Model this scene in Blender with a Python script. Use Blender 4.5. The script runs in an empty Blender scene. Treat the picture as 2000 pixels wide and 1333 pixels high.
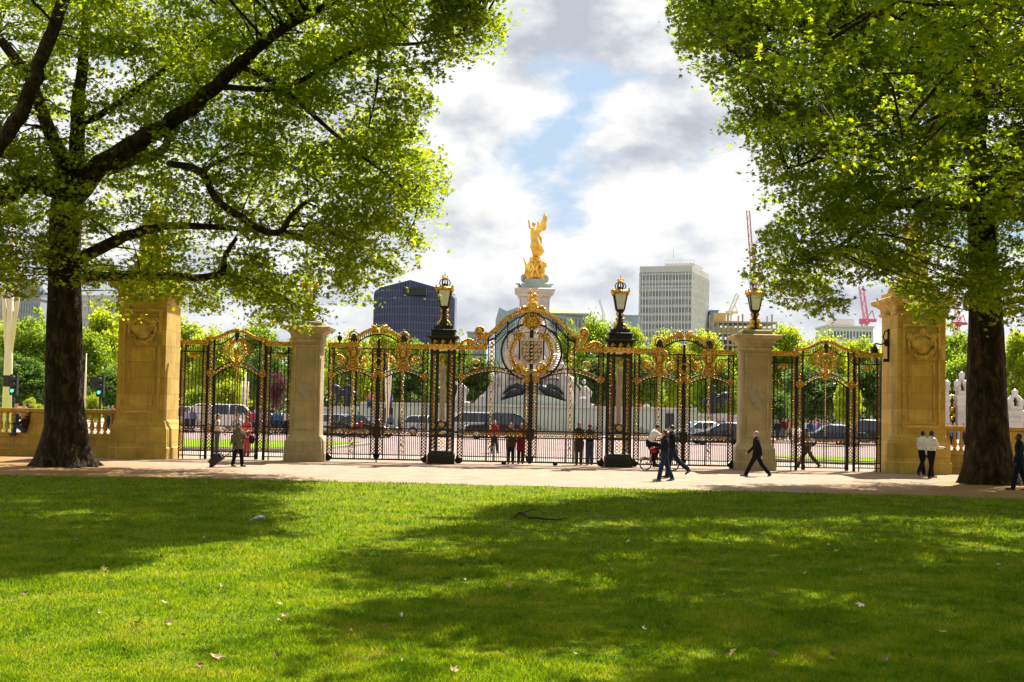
import bpy, math, random
import numpy as np
from mathutils import Matrix, Vector
random.seed(7); rng = np.random.default_rng(7)
PI = math.pi; R = math.radians
scene = bpy.context.scene
COL = scene.collection

# ---------------------------------------------------------------- camera
F = 2600.0                       # focal length in pixels of a 2000 px wide frame
HC = 2.3
PITCH = math.atan((793-666.5)/F); ROLL = R(1.1)
cam_d = bpy.data.cameras.new('camera'); cam = bpy.data.objects.new('camera', cam_d); COL.objects.link(cam)
cam_d.sensor_width = 36; cam_d.lens = 36*F/2000; cam_d.clip_start = .1; cam_d.clip_end = 9000
ROT = Matrix.Rotation(PI/2+PITCH, 3, 'X') @ Matrix.Rotation(ROLL, 3, 'Z')
cam.matrix_world = Matrix.Translation((0, 0, HC)) @ ROT.to_4x4()
scene.camera = cam
def W(px, py, Y):
    """world point at depth Y seen at photo pixel px,py"""
    d = ROT @ Vector(((px-1000)/F, -(py-666.5)/F, -1)); k = Y/d.y
    return Vector((d.x*k, Y, HC+d.z*k))
def GP(px, py, z=0.0):
    d = ROT @ Vector(((px-1000)/F, -(py-666.5)/F, -1)); k = (z-HC)/d.z
    return Vector((d.x*k, d.y*k, z))
ROTI = ROT.transposed()
RI = np.array(ROTI)
def proj(P):
    """Nx3 -> photo pixels"""
    P = np.asarray(P, float)-np.array([0, 0, HC]); c = P @ RI.T
    return 1000+F*c[:, 0]/-c[:, 2], 666.5-F*c[:, 1]/-c[:, 2]

# ---------------------------------------------------------------- light
SUN_AZ = R(30); SUN_EL = R(55)          # azimuth to the right of +Y
SUNV = Vector((math.sin(SUN_AZ)*math.cos(SUN_EL), math.cos(SUN_AZ)*math.cos(SUN_EL), math.sin(SUN_EL)))
sd = bpy.data.lights.new('sun', 'SUN'); sun = bpy.data.objects.new('sun', sd); COL.objects.link(sun)
sd.energy = 5.0; sd.angle = R(.55); sd.color = (1, .93, .78)
sun.rotation_euler = SUNV.to_track_quat('Z', 'Y').to_euler(); sun.location = (20, 30, 60)
scene.view_settings.view_transform = 'Standard'; scene.view_settings.look = 'None'
scene.view_settings.exposure = 1.4; scene.view_settings.gamma = 1
scene.cycles.max_bounces = 8; scene.cycles.transparent_max_bounces = 12
scene.cycles.diffuse_bounces = 4; scene.cycles.transmission_bounces = 6
world = bpy.data.worlds.new('World'); scene.world = world; world.use_nodes = True
def nn(nt, typ, **kw):
    n = nt.nodes.new(typ)
    for k, v in kw.items():
        if k == 'inp':
            for a, b in v.items(): n.inputs[a].default_value = b
        else: setattr(n, k, v)
    return n
def ramp(nt, stops, interp='LINEAR'):
    n = nt.nodes.new('ShaderNodeValToRGB'); cr = n.color_ramp; cr.interpolation = interp
    while len(cr.elements) < len(stops): cr.elements.new(.5)
    for e, (p, c) in zip(cr.elements, stops):
        e.position = p; e.color = (c, c, c, 1) if isinstance(c, (int, float)) else (*c, 1)
    return n
def mixc(nt, a, b, f, mode='MIX'):
    n = nt.nodes.new('ShaderNodeMix'); n.data_type = 'RGBA'; n.blend_type = mode; n.clamp_factor = True
    for i, v in ((6, a), (7, b), (0, f)):
        if isinstance(v, bpy.types.NodeSocket): nt.links.new(v, n.inputs[i])
        elif i == 0: n.inputs[0].default_value = v
        else: n.inputs[i].default_value = (*v, 1) if len(v) == 3 else v
    return n.outputs[2]
nt = world.node_tree; nt.nodes.clear()
sky = nn(nt, 'ShaderNodeTexSky', sky_type='NISHITA', sun_disc=False, sun_elevation=SUN_EL, sun_rotation=SUN_AZ, air_density=1.0, dust_density=.6, ozone_density=1.2)
tc = nn(nt, 'ShaderNodeTexCoord')
mp = nn(nt, 'ShaderNodeMapping'); mp.inputs['Scale'].default_value = (1, 1, 1.75); mp.inputs['Location'].default_value = (1.39, .35, .41)
nt.links.new(tc.outputs['Generated'], mp.inputs[0])
n1 = nn(nt, 'ShaderNodeTexNoise', inp={'Scale': 7.4, 'Detail': 10, 'Roughness': .545, 'Distortion': .1}); nt.links.new(mp.outputs[0], n1.inputs['Vector'])
mask = ramp(nt, [(.33, 0.), (.41, 1.)]); nt.links.new(n1.outputs['Fac'], mask.inputs[0])
# cloud relief: difference of the density towards the sun
mp2 = nn(nt, 'ShaderNodeMapping'); mp2.inputs['Scale'].default_value = (1, 1, 1.75); mp2.inputs['Location'].default_value = (1.40, .365, .455)
nt.links.new(tc.outputs['Generated'], mp2.inputs[0])
n2 = nn(nt, 'ShaderNodeTexNoise', inp={'Scale': 7.4, 'Detail': 10, 'Roughness': .545, 'Distortion': .1}); nt.links.new(mp2.outputs[0], n2.inputs['Vector'])
sub = nn(nt, 'ShaderNodeMath', operation='SUBTRACT'); nt.links.new(n2.outputs['Fac'], sub.inputs[0]); nt.links.new(n1.outputs['Fac'], sub.inputs[1])
ma = nn(nt, 'ShaderNodeMath', operation='MULTIPLY_ADD'); nt.links.new(sub.outputs[0], ma.inputs[0]); ma.inputs[1].default_value = -5.4; ma.inputs[2].default_value = .62
dn = nn(nt, 'ShaderNodeMath', operation='MULTIPLY_ADD'); nt.links.new(n1.outputs['Fac'], dn.inputs[0]); dn.inputs[1].default_value = -1.5; nt.links.new(ma.outputs[0], dn.inputs[2])
ad = nn(nt, 'ShaderNodeMath', operation='ADD'); nt.links.new(dn.outputs[0], ad.inputs[0]); ad.inputs[1].default_value = .9
ccol = ramp(nt, [(.0, (.42, .44, .49)), (.28, (.51, .53, .575)), (.5, (.62, .635, .66)), (.78, (.75, .75, .745)), (1., (.81, .81, .80))]); nt.links.new(ad.outputs[0], ccol.inputs[0])
skym = mixc(nt, sky.outputs[0], (.1, .1, .1), 1.0, 'MULTIPLY')
# thin high haze whitens the blue of the sky
skyw = mixc(nt, skym, (.43, .55, .70), .8)
hi = mixc(nt, skyw, ccol.outputs[0], mask.outputs[0])
# near the horizon the sky is paler
sx = nn(nt, 'ShaderNodeSeparateXYZ'); nt.links.new(tc.outputs['Generated'], sx.inputs[0])
hz = ramp(nt, [(.0, .6), (.06, .25), (.14, 0.)]); nt.links.new(sx.outputs[2], hz.inputs[0])
fin = mixc(nt, hi, (.66, .69, .72), hz.outputs[0])
bg = nn(nt, 'ShaderNodeBackground'); nt.links.new(fin, bg.inputs[0]); bg.inputs[1].default_value = .50
wo = nn(nt, 'ShaderNodeOutputWorld'); nt.links.new(bg.outputs[0], wo.inputs[0])

# ---------------------------------------------------------------- materials
MATS = {}
def mat(name, c, c2=None, rough=.7, metal=0., scale=4., bump=0., bscale=None, detail=5, trans=0., lo=.35, hi=.65, spec=.5, coord='Object'):
    if name in MATS: return MATS[name]
    m = bpy.data.materials.new(name); m.use_nodes = True; nt = m.node_tree
    b = nt.nodes['Principled BSDF']; b.inputs['Roughness'].default_value = rough; b.inputs['Metallic'].default_value = metal
    b.inputs['Specular IOR Level'].default_value = spec
    tc = nn(nt, 'ShaderNodeTexCoord')
    if c2 is None: c2 = tuple(x*.75 for x in c)
    n = nn(nt, 'ShaderNodeTexNoise', inp={'Scale': scale, 'Detail': detail, 'Roughness': .6}); nt.links.new(tc.outputs[coord], n.inputs['Vector'])
    r = ramp(nt, [(lo, c2), (hi, c)]); nt.links.new(n.outputs['Fac'], r.inputs[0])
    nt.links.new(r.outputs[0], b.inputs['Base Color'])
    if bump:
        n2 = nn(nt, 'ShaderNodeTexNoise', inp={'Scale': bscale or scale*4, 'Detail': 6}); nt.links.new(tc.outputs[coord], n2.inputs['Vector'])
        bp = nn(nt, 'ShaderNodeBump', inp={'Strength': bump, 'Distance': .03}); nt.links.new(n2.outputs['Fac'], bp.inputs['Height']); nt.links.new(bp.outputs[0], b.inputs['Normal'])
    m['ramp'] = r.name
    MATS[name] = m; return m
def leafmat(name, cols, tcols, tw=.55, rough=.5, spec=.3):
    """leaf: per-leaf colour variation, light shines through"""
    m = bpy.data.materials.new(name); m.use_nodes = True; nt = m.node_tree
    b = nt.nodes['Principled BSDF']; b.inputs['Roughness'].default_value = rough; b.inputs['Specular IOR Level'].default_value = spec
    g = nn(nt, 'ShaderNodeNewGeometry')
    k = len(cols)
    r1 = ramp(nt, [((i/(k-1))**.6, c) for i, c in enumerate(cols)]); nt.links.new(g.outputs['Random Per Island'], r1.inputs[0])
    r2 = ramp(nt, [((i/(k-1))**.6, c) for i, c in enumerate(tcols)]); nt.links.new(g.outputs['Random Per Island'], r2.inputs[0])
    nt.links.new(r1.outputs[0], b.inputs['Base Color'])
    t = nn(nt, 'ShaderNodeBsdfTranslucent'); nt.links.new(r2.outputs[0], t.inputs[0])
    mx = nn(nt, 'ShaderNodeMixShader', inp={0: tw}); nt.links.new(b.outputs[0], mx.inputs[1]); nt.links.new(t.outputs[0], mx.inputs[2])
    nt.links.new(mx.outputs[0], nt.nodes['Material Output'].inputs[0]); MATS[name] = m; return m
def ashlar(name, c, c2, mortar, bw=.9, bh=.42, rot=True, stain=(.2, .16, .07), axis='XZ'):
    m = bpy.data.materials.new(name); m.use_nodes = True; nt = m.node_tree
    b = nt.nodes['Principled BSDF']; b.inputs['Roughness'].default_value = .85
    tc = nn(nt, 'ShaderNodeTexCoord'); s = nn(nt, 'ShaderNodeSeparateXYZ'); nt.links.new(tc.outputs['Object'], s.inputs[0])
    a = nn(nt, 'ShaderNodeMath', operation='ADD'); nt.links.new(s.outputs[0], a.inputs[0]); nt.links.new(s.outputs[1], a.inputs[1])
    cb = nn(nt, 'ShaderNodeCombineXYZ'); nt.links.new(a.outputs[0], cb.inputs[0]); nt.links.new(s.outputs[2], cb.inputs[1])
    br = nn(nt, 'ShaderNodeTexBrick', inp={'Color1': (*c, 1), 'Color2': (*c2, 1), 'Mortar': (*mortar, 1), 'Scale': 1., 'Mortar Size': .007, 'Brick Width': bw, 'Row Height': bh, 'Bias': 0.})
    nt.links.new(cb.outputs[0], br.inputs['Vector'])
    n = nn(nt, 'ShaderNodeTexNoise', inp={'Scale': 1.3, 'Detail': 8, 'Roughness': .65}); nt.links.new(tc.outputs['Object'], n.inputs['Vector'])
    r = ramp(nt, [(.42, 0.), (.72, .75)]); nt.links.new(n.outputs['Fac'], r.inputs[0])
    st = mixc(nt, br.outputs[0], stain, r.outputs[0])
    # vertical rain streaks
    mp = nn(nt, 'ShaderNodeMapping'); mp.inputs['Scale'].default_value = (7, 7, .35); nt.links.new(tc.outputs['Object'], mp.inputs[0])
    n3 = nn(nt, 'ShaderNodeTexNoise', inp={'Scale': 1.5, 'Detail': 5}); nt.links.new(mp.outputs[0], n3.inputs['Vector'])
    r3 = ramp(nt, [(.52, 0.), (.75, .5)]); nt.links.new(n3.outputs['Fac'], r3.inputs[0])
    st2 = mixc(nt, st, stain, r3.outputs[0]); nt.links.new(st2, b.inputs['Base Color'])
    n2 = nn(nt, 'ShaderNodeTexNoise', inp={'Scale': 30, 'Detail': 6}); nt.links.new(tc.outputs['Object'], n2.inputs['Vector'])
    m2 = nn(nt, 'ShaderNodeMath', operation='MULTIPLY_ADD'); nt.links.new(br.outputs['Fac'], m2.inputs[0]); m2.inputs[1].default_value = -1.; nt.links.new(n2.outputs['Fac'], m2.inputs[2])
    bp = nn(nt, 'ShaderNodeBump', inp={'Strength': .4, 'Distance': .015}); nt.links.new(m2.outputs[0], bp.inputs['Height']); nt.links.new(bp.outputs[0], b.inputs['Normal'])
    MATS[name] = m; return m

M_iron = mat('black_iron', (.012, .011, .010), (.03, .022, .015), rough=.55, metal=.0, scale=9, spec=.25)
M_gold = mat('gilding', (.92, .56, .12), (.26, .13, .022), rough=.36, metal=.85, scale=16, bump=.8, bscale=40, lo=.38, hi=.60)
M_goldb = mat('bright_gilding', (1., .66, .13), (.62, .31, .03), rough=.33, metal=.75, scale=1.4, bump=.6, bscale=7)
M_latt = mat('lattice_bronze', (.50, .27, .06), (.10, .055, .02), rough=.4, metal=.6, scale=30, lo=.42, hi=.6)
M_stoneT = ashlar('tall_pier_stone', (.58, .385, .085), (.44, .28, .045), (.24, .145, .03), 1.35, .62, stain=(.27, .17, .03))
M_stoneS = ashlar('short_pier_stone', (.44, .34, .19), (.38, .29, .155), (.28, .21, .11), 1.5, .78, stain=(.22, .165, .085))
M_stoneB = ashlar('balustrade_stone', (.56, .37, .075), (.43, .275, .04), (.24, .145, .03), 1.3, .42, stain=(.22, .145, .035))
M_trim = mat('stone_moulding', (.57, .38, .09), (.30, .19, .04), rough=.85, scale=2.2, bump=.3, bscale=22)
M_trimS = mat('pale_stone_moulding', (.47, .37, .21), (.26, .20, .11), rough=.85, scale=2.2, bump=.3, bscale=22)
M_grey = mat('granite_grey', (.36, .34, .33), (.25, .24, .24), rough=.7, scale=2, bump=.2)
M_marble = mat('memorial_marble', (.52, .465, .43), (.36, .325, .305), rough=.6, scale=.6, bump=.2, bscale=3)
M_green = mat('memorial_green_stone', (.42, .47, .40), (.33, .38, .32), rough=.7, scale=.5, bump=.2, bscale=3)
M_bronze = mat('dark_bronze', (.035, .045, .05), (.015, .02, .03), rough=.4, metal=.5, scale=3, bump=.4, bscale=6)
M_glass = mat('lamp_glass', (.80, .80, .76), (.66, .66, .63), rough=.15, scale=3)
M_dark = mat('dark_interior', (.02, .02, .025), rough=.6)
M_bark = None

# ---------------------------------------------------------------- mesh building
def frames(path):
    P = [Vector(p) for p in path]; n = len(P); T = []
    for i in range(n):
        t = (P[min(i+1, n-1)]-P[max(i-1, 0)])
        T.append(t.normalized() if t.length > 1e-9 else Vector((0, 0, 1)))
    up = Vector((0, 1, 0)) if abs(T[0].y) < .9 else Vector((1, 0, 0))
    a = T[0].cross(up).normalized(); out = []
    for i in range(n):
        a = (a-T[i]*a.dot(T[i]))
        a = a.normalized() if a.length > 1e-6 else T[i].orthogonal().normalized()
        out.append((P[i], a, T[i].cross(a)))
    return out
class MB:
    def __init__(s): s.v = []; s.f = []; s.sm = []; s.mi = []; s.cur = 0
    def add(s, vs, fs, smooth=False):
        o = len(s.v); s.v += [tuple(v) for v in vs]; s.f += [tuple(i+o for i in f) for f in fs]; s.sm += [smooth]*len(fs); s.mi += [s.cur]*len(fs); return s
    def box(s, x0, x1, y0, y1, z0, z1):
        v = [(x, y, z) for z in (z0, z1) for y in (y0, y1) for x in (x0, x1)]
        return s.add(v, [(0, 2, 3, 1), (4, 5, 7, 6), (0, 1, 5, 4), (2, 6, 7, 3), (0, 4, 6, 2), (1, 3, 7, 5)])
    def frustum(s, cx, cy, z0, z1, a0, b0, a1, b1):
        v = [(cx+i*a, cy+j*b, z) for (a, b, z) in ((a0, b0, z0), (a1, b1, z1)) for j in (-1, 1) for i in (-1, 1)]
        return s.add(v, [(0, 2, 3, 1), (4, 5, 7, 6), (0, 1, 5, 4), (2, 6, 7, 3), (0, 4, 6, 2), (1, 3, 7, 5)])
    def stack(s, cx, cy, prof):
        """square-plan moulding: prof = [(z, half_x, half_y)]"""
        v = []
        for z, a, b in prof: v += [(cx-a, cy-b, z), (cx+a, cy-b, z), (cx+a, cy+b, z), (cx-a, cy+b, z)]
        f = [(3, 2, 1, 0)]; n = len(prof)
        for k in range(n-1):
            for i in range(4): j = (i+1) % 4; f.append((4*k+i, 4*k+j, 4*k+4+j, 4*k+4+i))
        f.append(tuple(4*(n-1)+i for i in range(4)))
        return s.add(v, f)
    def tube(s, path, r, n=6, closed=False, smooth=True, flat=1.):
        fr = frames(path); m = len(fr); v = []
        rr = r if isinstance(r, (list, tuple)) else [r]*m
        for (p, a, b), q in zip(fr, rr):
            for i in range(n):
                t = 2*PI*i/n; v.append(p+a*(q*math.cos(t))+b*(q*flat*math.sin(t)))
        f = []
        for k in range(m-1 if not closed else m):
            k2 = (k+1) % m
            for i in range(n): j = (i+1) % n; f.append((k*n+i, k*n+j, k2*n+j, k2*n+i))
        if not closed: f.append(tuple(range(n))[::-1]); f.append(tuple((m-1)*n+i for i in range(n)))
        return s.add(v, f, smooth)
    def bar(s, p, q, r=.012, n=4): return s.tube([p, q], r, n, smooth=False)
    def lathe(s, cx, cy, prof, n=16, smooth=True, sx=1., sy=1.):
        v = []; m = len(prof)
        for z, r in prof:
            for i in range(n): t = 2*PI*i/n; v.append((cx+r*sx*math.cos(t), cy+r*sy*math.sin(t), z))
        f = [tuple(range(n))[::-1]]
        for k in range(m-1):
            for i in range(n): j = (i+1) % n; f.append((k*n+i, k*n+j, k*n+n+j, k*n+n+i))
        f.append(tuple((m-1)*n+i for i in range(n)))
        return s.add(v, f, smooth)
    def ball(s, c, rx, ry=None, rz=None, n=10, m=7, rot=None):
        ry = ry or rx; rz = rz or rx; v = [(0, 0, -1)]; f = []
        for k in range(1, m):
            ph = -PI/2+PI*k/m
            for i in range(n): t = 2*PI*i/n; v.append((math.cos(ph)*math.cos(t), math.cos(ph)*math.sin(t), math.sin(ph)))
        v.append((0, 0, 1)); L = len(v)-1
        for i in range(n):
            j = (i+1) % n; f.append((0, 1+j, 1+i)); f.append((L, 1+(m-2)*n+i, 1+(m-2)*n+j))
            for k in range(m-2): f.append((1+k*n+i, 1+k*n+j, 1+(k+1)*n+j, 1+(k+1)*n+i))
        vv = []
        for a in v:
            q = Vector((a[0]*rx, a[1]*ry, a[2]*rz))
            if rot is not None: q = rot @ q
            vv.append(q+Vector(c))
        return s.add(vv, f, True)
    def prism(s, pts, y0, y1):
        """outline in XZ given thickness along Y"""
        n = len(pts); v = [(x, y0, z) for x, z in pts]+[(x, y1, z) for x, z in pts]
        f = [tuple(range(n)), tuple(range(n, 2*n))[::-1]]+[(i, n+i, n+(i+1) % n, (i+1) % n) for i in range(n)]
        return s.add(v, f)
    def prismh(s, pts, z0, z1):
        n = len(pts); v = [(x, y, z0) for x, y in pts]+[(x, y, z1) for x, y in pts]
        f = [tuple(range(n))[::-1], tuple(range(n, 2*n))]+[(i, (i+1) % n, n+(i+1) % n, n+i) for i in range(n)]
        return s.add(v, f)
    def scroll(s, cx, cz, r, d=1, a0=0., turns=1.4, y=0., t=.014, n=5):
        """iron volute in the plane of the gate"""
        k = int(14*turns)+2; P = []; rr = []
        for i in range(k):
            q = i/(k-1); a = a0+d*2*PI*turns*q; rad = r*(1-.82*q)
            P.append((cx+rad*math.cos(a), y, cz+rad*math.sin(a))); rr.append(t*(1-.35*q))
        s.tube(P, rr, n); return s.ball(P[-1], t*2.0, n=6, m=4)
    def ring(s, cx, cz, r, y=0., t=.012, n=5, k=16, sx=1., sz=1.):
        return s.tube([(cx+r*sx*math.cos(2*PI*i/k), y, cz+r*sz*math.sin(2*PI*i/k)) for i in range(k)], t, n, closed=True)
    def build(s, name, m, parent=None, mods=None):
        me = bpy.data.meshes.new(name); me.from_pydata(s.v, [], s.f)
        me.polygons.foreach_set('use_smooth', s.sm); 
        if isinstance(m, (list, tuple)):
            for q in m: me.materials.append(q)
            me.polygons.foreach_set('material_index', s.mi)
        else: me.materials.append(m)
        me.update()
        o = bpy.data.objects.new(name, me); COL.objects.link(o)
        if parent is not None: o.parent = parent
        return o
def npmesh(name, V, Fidx, m, parent=None, k=3, smooth=False):
    """big mesh from numpy arrays; Fidx: (N,k)"""
    me = bpy.data.meshes.new(name); V = np.ascontiguousarray(V, dtype=np.float32); Fi = np.ascontiguousarray(Fidx, dtype=np.int32)
    me.vertices.add(len(V)); me.vertices.foreach_set('co', V.ravel())
    N = len(Fi); me.loops.add(N*k); me.loops.foreach_set('vertex_index', Fi.ravel())
    me.polygons.add(N); me.polygons.foreach_set('loop_start', np.arange(0, N*k, k, dtype=np.int32))
    try: me.polygons.foreach_set('loop_total', np.full(N, k, dtype=np.int32))
    except Exception: pass
    me.polygons.foreach_set('use_smooth', np.full(N, smooth))
    me.materials.append(m); me.update(calc_edges=True)
    o = bpy.data.objects.new(name, me); COL.objects.link(o)
    if parent is not None: o.parent = parent
    return o
def tag(o, label=None, cat=None, group=None, kind=None):
    if label: o['label'] = label
    if cat: o['category'] = cat
    if group: o['group'] = group
    if kind: o['kind'] = kind
    return o
def empty(name, loc=(0, 0, 0), rz=0., label=None, cat=None, group=None):
    o = bpy.data.objects.new(name, None); COL.objects.link(o); o.location = loc; o.rotation_euler = (0, 0, rz); o.empty_display_size = .2
    return tag(o, label, cat, group)
def copy_tree(o, parent=None):
    c = o.copy(); COL.objects.link(c); c.parent = parent
    for ch in list(o.children): copy_tree(ch, c)
    return c
def mirror_tree(o, kids):
    pass
# ================================================================ SETTING
def sheet(name, pts, z, m, kind='structure'):
    n = len(pts); mb = MB(); mb.add([(x, y, z) for x, y in pts], [tuple(range(n))])
    return tag(mb.build(name, m), kind=kind)
def grassmat(name, cols, sc):
    m = bpy.data.materials.new(name); m.use_nodes = True; nt = m.node_tree; b = nt.nodes['Principled BSDF']; b.inputs['Roughness'].default_value = .9; b.inputs['Specular IOR Level'].default_value = .1
    tc = nn(nt, 'ShaderNodeTexCoord')
    n = nn(nt, 'ShaderNodeTexNoise', inp={'Scale': sc, 'Detail': 8, 'Roughness': .7}); nt.links.new(tc.outputs['Object'], n.inputs['Vector'])
    r = ramp(nt, [(.3, cols[0]), (.5, cols[1]), (.72, cols[2])]); nt.links.new(n.outputs['Fac'], r.inputs[0]); nt.links.new(r.outputs[0], b.inputs['Base Color'])
    n2 = nn(nt, 'ShaderNodeTexNoise', inp={'Scale': 40, 'Detail': 6}); nt.links.new(tc.outputs['Object'], n2.inputs['Vector'])
    bp = nn(nt, 'ShaderNodeBump', inp={'Strength': .8, 'Distance': .04}); nt.links.new(n2.outputs['Fac'], bp.inputs['Height']); nt.links.new(bp.outputs[0], b.inputs['Normal'])
    MATS[name] = m; return m
M_far = grassmat('far_ground', ((.05, .08, .02), (.08, .12, .03), (.12, .13, .06)), .05)
M_lawn = grassmat('lawn_soil', ((.07, .10, .004), (.12, .16, .005), (.17, .19, .01)), .9)
M_lawn2 = grassmat('far_lawn', ((.14, .22, .012), (.19, .29, .015), (.24, .34, .02)), .6)
M_sand = mat('sandy_path', (.33, .235, .18), (.25, .17, .125), rough=.95, scale=1.3, bump=.6, bscale=34, detail=12)
def soil_under_trees():
    """bare trodden earth and leaf mould near the two trunks, sand and grit in the middle"""
    nt = M_sand.node_tree; b = nt.nodes['Principled BSDF']; old = b.inputs['Base Color'].links[0].from_socket
    tc = nn(nt, 'ShaderNodeTexCoord'); s = nn(nt, 'ShaderNodeSeparateXYZ'); nt.links.new(tc.outputs['Object'], s.inputs[0])
    a = nn(nt, 'ShaderNodeMath', operation='SUBTRACT'); nt.links.new(s.outputs[0], a.inputs[0]); a.inputs[1].default_value = .8; ab = nn(nt, 'ShaderNodeMath', operation='ABSOLUTE'); nt.links.new(a.outputs[0], ab.inputs[0])
    y = nn(nt, 'ShaderNodeMath', operation='MULTIPLY_ADD'); nt.links.new(s.outputs[1], y.inputs[0]); y.inputs[1].default_value = -.75; nt.links.new(ab.outputs[0], y.inputs[2])
    n = nn(nt, 'ShaderNodeTexNoise', inp={'Scale': .7, 'Detail': 9, 'Roughness': .7}); nt.links.new(tc.outputs['Object'], n.inputs['Vector'])
    k = nn(nt, 'ShaderNodeMath', operation='MULTIPLY_ADD'); nt.links.new(n.outputs['Fac'], k.inputs[0]); k.inputs[1].default_value = 14.; nt.links.new(y.outputs[0], k.inputs[2])
    mr = nn(nt, 'ShaderNodeMapRange', inp={1: -17., 2: -10.}); nt.links.new(k.outputs[0], mr.inputs[0])
    nt.links.new(mixc(nt, old, (.25, .125, .03), mr.outputs[0]), b.inputs['Base Color'])
    v = nn(nt, 'ShaderNodeTexVoronoi', inp={'Scale': 9.}); nt.links.new(tc.outputs['Object'], v.inputs['Vector']); r = ramp(nt, [(.0, 1.), (.10, 0.)]); nt.links.new(v.outputs['Distance'], r.inputs[0])
    cur = b.inputs['Base Color'].links[0].from_socket; nt.links.new(mixc(nt, cur, (.16, .10, .05), r.outputs[0]), b.inputs['Base Color'])
soil_under_trees()
M_road = mat('pink_asphalt', (.29, .205, .195), (.23, .16, .155), rough=.9, scale=.6, bump=.3, bscale=30)
M_pave = mat('pale_pavement', (.38, .33, .28), (.30, .255, .21), rough=.9, scale=.9, bump=.2)
M_kerb = mat('kerb_stone', (.42, .38, .33), rough=.85, scale=3)
sheet('ground', [(-2500, -300), (2500, -300), (2500, 6000), (-2500, 6000)], -.03, M_far)
sheet('lawn', [(-70, -25), (70, -25), (70, 34.5), (20, 36.6), (0, 38.5), (-8, 39.0), (-70, 39.0)], 0., M_lawn)
# sandy path, its near edge a little uneven
ed = [(-70, 39.0)]
for i in range(141):
    x = -42+.6*i; e = 38.98 if x < -8 else (38.98-.06*(x+8) if x < 0 else 38.5-.095*x)
    ed.append((x, e+.10*math.sin(x*1.7)+.06*math.sin(x*4.1+1)))
ed += [(70, 34.4)]
sheet('path', ed+[(70, 56), (-70, 56)], .004, M_sand)
sheet('pavement', [(-70, 56), (70, 56), (70, 60), (-70, 60)], .004, M_pave)
sheet('road', [(-80, 60), (90, 60), (90, 100), (-80, 100)], -.01, M_road)
# raised kerb island round the memorial and pavements
k = MB(); k.prismh([(-80, 100), (90, 100), (90, 175), (-80, 175)], -.02, .12); tag(k.build('pavement', M_pave), kind='structure')
for i, (x0, x1, y0, y1) in enumerate(((-34, -9.2, 60.5, 73.5), (13.3, 60, 58.5, 68.5))):
    k = MB(); k.prismh([(x0, y0), (x1-2.5, y0), (x1, y0+2.2), (x1+1.5, y1), (x0, y1)] if i == 0 else [(x0+1.2, y0), (x1, y0), (x1, y1), (x0-1.6, y0+5.5), (x0-.8, y0+2.2)], -.02, .12)
    tag(k.build('kerb', M_kerb), kind='structure')
    k = MB(); k.prismh([(x0+.3, y0+.3), (x1-2.7, y0+.3), (x1-.4, y0+2.3), (x1+1, y1-.3), (x0+.3, y1-.3)] if i == 0 else [(x0+1.4, y0+.3), (x1, y0+.3), (x1, y1-.3), (x0-1.1, y0+5.3), (x0-.4, y0+2.3)], .125, .16)
    tag(k.build('lawn', M_lawn2), kind='structure')
# painted lines on the road
M_paint = mat('road_paint', (.75, .73, .68), (.6, .58, .54), rough=.8, scale=8)
for y in (66.5, 78.0, 89.5):
    for i in range(14): sheet('road_marking', [(-34+5*i, y), (-31.5+5*i, y), (-31.5+5*i, y+.15), (-34+5*i, y+.15)], -.004, M_paint)

# grass blades -------------------------------------------------------------
def blademat():
    m = bpy.data.materials.new('grass_blade'); m.use_nodes = True; nt = m.node_tree; b = nt.nodes['Principled BSDF']; b.inputs['Roughness'].default_value = .6; b.inputs['Specular IOR Level'].default_value = .15
    g = nn(nt, 'ShaderNodeNewGeometry'); tc = nn(nt, 'ShaderNodeTexCoord')
    # sward patches: lush, ordinary, dry
    n = nn(nt, 'ShaderNodeTexNoise', inp={'Scale': 1.0, 'Detail': 10, 'Roughness': .78}); nt.links.new(tc.outputs['Object'], n.inputs['Vector'])
    a = nn(nt, 'ShaderNodeMath', operation='MULTIPLY_ADD'); nt.links.new(n.outputs['Fac'], a.inputs[0]); a.inputs[1].default_value = 2.5
    a2 = nn(nt, 'ShaderNodeMath', operation='MULTIPLY_ADD'); nt.links.new(g.outputs['Random Per Island'], a2.inputs[0]); a2.inputs[1].default_value = .42; a2.inputs[2].default_value = -.97
    nt.links.new(a2.outputs[0], a.inputs[2])
    r1 = ramp(nt, [(0, (.024, .068, .001)), (.3, (.062, .122, .002)), (.6, (.13, .20, .003)), (.80, (.225, .25, .008)), (1, (.36, .29, .07))]); r2 = ramp(nt, [(0, (.065, .175, .001)), (.3, (.175, .32, .002)), (.6, (.345, .47, .003)), (.80, (.50, .50, .015)), (1, (.55, .45, .10))])
    for r in (r1, r2): nt.links.new(a.outputs[0], r.inputs[0])
    nt.links.new(r1.outputs[0], b.inputs['Base Color']); t = nn(nt, 'ShaderNodeBsdfTranslucent'); nt.links.new(r2.outputs[0], t.inputs[0])
    mx = nn(nt, 'ShaderNodeMixShader', inp={0: .45}); nt.links.new(b.outputs[0], mx.inputs[1]); nt.links.new(t.outputs[0], mx.inputs[2]); nt.links.new(mx.outputs[0], nt.nodes['Material Output'].inputs[0]); return m
M_blade = blademat()
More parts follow.
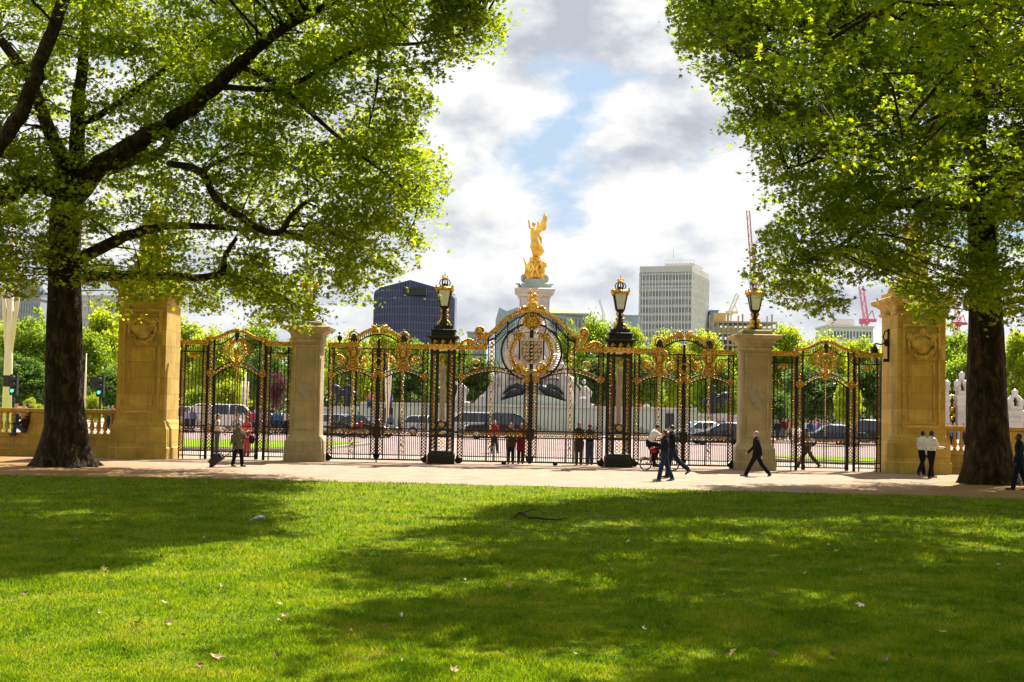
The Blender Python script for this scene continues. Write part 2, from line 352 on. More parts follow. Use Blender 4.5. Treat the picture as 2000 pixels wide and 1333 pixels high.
def blades():
    N = 430000
    # density falls with distance
    u = rng.random(N); Y = 9.2/(1-u*(1-9.2/38.9)); Y = np.minimum(Y, 38.9)
    hw = Y*.40+1.2; X = (rng.random(N)*2-1)*hw
    lim = np.where(X < -8, 38.95, np.where(X < 0, 38.95-.06*(X+8), 38.45-.095*X)); ok = Y < lim+.10*np.sin(X*3)+.07*np.sin(X*11.3+2)+.16*rng.random(N)**2
    X, Y = X[ok], Y[ok]; N = len(X)
    cl = (np.sin(X*3.1+np.sin(Y*2.3)*1.3)*np.sin(Y*2.7+np.sin(X*1.9)*1.7)+np.sin(X*7.7+Y*3.3)*np.sin(Y*8.9-X*2.1)*.7)
    big = np.sin(X*1.1+np.sin(Y*.7)*2)*np.sin(Y*1.3+np.sin(X*.8)*2); h = (.026+.022*rng.random(N)+.018*np.clip(cl, -.8, 1.4)+.008*big)*(1+Y/70); w = (.0028+.0022*rng.random(N))*(Y/9.2)**.85*1.15
    a = rng.random(N)*2*PI; ln = .25+.9*rng.random(N); b = rng.random(N)*2*PI
    dx, dy = np.cos(a)*w, np.sin(a)*w
    V = np.zeros((N, 3, 3)); V[:, 0] = np.stack([X-dx, Y-dy, np.zeros(N)], 1); V[:, 1] = np.stack([X+dx, Y+dy, np.zeros(N)], 1)
    V[:, 2] = np.stack([X+np.cos(b)*h*ln, Y+np.sin(b)*h*ln, h], 1)
    o = npmesh('grass', V.reshape(-1, 3), np.arange(3*N).reshape(-1, 3), M_blade)
    tag(o, 'short mown park grass, half in dappled tree shade', 'grass', kind='stuff')
blades()

# ================================================================ STONE PIERS
X0 = .77; YG = 52.0
def tall_pier(sgn):
    side = 'left' if sgn < 0 else 'right'
    t = empty('stone_pier', (X0+sgn*14.96, YG+.15, 0), 0, 'tall ochre stone pier with carved cartouche, %s' % ('nearest the stone ledge sitter' if sgn < 0 else 'beside two men in white shirts'), 'pier', 'tall stone piers at the ends of the gate screen')
    hw, hd = .92, 1.10
    MB().stack(0, 0, [(0, 1.12, 1.30), (.42, 1.12, 1.30), (.46, 1.08, 1.26), (1.15, 1.07, 1.25), (1.3, 1.0, 1.18), (1.42, .98, 1.16), (1.5, hw, hd)]).build('plinth', M_stoneT, t)
    sh = MB(); sh.stack(0, 0, [(1.5, hw, hd), (6.1, hw, hd)]); sh.build('shaft', M_stoneT, t)
    p = MB(); y = -hd
    # raised frame round a sunk panel
    for (a, b, c, d) in ((-.74, -.63, 1.75, 5.75), (.63, .74, 1.75, 5.75), (-.63, .63, 1.75, 1.86), (-.63, .63, 5.64, 5.75)): p.box(a, b, y-.05, y+.02, c, d)
    for (a, b, c, d) in ((-.50, -.45, 1.98, 4.25), (.45, .50, 1.98, 4.25), (-.45, .45, 1.98, 2.03), (-.45, .45, 4.20, 4.25)): p.box(a, b, y-.03, y+.02, c, d)
    for s in (-1, 1):
        for (a, b, c, d) in ((-.86, -.76, 1.75, 5.75), (.76, .86, 1.75, 5.75)): p.box(s*hd-.07 if s > 0 else -hw-.03, hw+.03 if s > 0 else -hw+.02, a, b, c, d) if False else None
    p.build('panel_moulding', M_trim, t)
    c = MB(); cz = 4.95                                     # cartouche
    c.ball((0, y-.02, cz), .42, .10, .36, n=18, m=9)
    c.tube([(.50*math.cos(a), y-.06, cz+.46*math.sin(a)*(1.05 if math.sin(a) < 0 else .85)) for a in [2*PI*i/22 for i in range(22)]], .06, 6, closed=True)
    c.box(-.42, .42, y-.14, y-.02, cz-.05, cz+.17)
    for s in (-1, 1):
        c.scroll(s*.46, cz+.30, .16, s, 0, 1.4, y-.08, .045); c.scroll(s*.40, cz-.34, .15, -s, 0, 1.4, y-.08, .045)
        for k in range(5): c.ball((s*(.12+.09*k), y-.08, cz-.50+.03*k*k), .065, .06, .07, n=7, m=5)
        for k in range(4): c.ball((s*(.07+.1*k), y-.08, cz+.46-.03*k*k), .07, .06, .06, n=7, m=5)
    c.ball((0, y-.1, cz+.50), .12, .08, .14); c.build('cartouche', M_trim, t)
    MB().stack(0, 0, [(6.1, hw+.02, hd+.02), (6.16, hw+.10, hd+.1), (6.22, hw+.10, hd+.1), (6.26, hw+.04, hd+.04), (6.42, hw+.06, hd+.06), (6.52, hw+.18, hd+.18), (6.60, hw+.34, hd+.34), (6.74, hw+.36, hd+.36), (6.78, hw+.30, hd+.3)]).build('cornice', M_trim, t)
    a = MB(); a.stack(0, 0, [(6.78, .98, 1.0), (7.0, .98, 1.0)])
    a.lathe(0, 0, [(7.0, .98), (7.15, .96), (7.32, .86), (7.48, .70), (7.56, .5)], 24)
    a.stack(0, 0, [(7.3, .56, .56), (7.6, .56, .56), (7.66, .46, .46), (8.5, .40, .40), (8.56, .52, .52), (8.68, .52, .52)])
    a.lathe(0, 0, [(8.68, .26), (8.78, .18), (8.9, .2), (9.05, .40), (9.3, .46), (9.5, .36), (9.56, .40), (9.62, .30), (9.8, .12), (9.95, .16), (10.05, .02)], 18); a.build('attic_urn', M_trim, t)
    return t
tall_pier(-1); TPR = tall_pier(1)
def short_pier(sgn):
    t = empty('stone_pier', (X0+sgn*8.72, YG, 0), 0, 'shorter pale stone pier %s' % ('with its top half hidden by hanging leaves' if sgn < 0 else 'with a worn shield, behind the striding man in a suit'), 'pier', 'shorter stone piers flanking the carriage gates')
    h, d = .565, .62
    MB().stack(0, 0, [(0, .74, .80), (.30, .74, .80), (.34, .72, .78), (.78, .70, .76), (.86, .67, .72), (.98, .60, .66), (1.02, h, d)]).build('plinth', M_stoneS, t)
    MB().stack(0, 0, [(1.02, h, d), (4.62, h-.02, d-.02)]).build('shaft', M_stoneS, t)
    p = MB()
    for (a, b, c, e) in ((-.44, -.39, 1.2, 4.5), (.39, .44, 1.2, 4.5), (-.39, .39, 1.2, 1.25), (-.39, .39, 4.45, 4.5)): p.box(a, b, -d-.025, -d+.03, c, e)
    p.build('panel_moulding', M_trimS, t)
    q = MB(); cz = 2.72                                     # worn shield
    q.prism([(-.26, cz+.26), (-.1, cz+.32), (.1, cz+.32), (.26, cz+.26), (.24, cz-.08), (.12, cz-.26), (0, cz-.34), (-.12, cz-.26), (-.24, cz-.08)], -d-.035, -d+.02); q.build('shield', mat('worn_shield', (.33, .29, .22), (.26, .22, .16), rough=.9), t)
    MB().stack(0, 0, [(4.62, h+.0, d+.0), (4.66, h+.05, d+.05), (4.72, h+.05, d+.05), (4.76, h+.02, d+.02), (4.92, h+.05, d+.05), (5.02, h+.16, d+.16), (5.10, h+.33, d+.33), (5.20, h+.36, d+.36), (5.23, h+.30, d+.3)]).build('cornice', M_trimS, t)
    MB().stack(0, 0, [(5.23, .58, .58), (5.38, .58, .58), (5.43, .50, .50)]).build('top_slab', mat('mossy_stone', (.20, .19, .10), (.30, .26, .15), rough=.9, scale=3), t)
    return t
short_pier(-1); short_pier(1)

# ---- balustrades
def balustrade(sgn):
    x0 = X0+sgn*15.85; L = 16.0
    t = empty('balustrade', (x0, YG+.15, 0), 0, 'ochre stone balustrade %s' % ('with a person in jeans sitting on its ledge' if sgn < 0 else 'behind the two men in white shirts and the black trunk'), 'balustrade', 'stone balustrades beside the gate screen')
    s = sgn
    def bx(mb, a, b, *r): mb.box(min(s*a, s*b), max(s*a, s*b), *r)
    b = MB(); bx(b, -.03, L, -.34, .34, 0, .16); bx(b, -.03, L, -.28, .28, .16, .74); bx(b, -.03, L, -.33, .33, .74, .90); b.build('base_wall', M_stoneB, t)
    r = MB(); bx(r, -.03, L, -.26, .26, 1.66, 1.72); bx(r, -.03, L, -.31, .31, 1.72, 1.84); r.build('coping', M_stoneB, t)
    peds = [(0, .35)] if sgn > 0 else [(0, .35)]
    for a, bb in ([(3.1, 3.95), (8.2, 9.0), (13.2, 14.0)] if sgn < 0 else [(2.2, 3.6), (8.2, 9.0), (13.2, 14.0)]): peds.append((a, bb))
    for a, bb in peds: d = MB(); bx(d, a-.03, bb, -.29, .29, .90, 1.66); d.build('pedestal', M_stoneB, t)
    pr = [(.90, .085), (.95, .085), (.955, .06), (1.0, .055), (1.06, .09), (1.16, .105), (1.27, .085), (1.36, .05), (1.44, .042), (1.48, .07), (1.52, .06), (1.58, .045), (1.61, .08), (1.66, .08)]
    # a square-footed turned baluster, one mesh shared by all
    mb = MB(); mb.lathe(0, 0, pr, 10); bal = None
    x = .5
    while x < L-.2:
        if not any(a-.12 < x < bb+.12 for a, bb in peds):
            if bal is None: bal = mb.build('baluster', M_trim, t); o = bal
            else: o = bal.copy(); COL.objects.link(o); o.parent = t
            o.location = (s*x, 0, 0)
        x += .255
    pn = MB()
    for a, bb in ([(4.2, 5.6), (5.9, 7.9)] if sgn < 0 else [(.5, 2.0), (3.8, 5.9)]):
        for (c, e, f, g) in ((a, bb, .26, .30), (a, bb, .64, .68), (a, a+.05, .30, .64), (bb-.05, bb, .30, .64)): bx(pn, c, e, -.305, -.26, f, g)
    pn.build('panel_moulding', M_trim, t)
    if sgn > 0: MB().box(.4, L, -.45, -.345, 0, .1).build('step', M_stoneB, t)
    return t
BALL = balustrade(-1); BALR = balustrade(1)
# ================================================================ IRON GATES
def strip(parent, x0, x1, z0, z1, t=.019, y=0., gold=True):
    """one strip of diamond lattice with gilt rosettes, a part of its own"""
    mb = MB(); lattice(mb, x0, x1, z0, z1, t, mb if gold else None); mb.v = [(a, b+y, c) for a, b, c in mb.v]
    return mb.build('lattice_strip', [M_latt, M_gold], parent)
def lattice(mb, x0, x1, z0, z1, t=.019, gm=None):
    w = x1-x0; n = max(1, round((z1-z0)/w)); h = (z1-z0)/n
    for i in range(n):
        a, b = z0+i*h, z0+(i+1)*h
        mb.bar((x0, 0, a), (x1, 0, b), t); mb.bar((x1, .0, a), (x0, .0, b), t)
        if gm is not None: gm.cur = 1; gm.ball((x0+w/2, -.012, (a+b)/2), .026, .02, .026, n=6, m=4); gm.cur = 0
def post(mb, x, z0, z1, r=.026): mb.box(x-r, x+r, -r, r, z0, z1)
def boss(mb, x, z, s=.15):
    s *= .82; mb.ball((x, -.05, z), s*.62, .09, s*.62, n=10, m=6)
    for k in range(8):
        a = k*PI/4+.2; mb.ball((x+s*math.cos(a)*.85, -.03, z+s*math.sin(a)*.85), s*.42, .05, s*.42, n=7, m=4)
    mb.ball((x, -.12, z), s*.25, .04, s*.25, n=7, m=4)
def arcz(x, xa, xb, ze, zm):
    q = (x-xa)/(xb-xa)*2-1; return ze+(zm-ze)*(1-q*q)
def leaf_common(t, xa, xb, ztop, ze, zm, center=None, cw=.17, sw=.19, zb=.12):
    """gate leaf between xa and xb: stiles with lattice, bars, bands, arched transom"""
    I = MB(); L = MB(); L2 = MB(); L3 = MB(); L2.cur = 0
    for x in (xa, xa+sw, xb-sw, xb): post(I, x, zb, ztop)
    strip(t, xa+.03, xa+sw-.03, .32, ztop); strip(t, xb-sw+.03, xb-.03, .32, ztop)
    for z, h in ((zb, .03), (.30, .018), (1.06, .026), (1.32, .026)): I.box(xa-.02, xb+.02, -.03, .03, z-h, z+h)
    ia, ib = xa+sw, xb-sw
    n = max(2, round((ib-ia)/.15)); n2 = 2*n
    for i in range(1, n):
        x = ia+(ib-ia)*i/n
        if center is not None and abs(x-center) < cw*.5+.03: continue
        I.bar((x, 0, 1.32), (x, 0, arcz(x, ia, ib, ze, zm)), .017)
    for i in range(1, n2): I.bar((ia+(ib-ia)*i/n2, 0, zb), (ia+(ib-ia)*i/n2, 0, 1.06), .0145)
    if center is not None:
        for s in (-1, 1): post(I, center+s*(cw/2+.02), zb, arcz(center, ia, ib, ze, zm), .018)
        k = 0; z = 1.42
        while z < arcz(center, ia, ib, ze, zm)-.1: L3.cur = 1; L3.ball((center, -.01, z), .045, .03, .085, n=8, m=5); L3.cur = 0; L3.ring(center, z+.14, .055, 0, .012, 4, 10); z += .28
        for z in (.42, .62, .82, .97): L3.ring(center, z, .065, 0, .014, 4, 10)
        L3.cur = 1; L3.ball((center, -.02, .7), .06, .04, .06, n=8, m=5)
        L3.build('centre_strip', [M_latt, M_gold], t)
    # gilt running ornament in the lock band
    x = ia+.08
    while x < ib-.04:
        L.cur = 0; L.ring(x, 1.19, .078, 0, .013, 4, 10); L.cur = 1; L.ball((x, -.015, 1.19), .032, .025, .032, n=6, m=4); L.ball((x+.08, -.01, 1.19), .02, .02, .055, n=6, m=4); x += .16
    for s, xx in ((1, ia+.14), (-1, ib-.14)): I.scroll(xx, 1.46, .11, s, PI/2, 1.5, 0, .014); I.ring(xx+s*.19, 1.42, .05, 0, .012)
    for z0 in (0, .17):
        P = [(ia+(ib-ia)*i/16, 0, arcz(ia+(ib-ia)*i/16, ia, ib, ze, zm)+z0) for i in range(17)]; I.tube(P, .024, 4, smooth=False)
    m = round((ib-ia)/.13)
    for i in range(m):
        x = ia+(ib-ia)*(i+.5)/m; z = arcz(x, ia, ib, ze, zm)+.085; L2.cur = 0; L2.ring(x, z, .062, 0, .014, 4, 8); L2.cur = 1; L2.ball((x, -.012, z), .028, .02, .028, n=6, m=4)
    I.build('frame_and_bars', M_iron, t)
    L.build('lock_band', [M_latt, M_gold], t); L2.build('transom_ornament', [M_latt, M_gold], t)
def mask_column(t, x, z0=3.62, zh=4.86):
    """gilt console crowned by a dark mask under a hood"""
    g = MB()
    g.prism([(x-.16, z0), (x+.16, z0), (x+.20, z0+.25), (x+.15, z0+.45), (x+.27, z0+.62), (x+.26, z0+.82), (x+.2, z0+.92), (x+.24, z0+1.05), (x-.24, z0+1.05), (x-.2, z0+.92), (x-.26, z0+.82), (x-.27, z0+.62), (x-.15, z0+.45), (x-.20, z0+.25)], -.05, .04)
    for s in (-1, 1):
        g.scroll(x+s*.19, z0+.78, .15, -s, PI/2, 1.5, -.07, .03); g.scroll(x+s*.15, z0+.12, .12, s, -PI/2, 1.3, -.07, .026)
        for k in range(4): g.ball((x+s*(.07+.04*k), -.08, z0+.28+.11*k), .05, .05, .06, n=7, m=5)
    for k in range(6): g.ball((x, -.09, z0-.14+.13*k), .075-.006*k, .06, .06, n=8, m=5)
    g.ball((x, -.10, z0+.62), .12, .07, .16)
    g.build('gilt_console', M_gold, t)
    h = MB(); h.ball((x, -.08, zh), .115, .12, .15, n=12, m=8); h.ball((x, -.19, zh-.02), .03, .04, .045, n=6, m=4); h.ball((x, -.13, zh-.12), .06, .06, .07, n=8, m=5)
    for s in (-1, 1): h.ball((x+s*.10, -.06, zh-.10), .045, .05, .10, n=7, m=5)
    m_ = h.build('mask', M_bronze, t)
    c = MB()
    c.tube([(x-.17, -.05, zh-.02), (x-.17, -.06, zh+.12), (x-.1, -.07, zh+.2), (x, -.08, zh+.24), (x+.1, -.07, zh+.2), (x+.17, -.06, zh+.12), (x+.17, -.05, zh-.02)], .042, 6)
    for s in (-1, 1): c.scroll(x+s*.18, zh-.08, .07, s, PI/2, 1.2, -.06, .025)
    c.ball((x, -.08, zh+.29), .035, .035, .06, n=7, m=5); c.build('mask_hood', M_gold, t)
def gilt_rail(t, xa, xb, z=4.46, name='cornice'):
    g = MB(); g.box(xa, xb, -.10, .10, z, z+.045); g.box(xa, xb, -.13, .13, z+.045, z+.13); g.box(xa, xb, -.16, .16, z+.13, z+.165)
    n = max(2, round((xb-xa)/.075))
    for i in range(n): g.box(xa+(xb-xa)*(i+.25)/n, xa+(xb-xa)*(i+.75)/n, -.12, -.10, z-.012, z+.045)
    return g.build(name, M_gold, t)
def band_path(fn, n=26): return [fn(i/(n-1)) for i in range(n)]
def sweep_band(mb, P, h=.13, y=.13):
    """gilt moulding following a curve in the gate plane"""
    n = len(P); V = []; Fc = []
    prof = [(-y*.7, -h/2), (-y, 0), (-y, h/2), (y, h/2), (y, 0), (y*.7, -h/2)]; m = len(prof)
    for i in range(n):
        a = Vector(P[max(i-1, 0)]); b = Vector(P[min(i+1, n-1)]); d = (b-a).normalized(); nx, nz = -d.y, d.x
        for yy, hh in prof: V.append((P[i][0]+nx*hh, yy, P[i][1]+nz*hh))
    for i in range(n-1):
        for j in range(m): k = (j+1) % m; Fc.append((i*m+j, i*m+k, (i+1)*m+k, (i+1)*m+j))
    Fc.append(tuple(range(m))[::-1]); Fc.append(tuple((n-1)*m+j for j in range(m)))
    mb.add(V, Fc)
def rays(mb, cx, cz, r0, r1, n, a0=0., a1=2*PI, t=.008, sx=1.):
    for i in range(n):
        a = a0+(a1-a0)*(i+.5)/n; mb.bar((cx+sx*r0*math.cos(a), 0, cz+r0*math.sin(a)), (cx+sx*r1*math.cos(a), 0, cz+r1*math.sin(a)), t, 3)

def carriage_gate(sgn):
    t = empty('carriage_gate', (X0+sgn*5.97, YG, 0), 0, 'black and gilt double carriage gate with two masks, %s' % ('open view to the silver blue car' if sgn < 0 else 'behind the red bicycle'), 'gate', 'pair of carriage gates')
    w = 1.93
    for s in (-1, 1):
        a, b = (-w, -.05) if s < 0 else (.05, w)
        lf = empty('gate_leaf'); lf.parent = t
        leaf_common(lf, a, b, 4.44, 3.30, 3.52, center=s*.97)
        # over-panel scrollwork
        I = MB(); G = MB(); c = s*.97
        I.box(a, b, -.02, .02, 4.40, 4.44)
        for q in (-1, 1):
            I.ring(c+q*.50, 3.98, .26, 0, .016, 5, 20, 1., 1.15); G.scroll(c+q*.50, 3.98, .20, q, -PI/2, 1.6, -.01, .016)
            I.scroll(c+q*.72, 4.25, .10, q, 0, 1.3, 0, .012); I.scroll(c+q*.70, 3.62, .09, -q, 0, 1.3, 0, .012)
            rays(G, c+q*.42, 3.95, .05, .24, 14, t=.008)
            for k in range(7): G.tube([(c+q*(.28+.02*k), -.02, 3.62+.05*k), (c+q*(.36+.05*k), -.02, 3.85+.06*k), (c+q*(.34+.07*k), -.02, 4.12+.035*k)], .012, 4)
        I.build('scrollwork', M_iron, lf); G.build('gilt_scrollwork', M_gold, lf)
        mask_column(lf, c)
        for x in (a+.1, b-.1): B = MB(); boss(B, x, 3.38, .14); B.build('boss', M_gold, lf)
        # foot: wheel housings at the outer corners
        Ft = MB(); Ft.prism([(a-.04, .02), (a+.10, .02), (a+.22, .16), (a+.04, .30), (a-.04, .30)] if s < 0 else [(b+.04, .02), (b-.10, .02), (b-.22, .16), (b-.04, .30), (b+.04, .30)], -.05, .05); Ft.build('hinge_foot', M_iron, lf)
    M = MB(); M.box(-.045, .045, -.06, .05, .2, 4.80); M.prism([(-.14, .34), (.14, .34), (.12, .2), (.03, .1), (.015, .0), (-.015, .0), (-.03, .1), (-.12, .2)], -.06, .055); M.box(-.15, .15, -.045, .045, 1.0, 1.4); M.build('meeting_stile', M_iron, t)
    gg = MB(); gg.ring(0, 3.86, .20, -.04, .03, 6, 18); gg.scroll(-.13, 3.72, .10, 1, 0, 1.3, -.05, .025); gg.scroll(.13, 3.72, .10, -1, PI, 1.3, -.05, .025); boss(gg, 0, 3.5, .10)
    rays(gg, 0, 4.15, .25, .62, 26, R(15), R(165), .009)
    gg.build('crown_ornament', M_gold, t)
    # gilded broken arch
    for s in (-1, 1):
        g = MB(); P = band_path(lambda u: (s*(1.0-.93*u), 4.72+.45*math.sin(u*PI/2)**.9+.03*u)); sweep_band(g, P, .13, .12)
        g.scroll(s*.17, 5.12, .13, s, R(90), 1.3, -.04, .045, 6); g.scroll(s*.17, 5.12, .13, s, R(90), 1.3, .04, .045, 6)
        g.ball((s*.19, 0, 5.28), .09, .08, .07); g.ball((s*.27, 0, 5.33), .05, .05, .05, n=7, m=5); g.ball((s*.12, 0, 5.33), .04, .04, .06, n=7, m=5)
        for k in range(5): g.ball((s*(.35+.12*k), 0, 5.22-.055*k-.01*k*k), .045, .05, .03, n=7, m=4)
        g.build('broken_arch', M_gold, t)
        u = MB(); P2 = [(x, 0, z-.22) for x, z in P]; u.tube(P2, .026, 4); n = len(P)
        for i in range(1, n-1, 2): u.bar((P[i][0], 0, P[i][1]-.06), (P2[i+1][0], 0, P2[i+1][2]), .011); u.bar((P[i+1][0], 0, P[i+1][1]-.06), (P2[i][0], 0, P2[i][2]), .011)
        u.bar((P2[-1][0], 0, P2[-1][2]), (0, 0, P2[-1][2]+.02), .03)
        for k in range(9):
            xx = s*(.12+.095*k); I0 = 3.72; u.bar((xx, 0, 4.42), (xx*.9, 0, 4.55+.3*(1-k/9)), .008, 3)
        u.build('arch_tracery', M_iron, t)
        gilt_rail(t, *((-w-.05, -1.12) if s < 0 else (1.12, w+.05)))
    return t
carriage_gate(-1); carriage_gate(1)

def walkway_gate(sgn):
    t = empty('walkway_gate', (X0+sgn*11.5, YG, 0), 0, 'black and gilt iron pedestrian gate with arched top, %s' % ('behind the woman with the suitcase' if sgn < 0 else 'in front of the waiting crowd'), 'gate', 'pair of pedestrian gates')
    w = 2.17; c = 1.14
    for s in (-1, 1):
        pn = empty('side_panel'); pn.parent = t
        a, b = (-w, -c-.02) if s < 0 else (c+.02, w)
        I = MB(); L = MB(); G = MB(); sw = .16
        for x in (a, a+sw, b-sw, b): post(I, x, 0, 4.44, .022)
        strip(pn, a+.03, a+sw-.02, .32, 4.42); strip(pn, b-sw+.02, b-.03, .32, 4.42)
        for z in (.14, .32, 1.06, 1.30, 4.18): I.box(a, b, -.022, .022, z-.02, z+.02)
        for i in range(1, 5): x = a+sw+(b-a-2*sw)*i/5; I.bar((x, 0, 1.3), (x, 0, 3.95), .016)
        for i in range(1, 10): x = a+sw+(b-a-2*sw)*i/10; I.bar((x, 0, .14), (x, 0, 1.06), .0135)
        xx = a+sw+.07
        while xx < b-sw: L.ring(xx, 1.18, .06, 0, .012, 4, 8); xx += .13
        for q, x in ((1, a+sw+.13), (-1, b-sw-.13)): I.scroll(x, 1.42, .10, q, PI/2, 1.4, 0, .013)
        m = (a+b)/2
        for k in range(9): an = R(200)+R(140)*-k/8+R(0); G.ball((m+.17*math.cos(R(10+20*k)), -.02, 3.98+.14*math.sin(R(10+20*k))), .04, .03, .06, n=6, m=4)
        G.ball((m, -.03, 4.0), .08, .05, .08, n=8, m=5); rays(I, m, 4.02, .1, .3, 10, 0, PI, .008)
        for i in range(10): I.bar((a+sw+(b-a-2*sw)*(i+.5)/10, 0, 4.2), (a+sw+(b-a-2*sw)*(i+.5)/10, 0, 4.44), .01, 3)
        I.build('frame_and_bars', M_iron, pn); L.build('lattice_band', M_latt, pn); G.build('gilt_shell', M_gold, pn)
        gilt_rail(pn, a-.04, b+.06 if s < 0 else b+.04)
        P_ = MB(); post(P_, s*(c-.03), 0, 4.75, .034); post(P_, s*(c-.25), .05, 4.72, .03); strip(t, *sorted((s*(c-.08), s*(c-.21))), .32, 4.6)
        P_.build('post', M_iron, t)
        B = MB(); boss(B, s*(c-.13), 3.36, .16); B.build('boss', M_gold, t)
    lf = empty('gate_leaf'); lf.parent = t
    a, b = -.84, .84; I = MB(); L = MB(); G = MB()
    for x in (a, b): post(I, x, .04, 3.3, .04)
    for z in (.12, .30, 1.06, 1.30): I.box(a, b, -.024, .024, z-.02, z+.02)
    for i in range(1, 12):
        x = a+(b-a)*i/12
        if i != 6: I.bar((x, 0, 1.3), (x, 0, arcz(x, a, b, 3.25, 3.62)), .017)
    for i in range(1, 24): x = a+(b-a)*i/24; I.bar((x, 0, .12), (x, 0, 1.06), .0145)
    for s in (-1, 1): post(I, s*.055, .12, 3.6, .014); I.scroll(s*.70, 1.43, .11, -s, PI/2, 1.4, 0, .014)
    z = 1.4
    while z < 3.55: L.ring(0, z, .045, 0, .012, 4, 8); G.ball((0, -.01, z+.1), .03, .025, .05, n=6, m=4); z += .2
    x = a+.08
    while x < b-.04: L.ring(x, 1.18, .07, 0, .013, 4, 8); G.ball((x, -.015, 1.18), .03, .022, .03, n=6, m=4); x += .16
    for z0 in (0, .2):
        I.tube([(a+(b-a)*i/16, 0, arcz(a+(b-a)*i/16, a, b, 3.25, 3.62)+z0) for i in range(17)], .028, 4, smooth=False)
    for i in range(13): x = a+(b-a)*(i+.5)/13; zz = arcz(x, a, b, 3.25, 3.62)+.1; L.ring(x, zz, .055, 0, .014, 4, 8); G.ball((x, -.01, zz), .03, .02, .03, n=6, m=4)
    for s in (-1, 1): I.prism([(s*.84-.06, .02), (s*.84+.06, .02), (s*.84+.05, .22), (s*.84-.05, .22)], -.05, .05)
    I.build('frame_and_bars', M_iron, lf); L.build('lattice_band', M_latt, lf); G.build('gilt_band_ornament', M_gold, lf)
    # emblem over the leaf: oval wreath with rays
    E = MB(); cz = 4.22
    for r_, tt in ((.31, .035), (.24, .018)): E.ring(0, cz, r_, -.03, tt, 6, 24, 1., 1.45)
    rays(E, 0, cz-.1, .36, .80, 34, R(-10), R(190), .009, .9)
    for k in range(5): E.ball((0, -.06, 3.60+.09*k), .15-.012*k, .07, .07, n=9, m=5)
    E.prism([(-.12, cz-.18), (.12, cz-.18), (.14, cz+.12), (-.14, cz+.12)], -.06, -.01)
    for k in range(4): E.ball((-.09+.06*k, -.07, cz-.02+.05*(k % 2)), .05, .04, .07, n=7, m=5)
    for s in (-1, 1):
        E.scroll(s*.22, 4.62, .12, s, 0, 1.3, -.05, .03)
        for k in range(10): E.ball((s*(.34*math.cos(R(-70+16*k))), -.05, cz+.47*math.sin(R(-70+16*k))), .055, .04, .055, n=7, m=4)
    E.build('wreath_emblem', M_gold, t)
    m_ = MB(); m_.ball((0, -.1, 4.83), .10, .11, .14); m_.ball((0, -.11, 4.66), .06, .06, .09, n=8, m=5); m_.build('mask', M_bronze, t)
    S = MB()
    for s in (-1, 1):
        S.scroll(s*.62, 4.35, .17, s, -PI/2, 1.5, 0, .013); S.scroll(s*.60, 3.88, .13, -s, PI/2, 1.4, 0, .013)
        S.tube([(s*.86, 0, 4.46), (s*.6, 0, 4.5), (s*.35, 0, 4.66), (s*.12, 0, 4.83)], .022, 5)
        for i in range(8): u = i/8; S.bar((s*(.86-.72*u), 0, 4.48+.33*u*u), (s*(.84-.72*u), 0, 4.70+.30*u), .01, 3)
    S.build('scrollwork', M_iron, t)
    g = MB()
    P = [(-1.22, 4.70), (-1.0, 4.70), (-.84, 4.72), (-.66, 4.78), (-.5, 4.86), (-.34, 4.95), (-.17, 5.01), (0, 5.03)]; P = P+[(-x, z) for x, z in P[-2::-1]]
    sweep_band(g, P, .12, .15)
    g.ball((0, -.1, 5.06), .10, .06, .07)
    for s in (-1, 1): g.scroll(s*.11, 5.0, .07, s, 0, 1.2, -.14, .025)
    g.build('arched_cornice', M_gold, t)
    return t
walkway_gate(-1); walkway_gate(1)

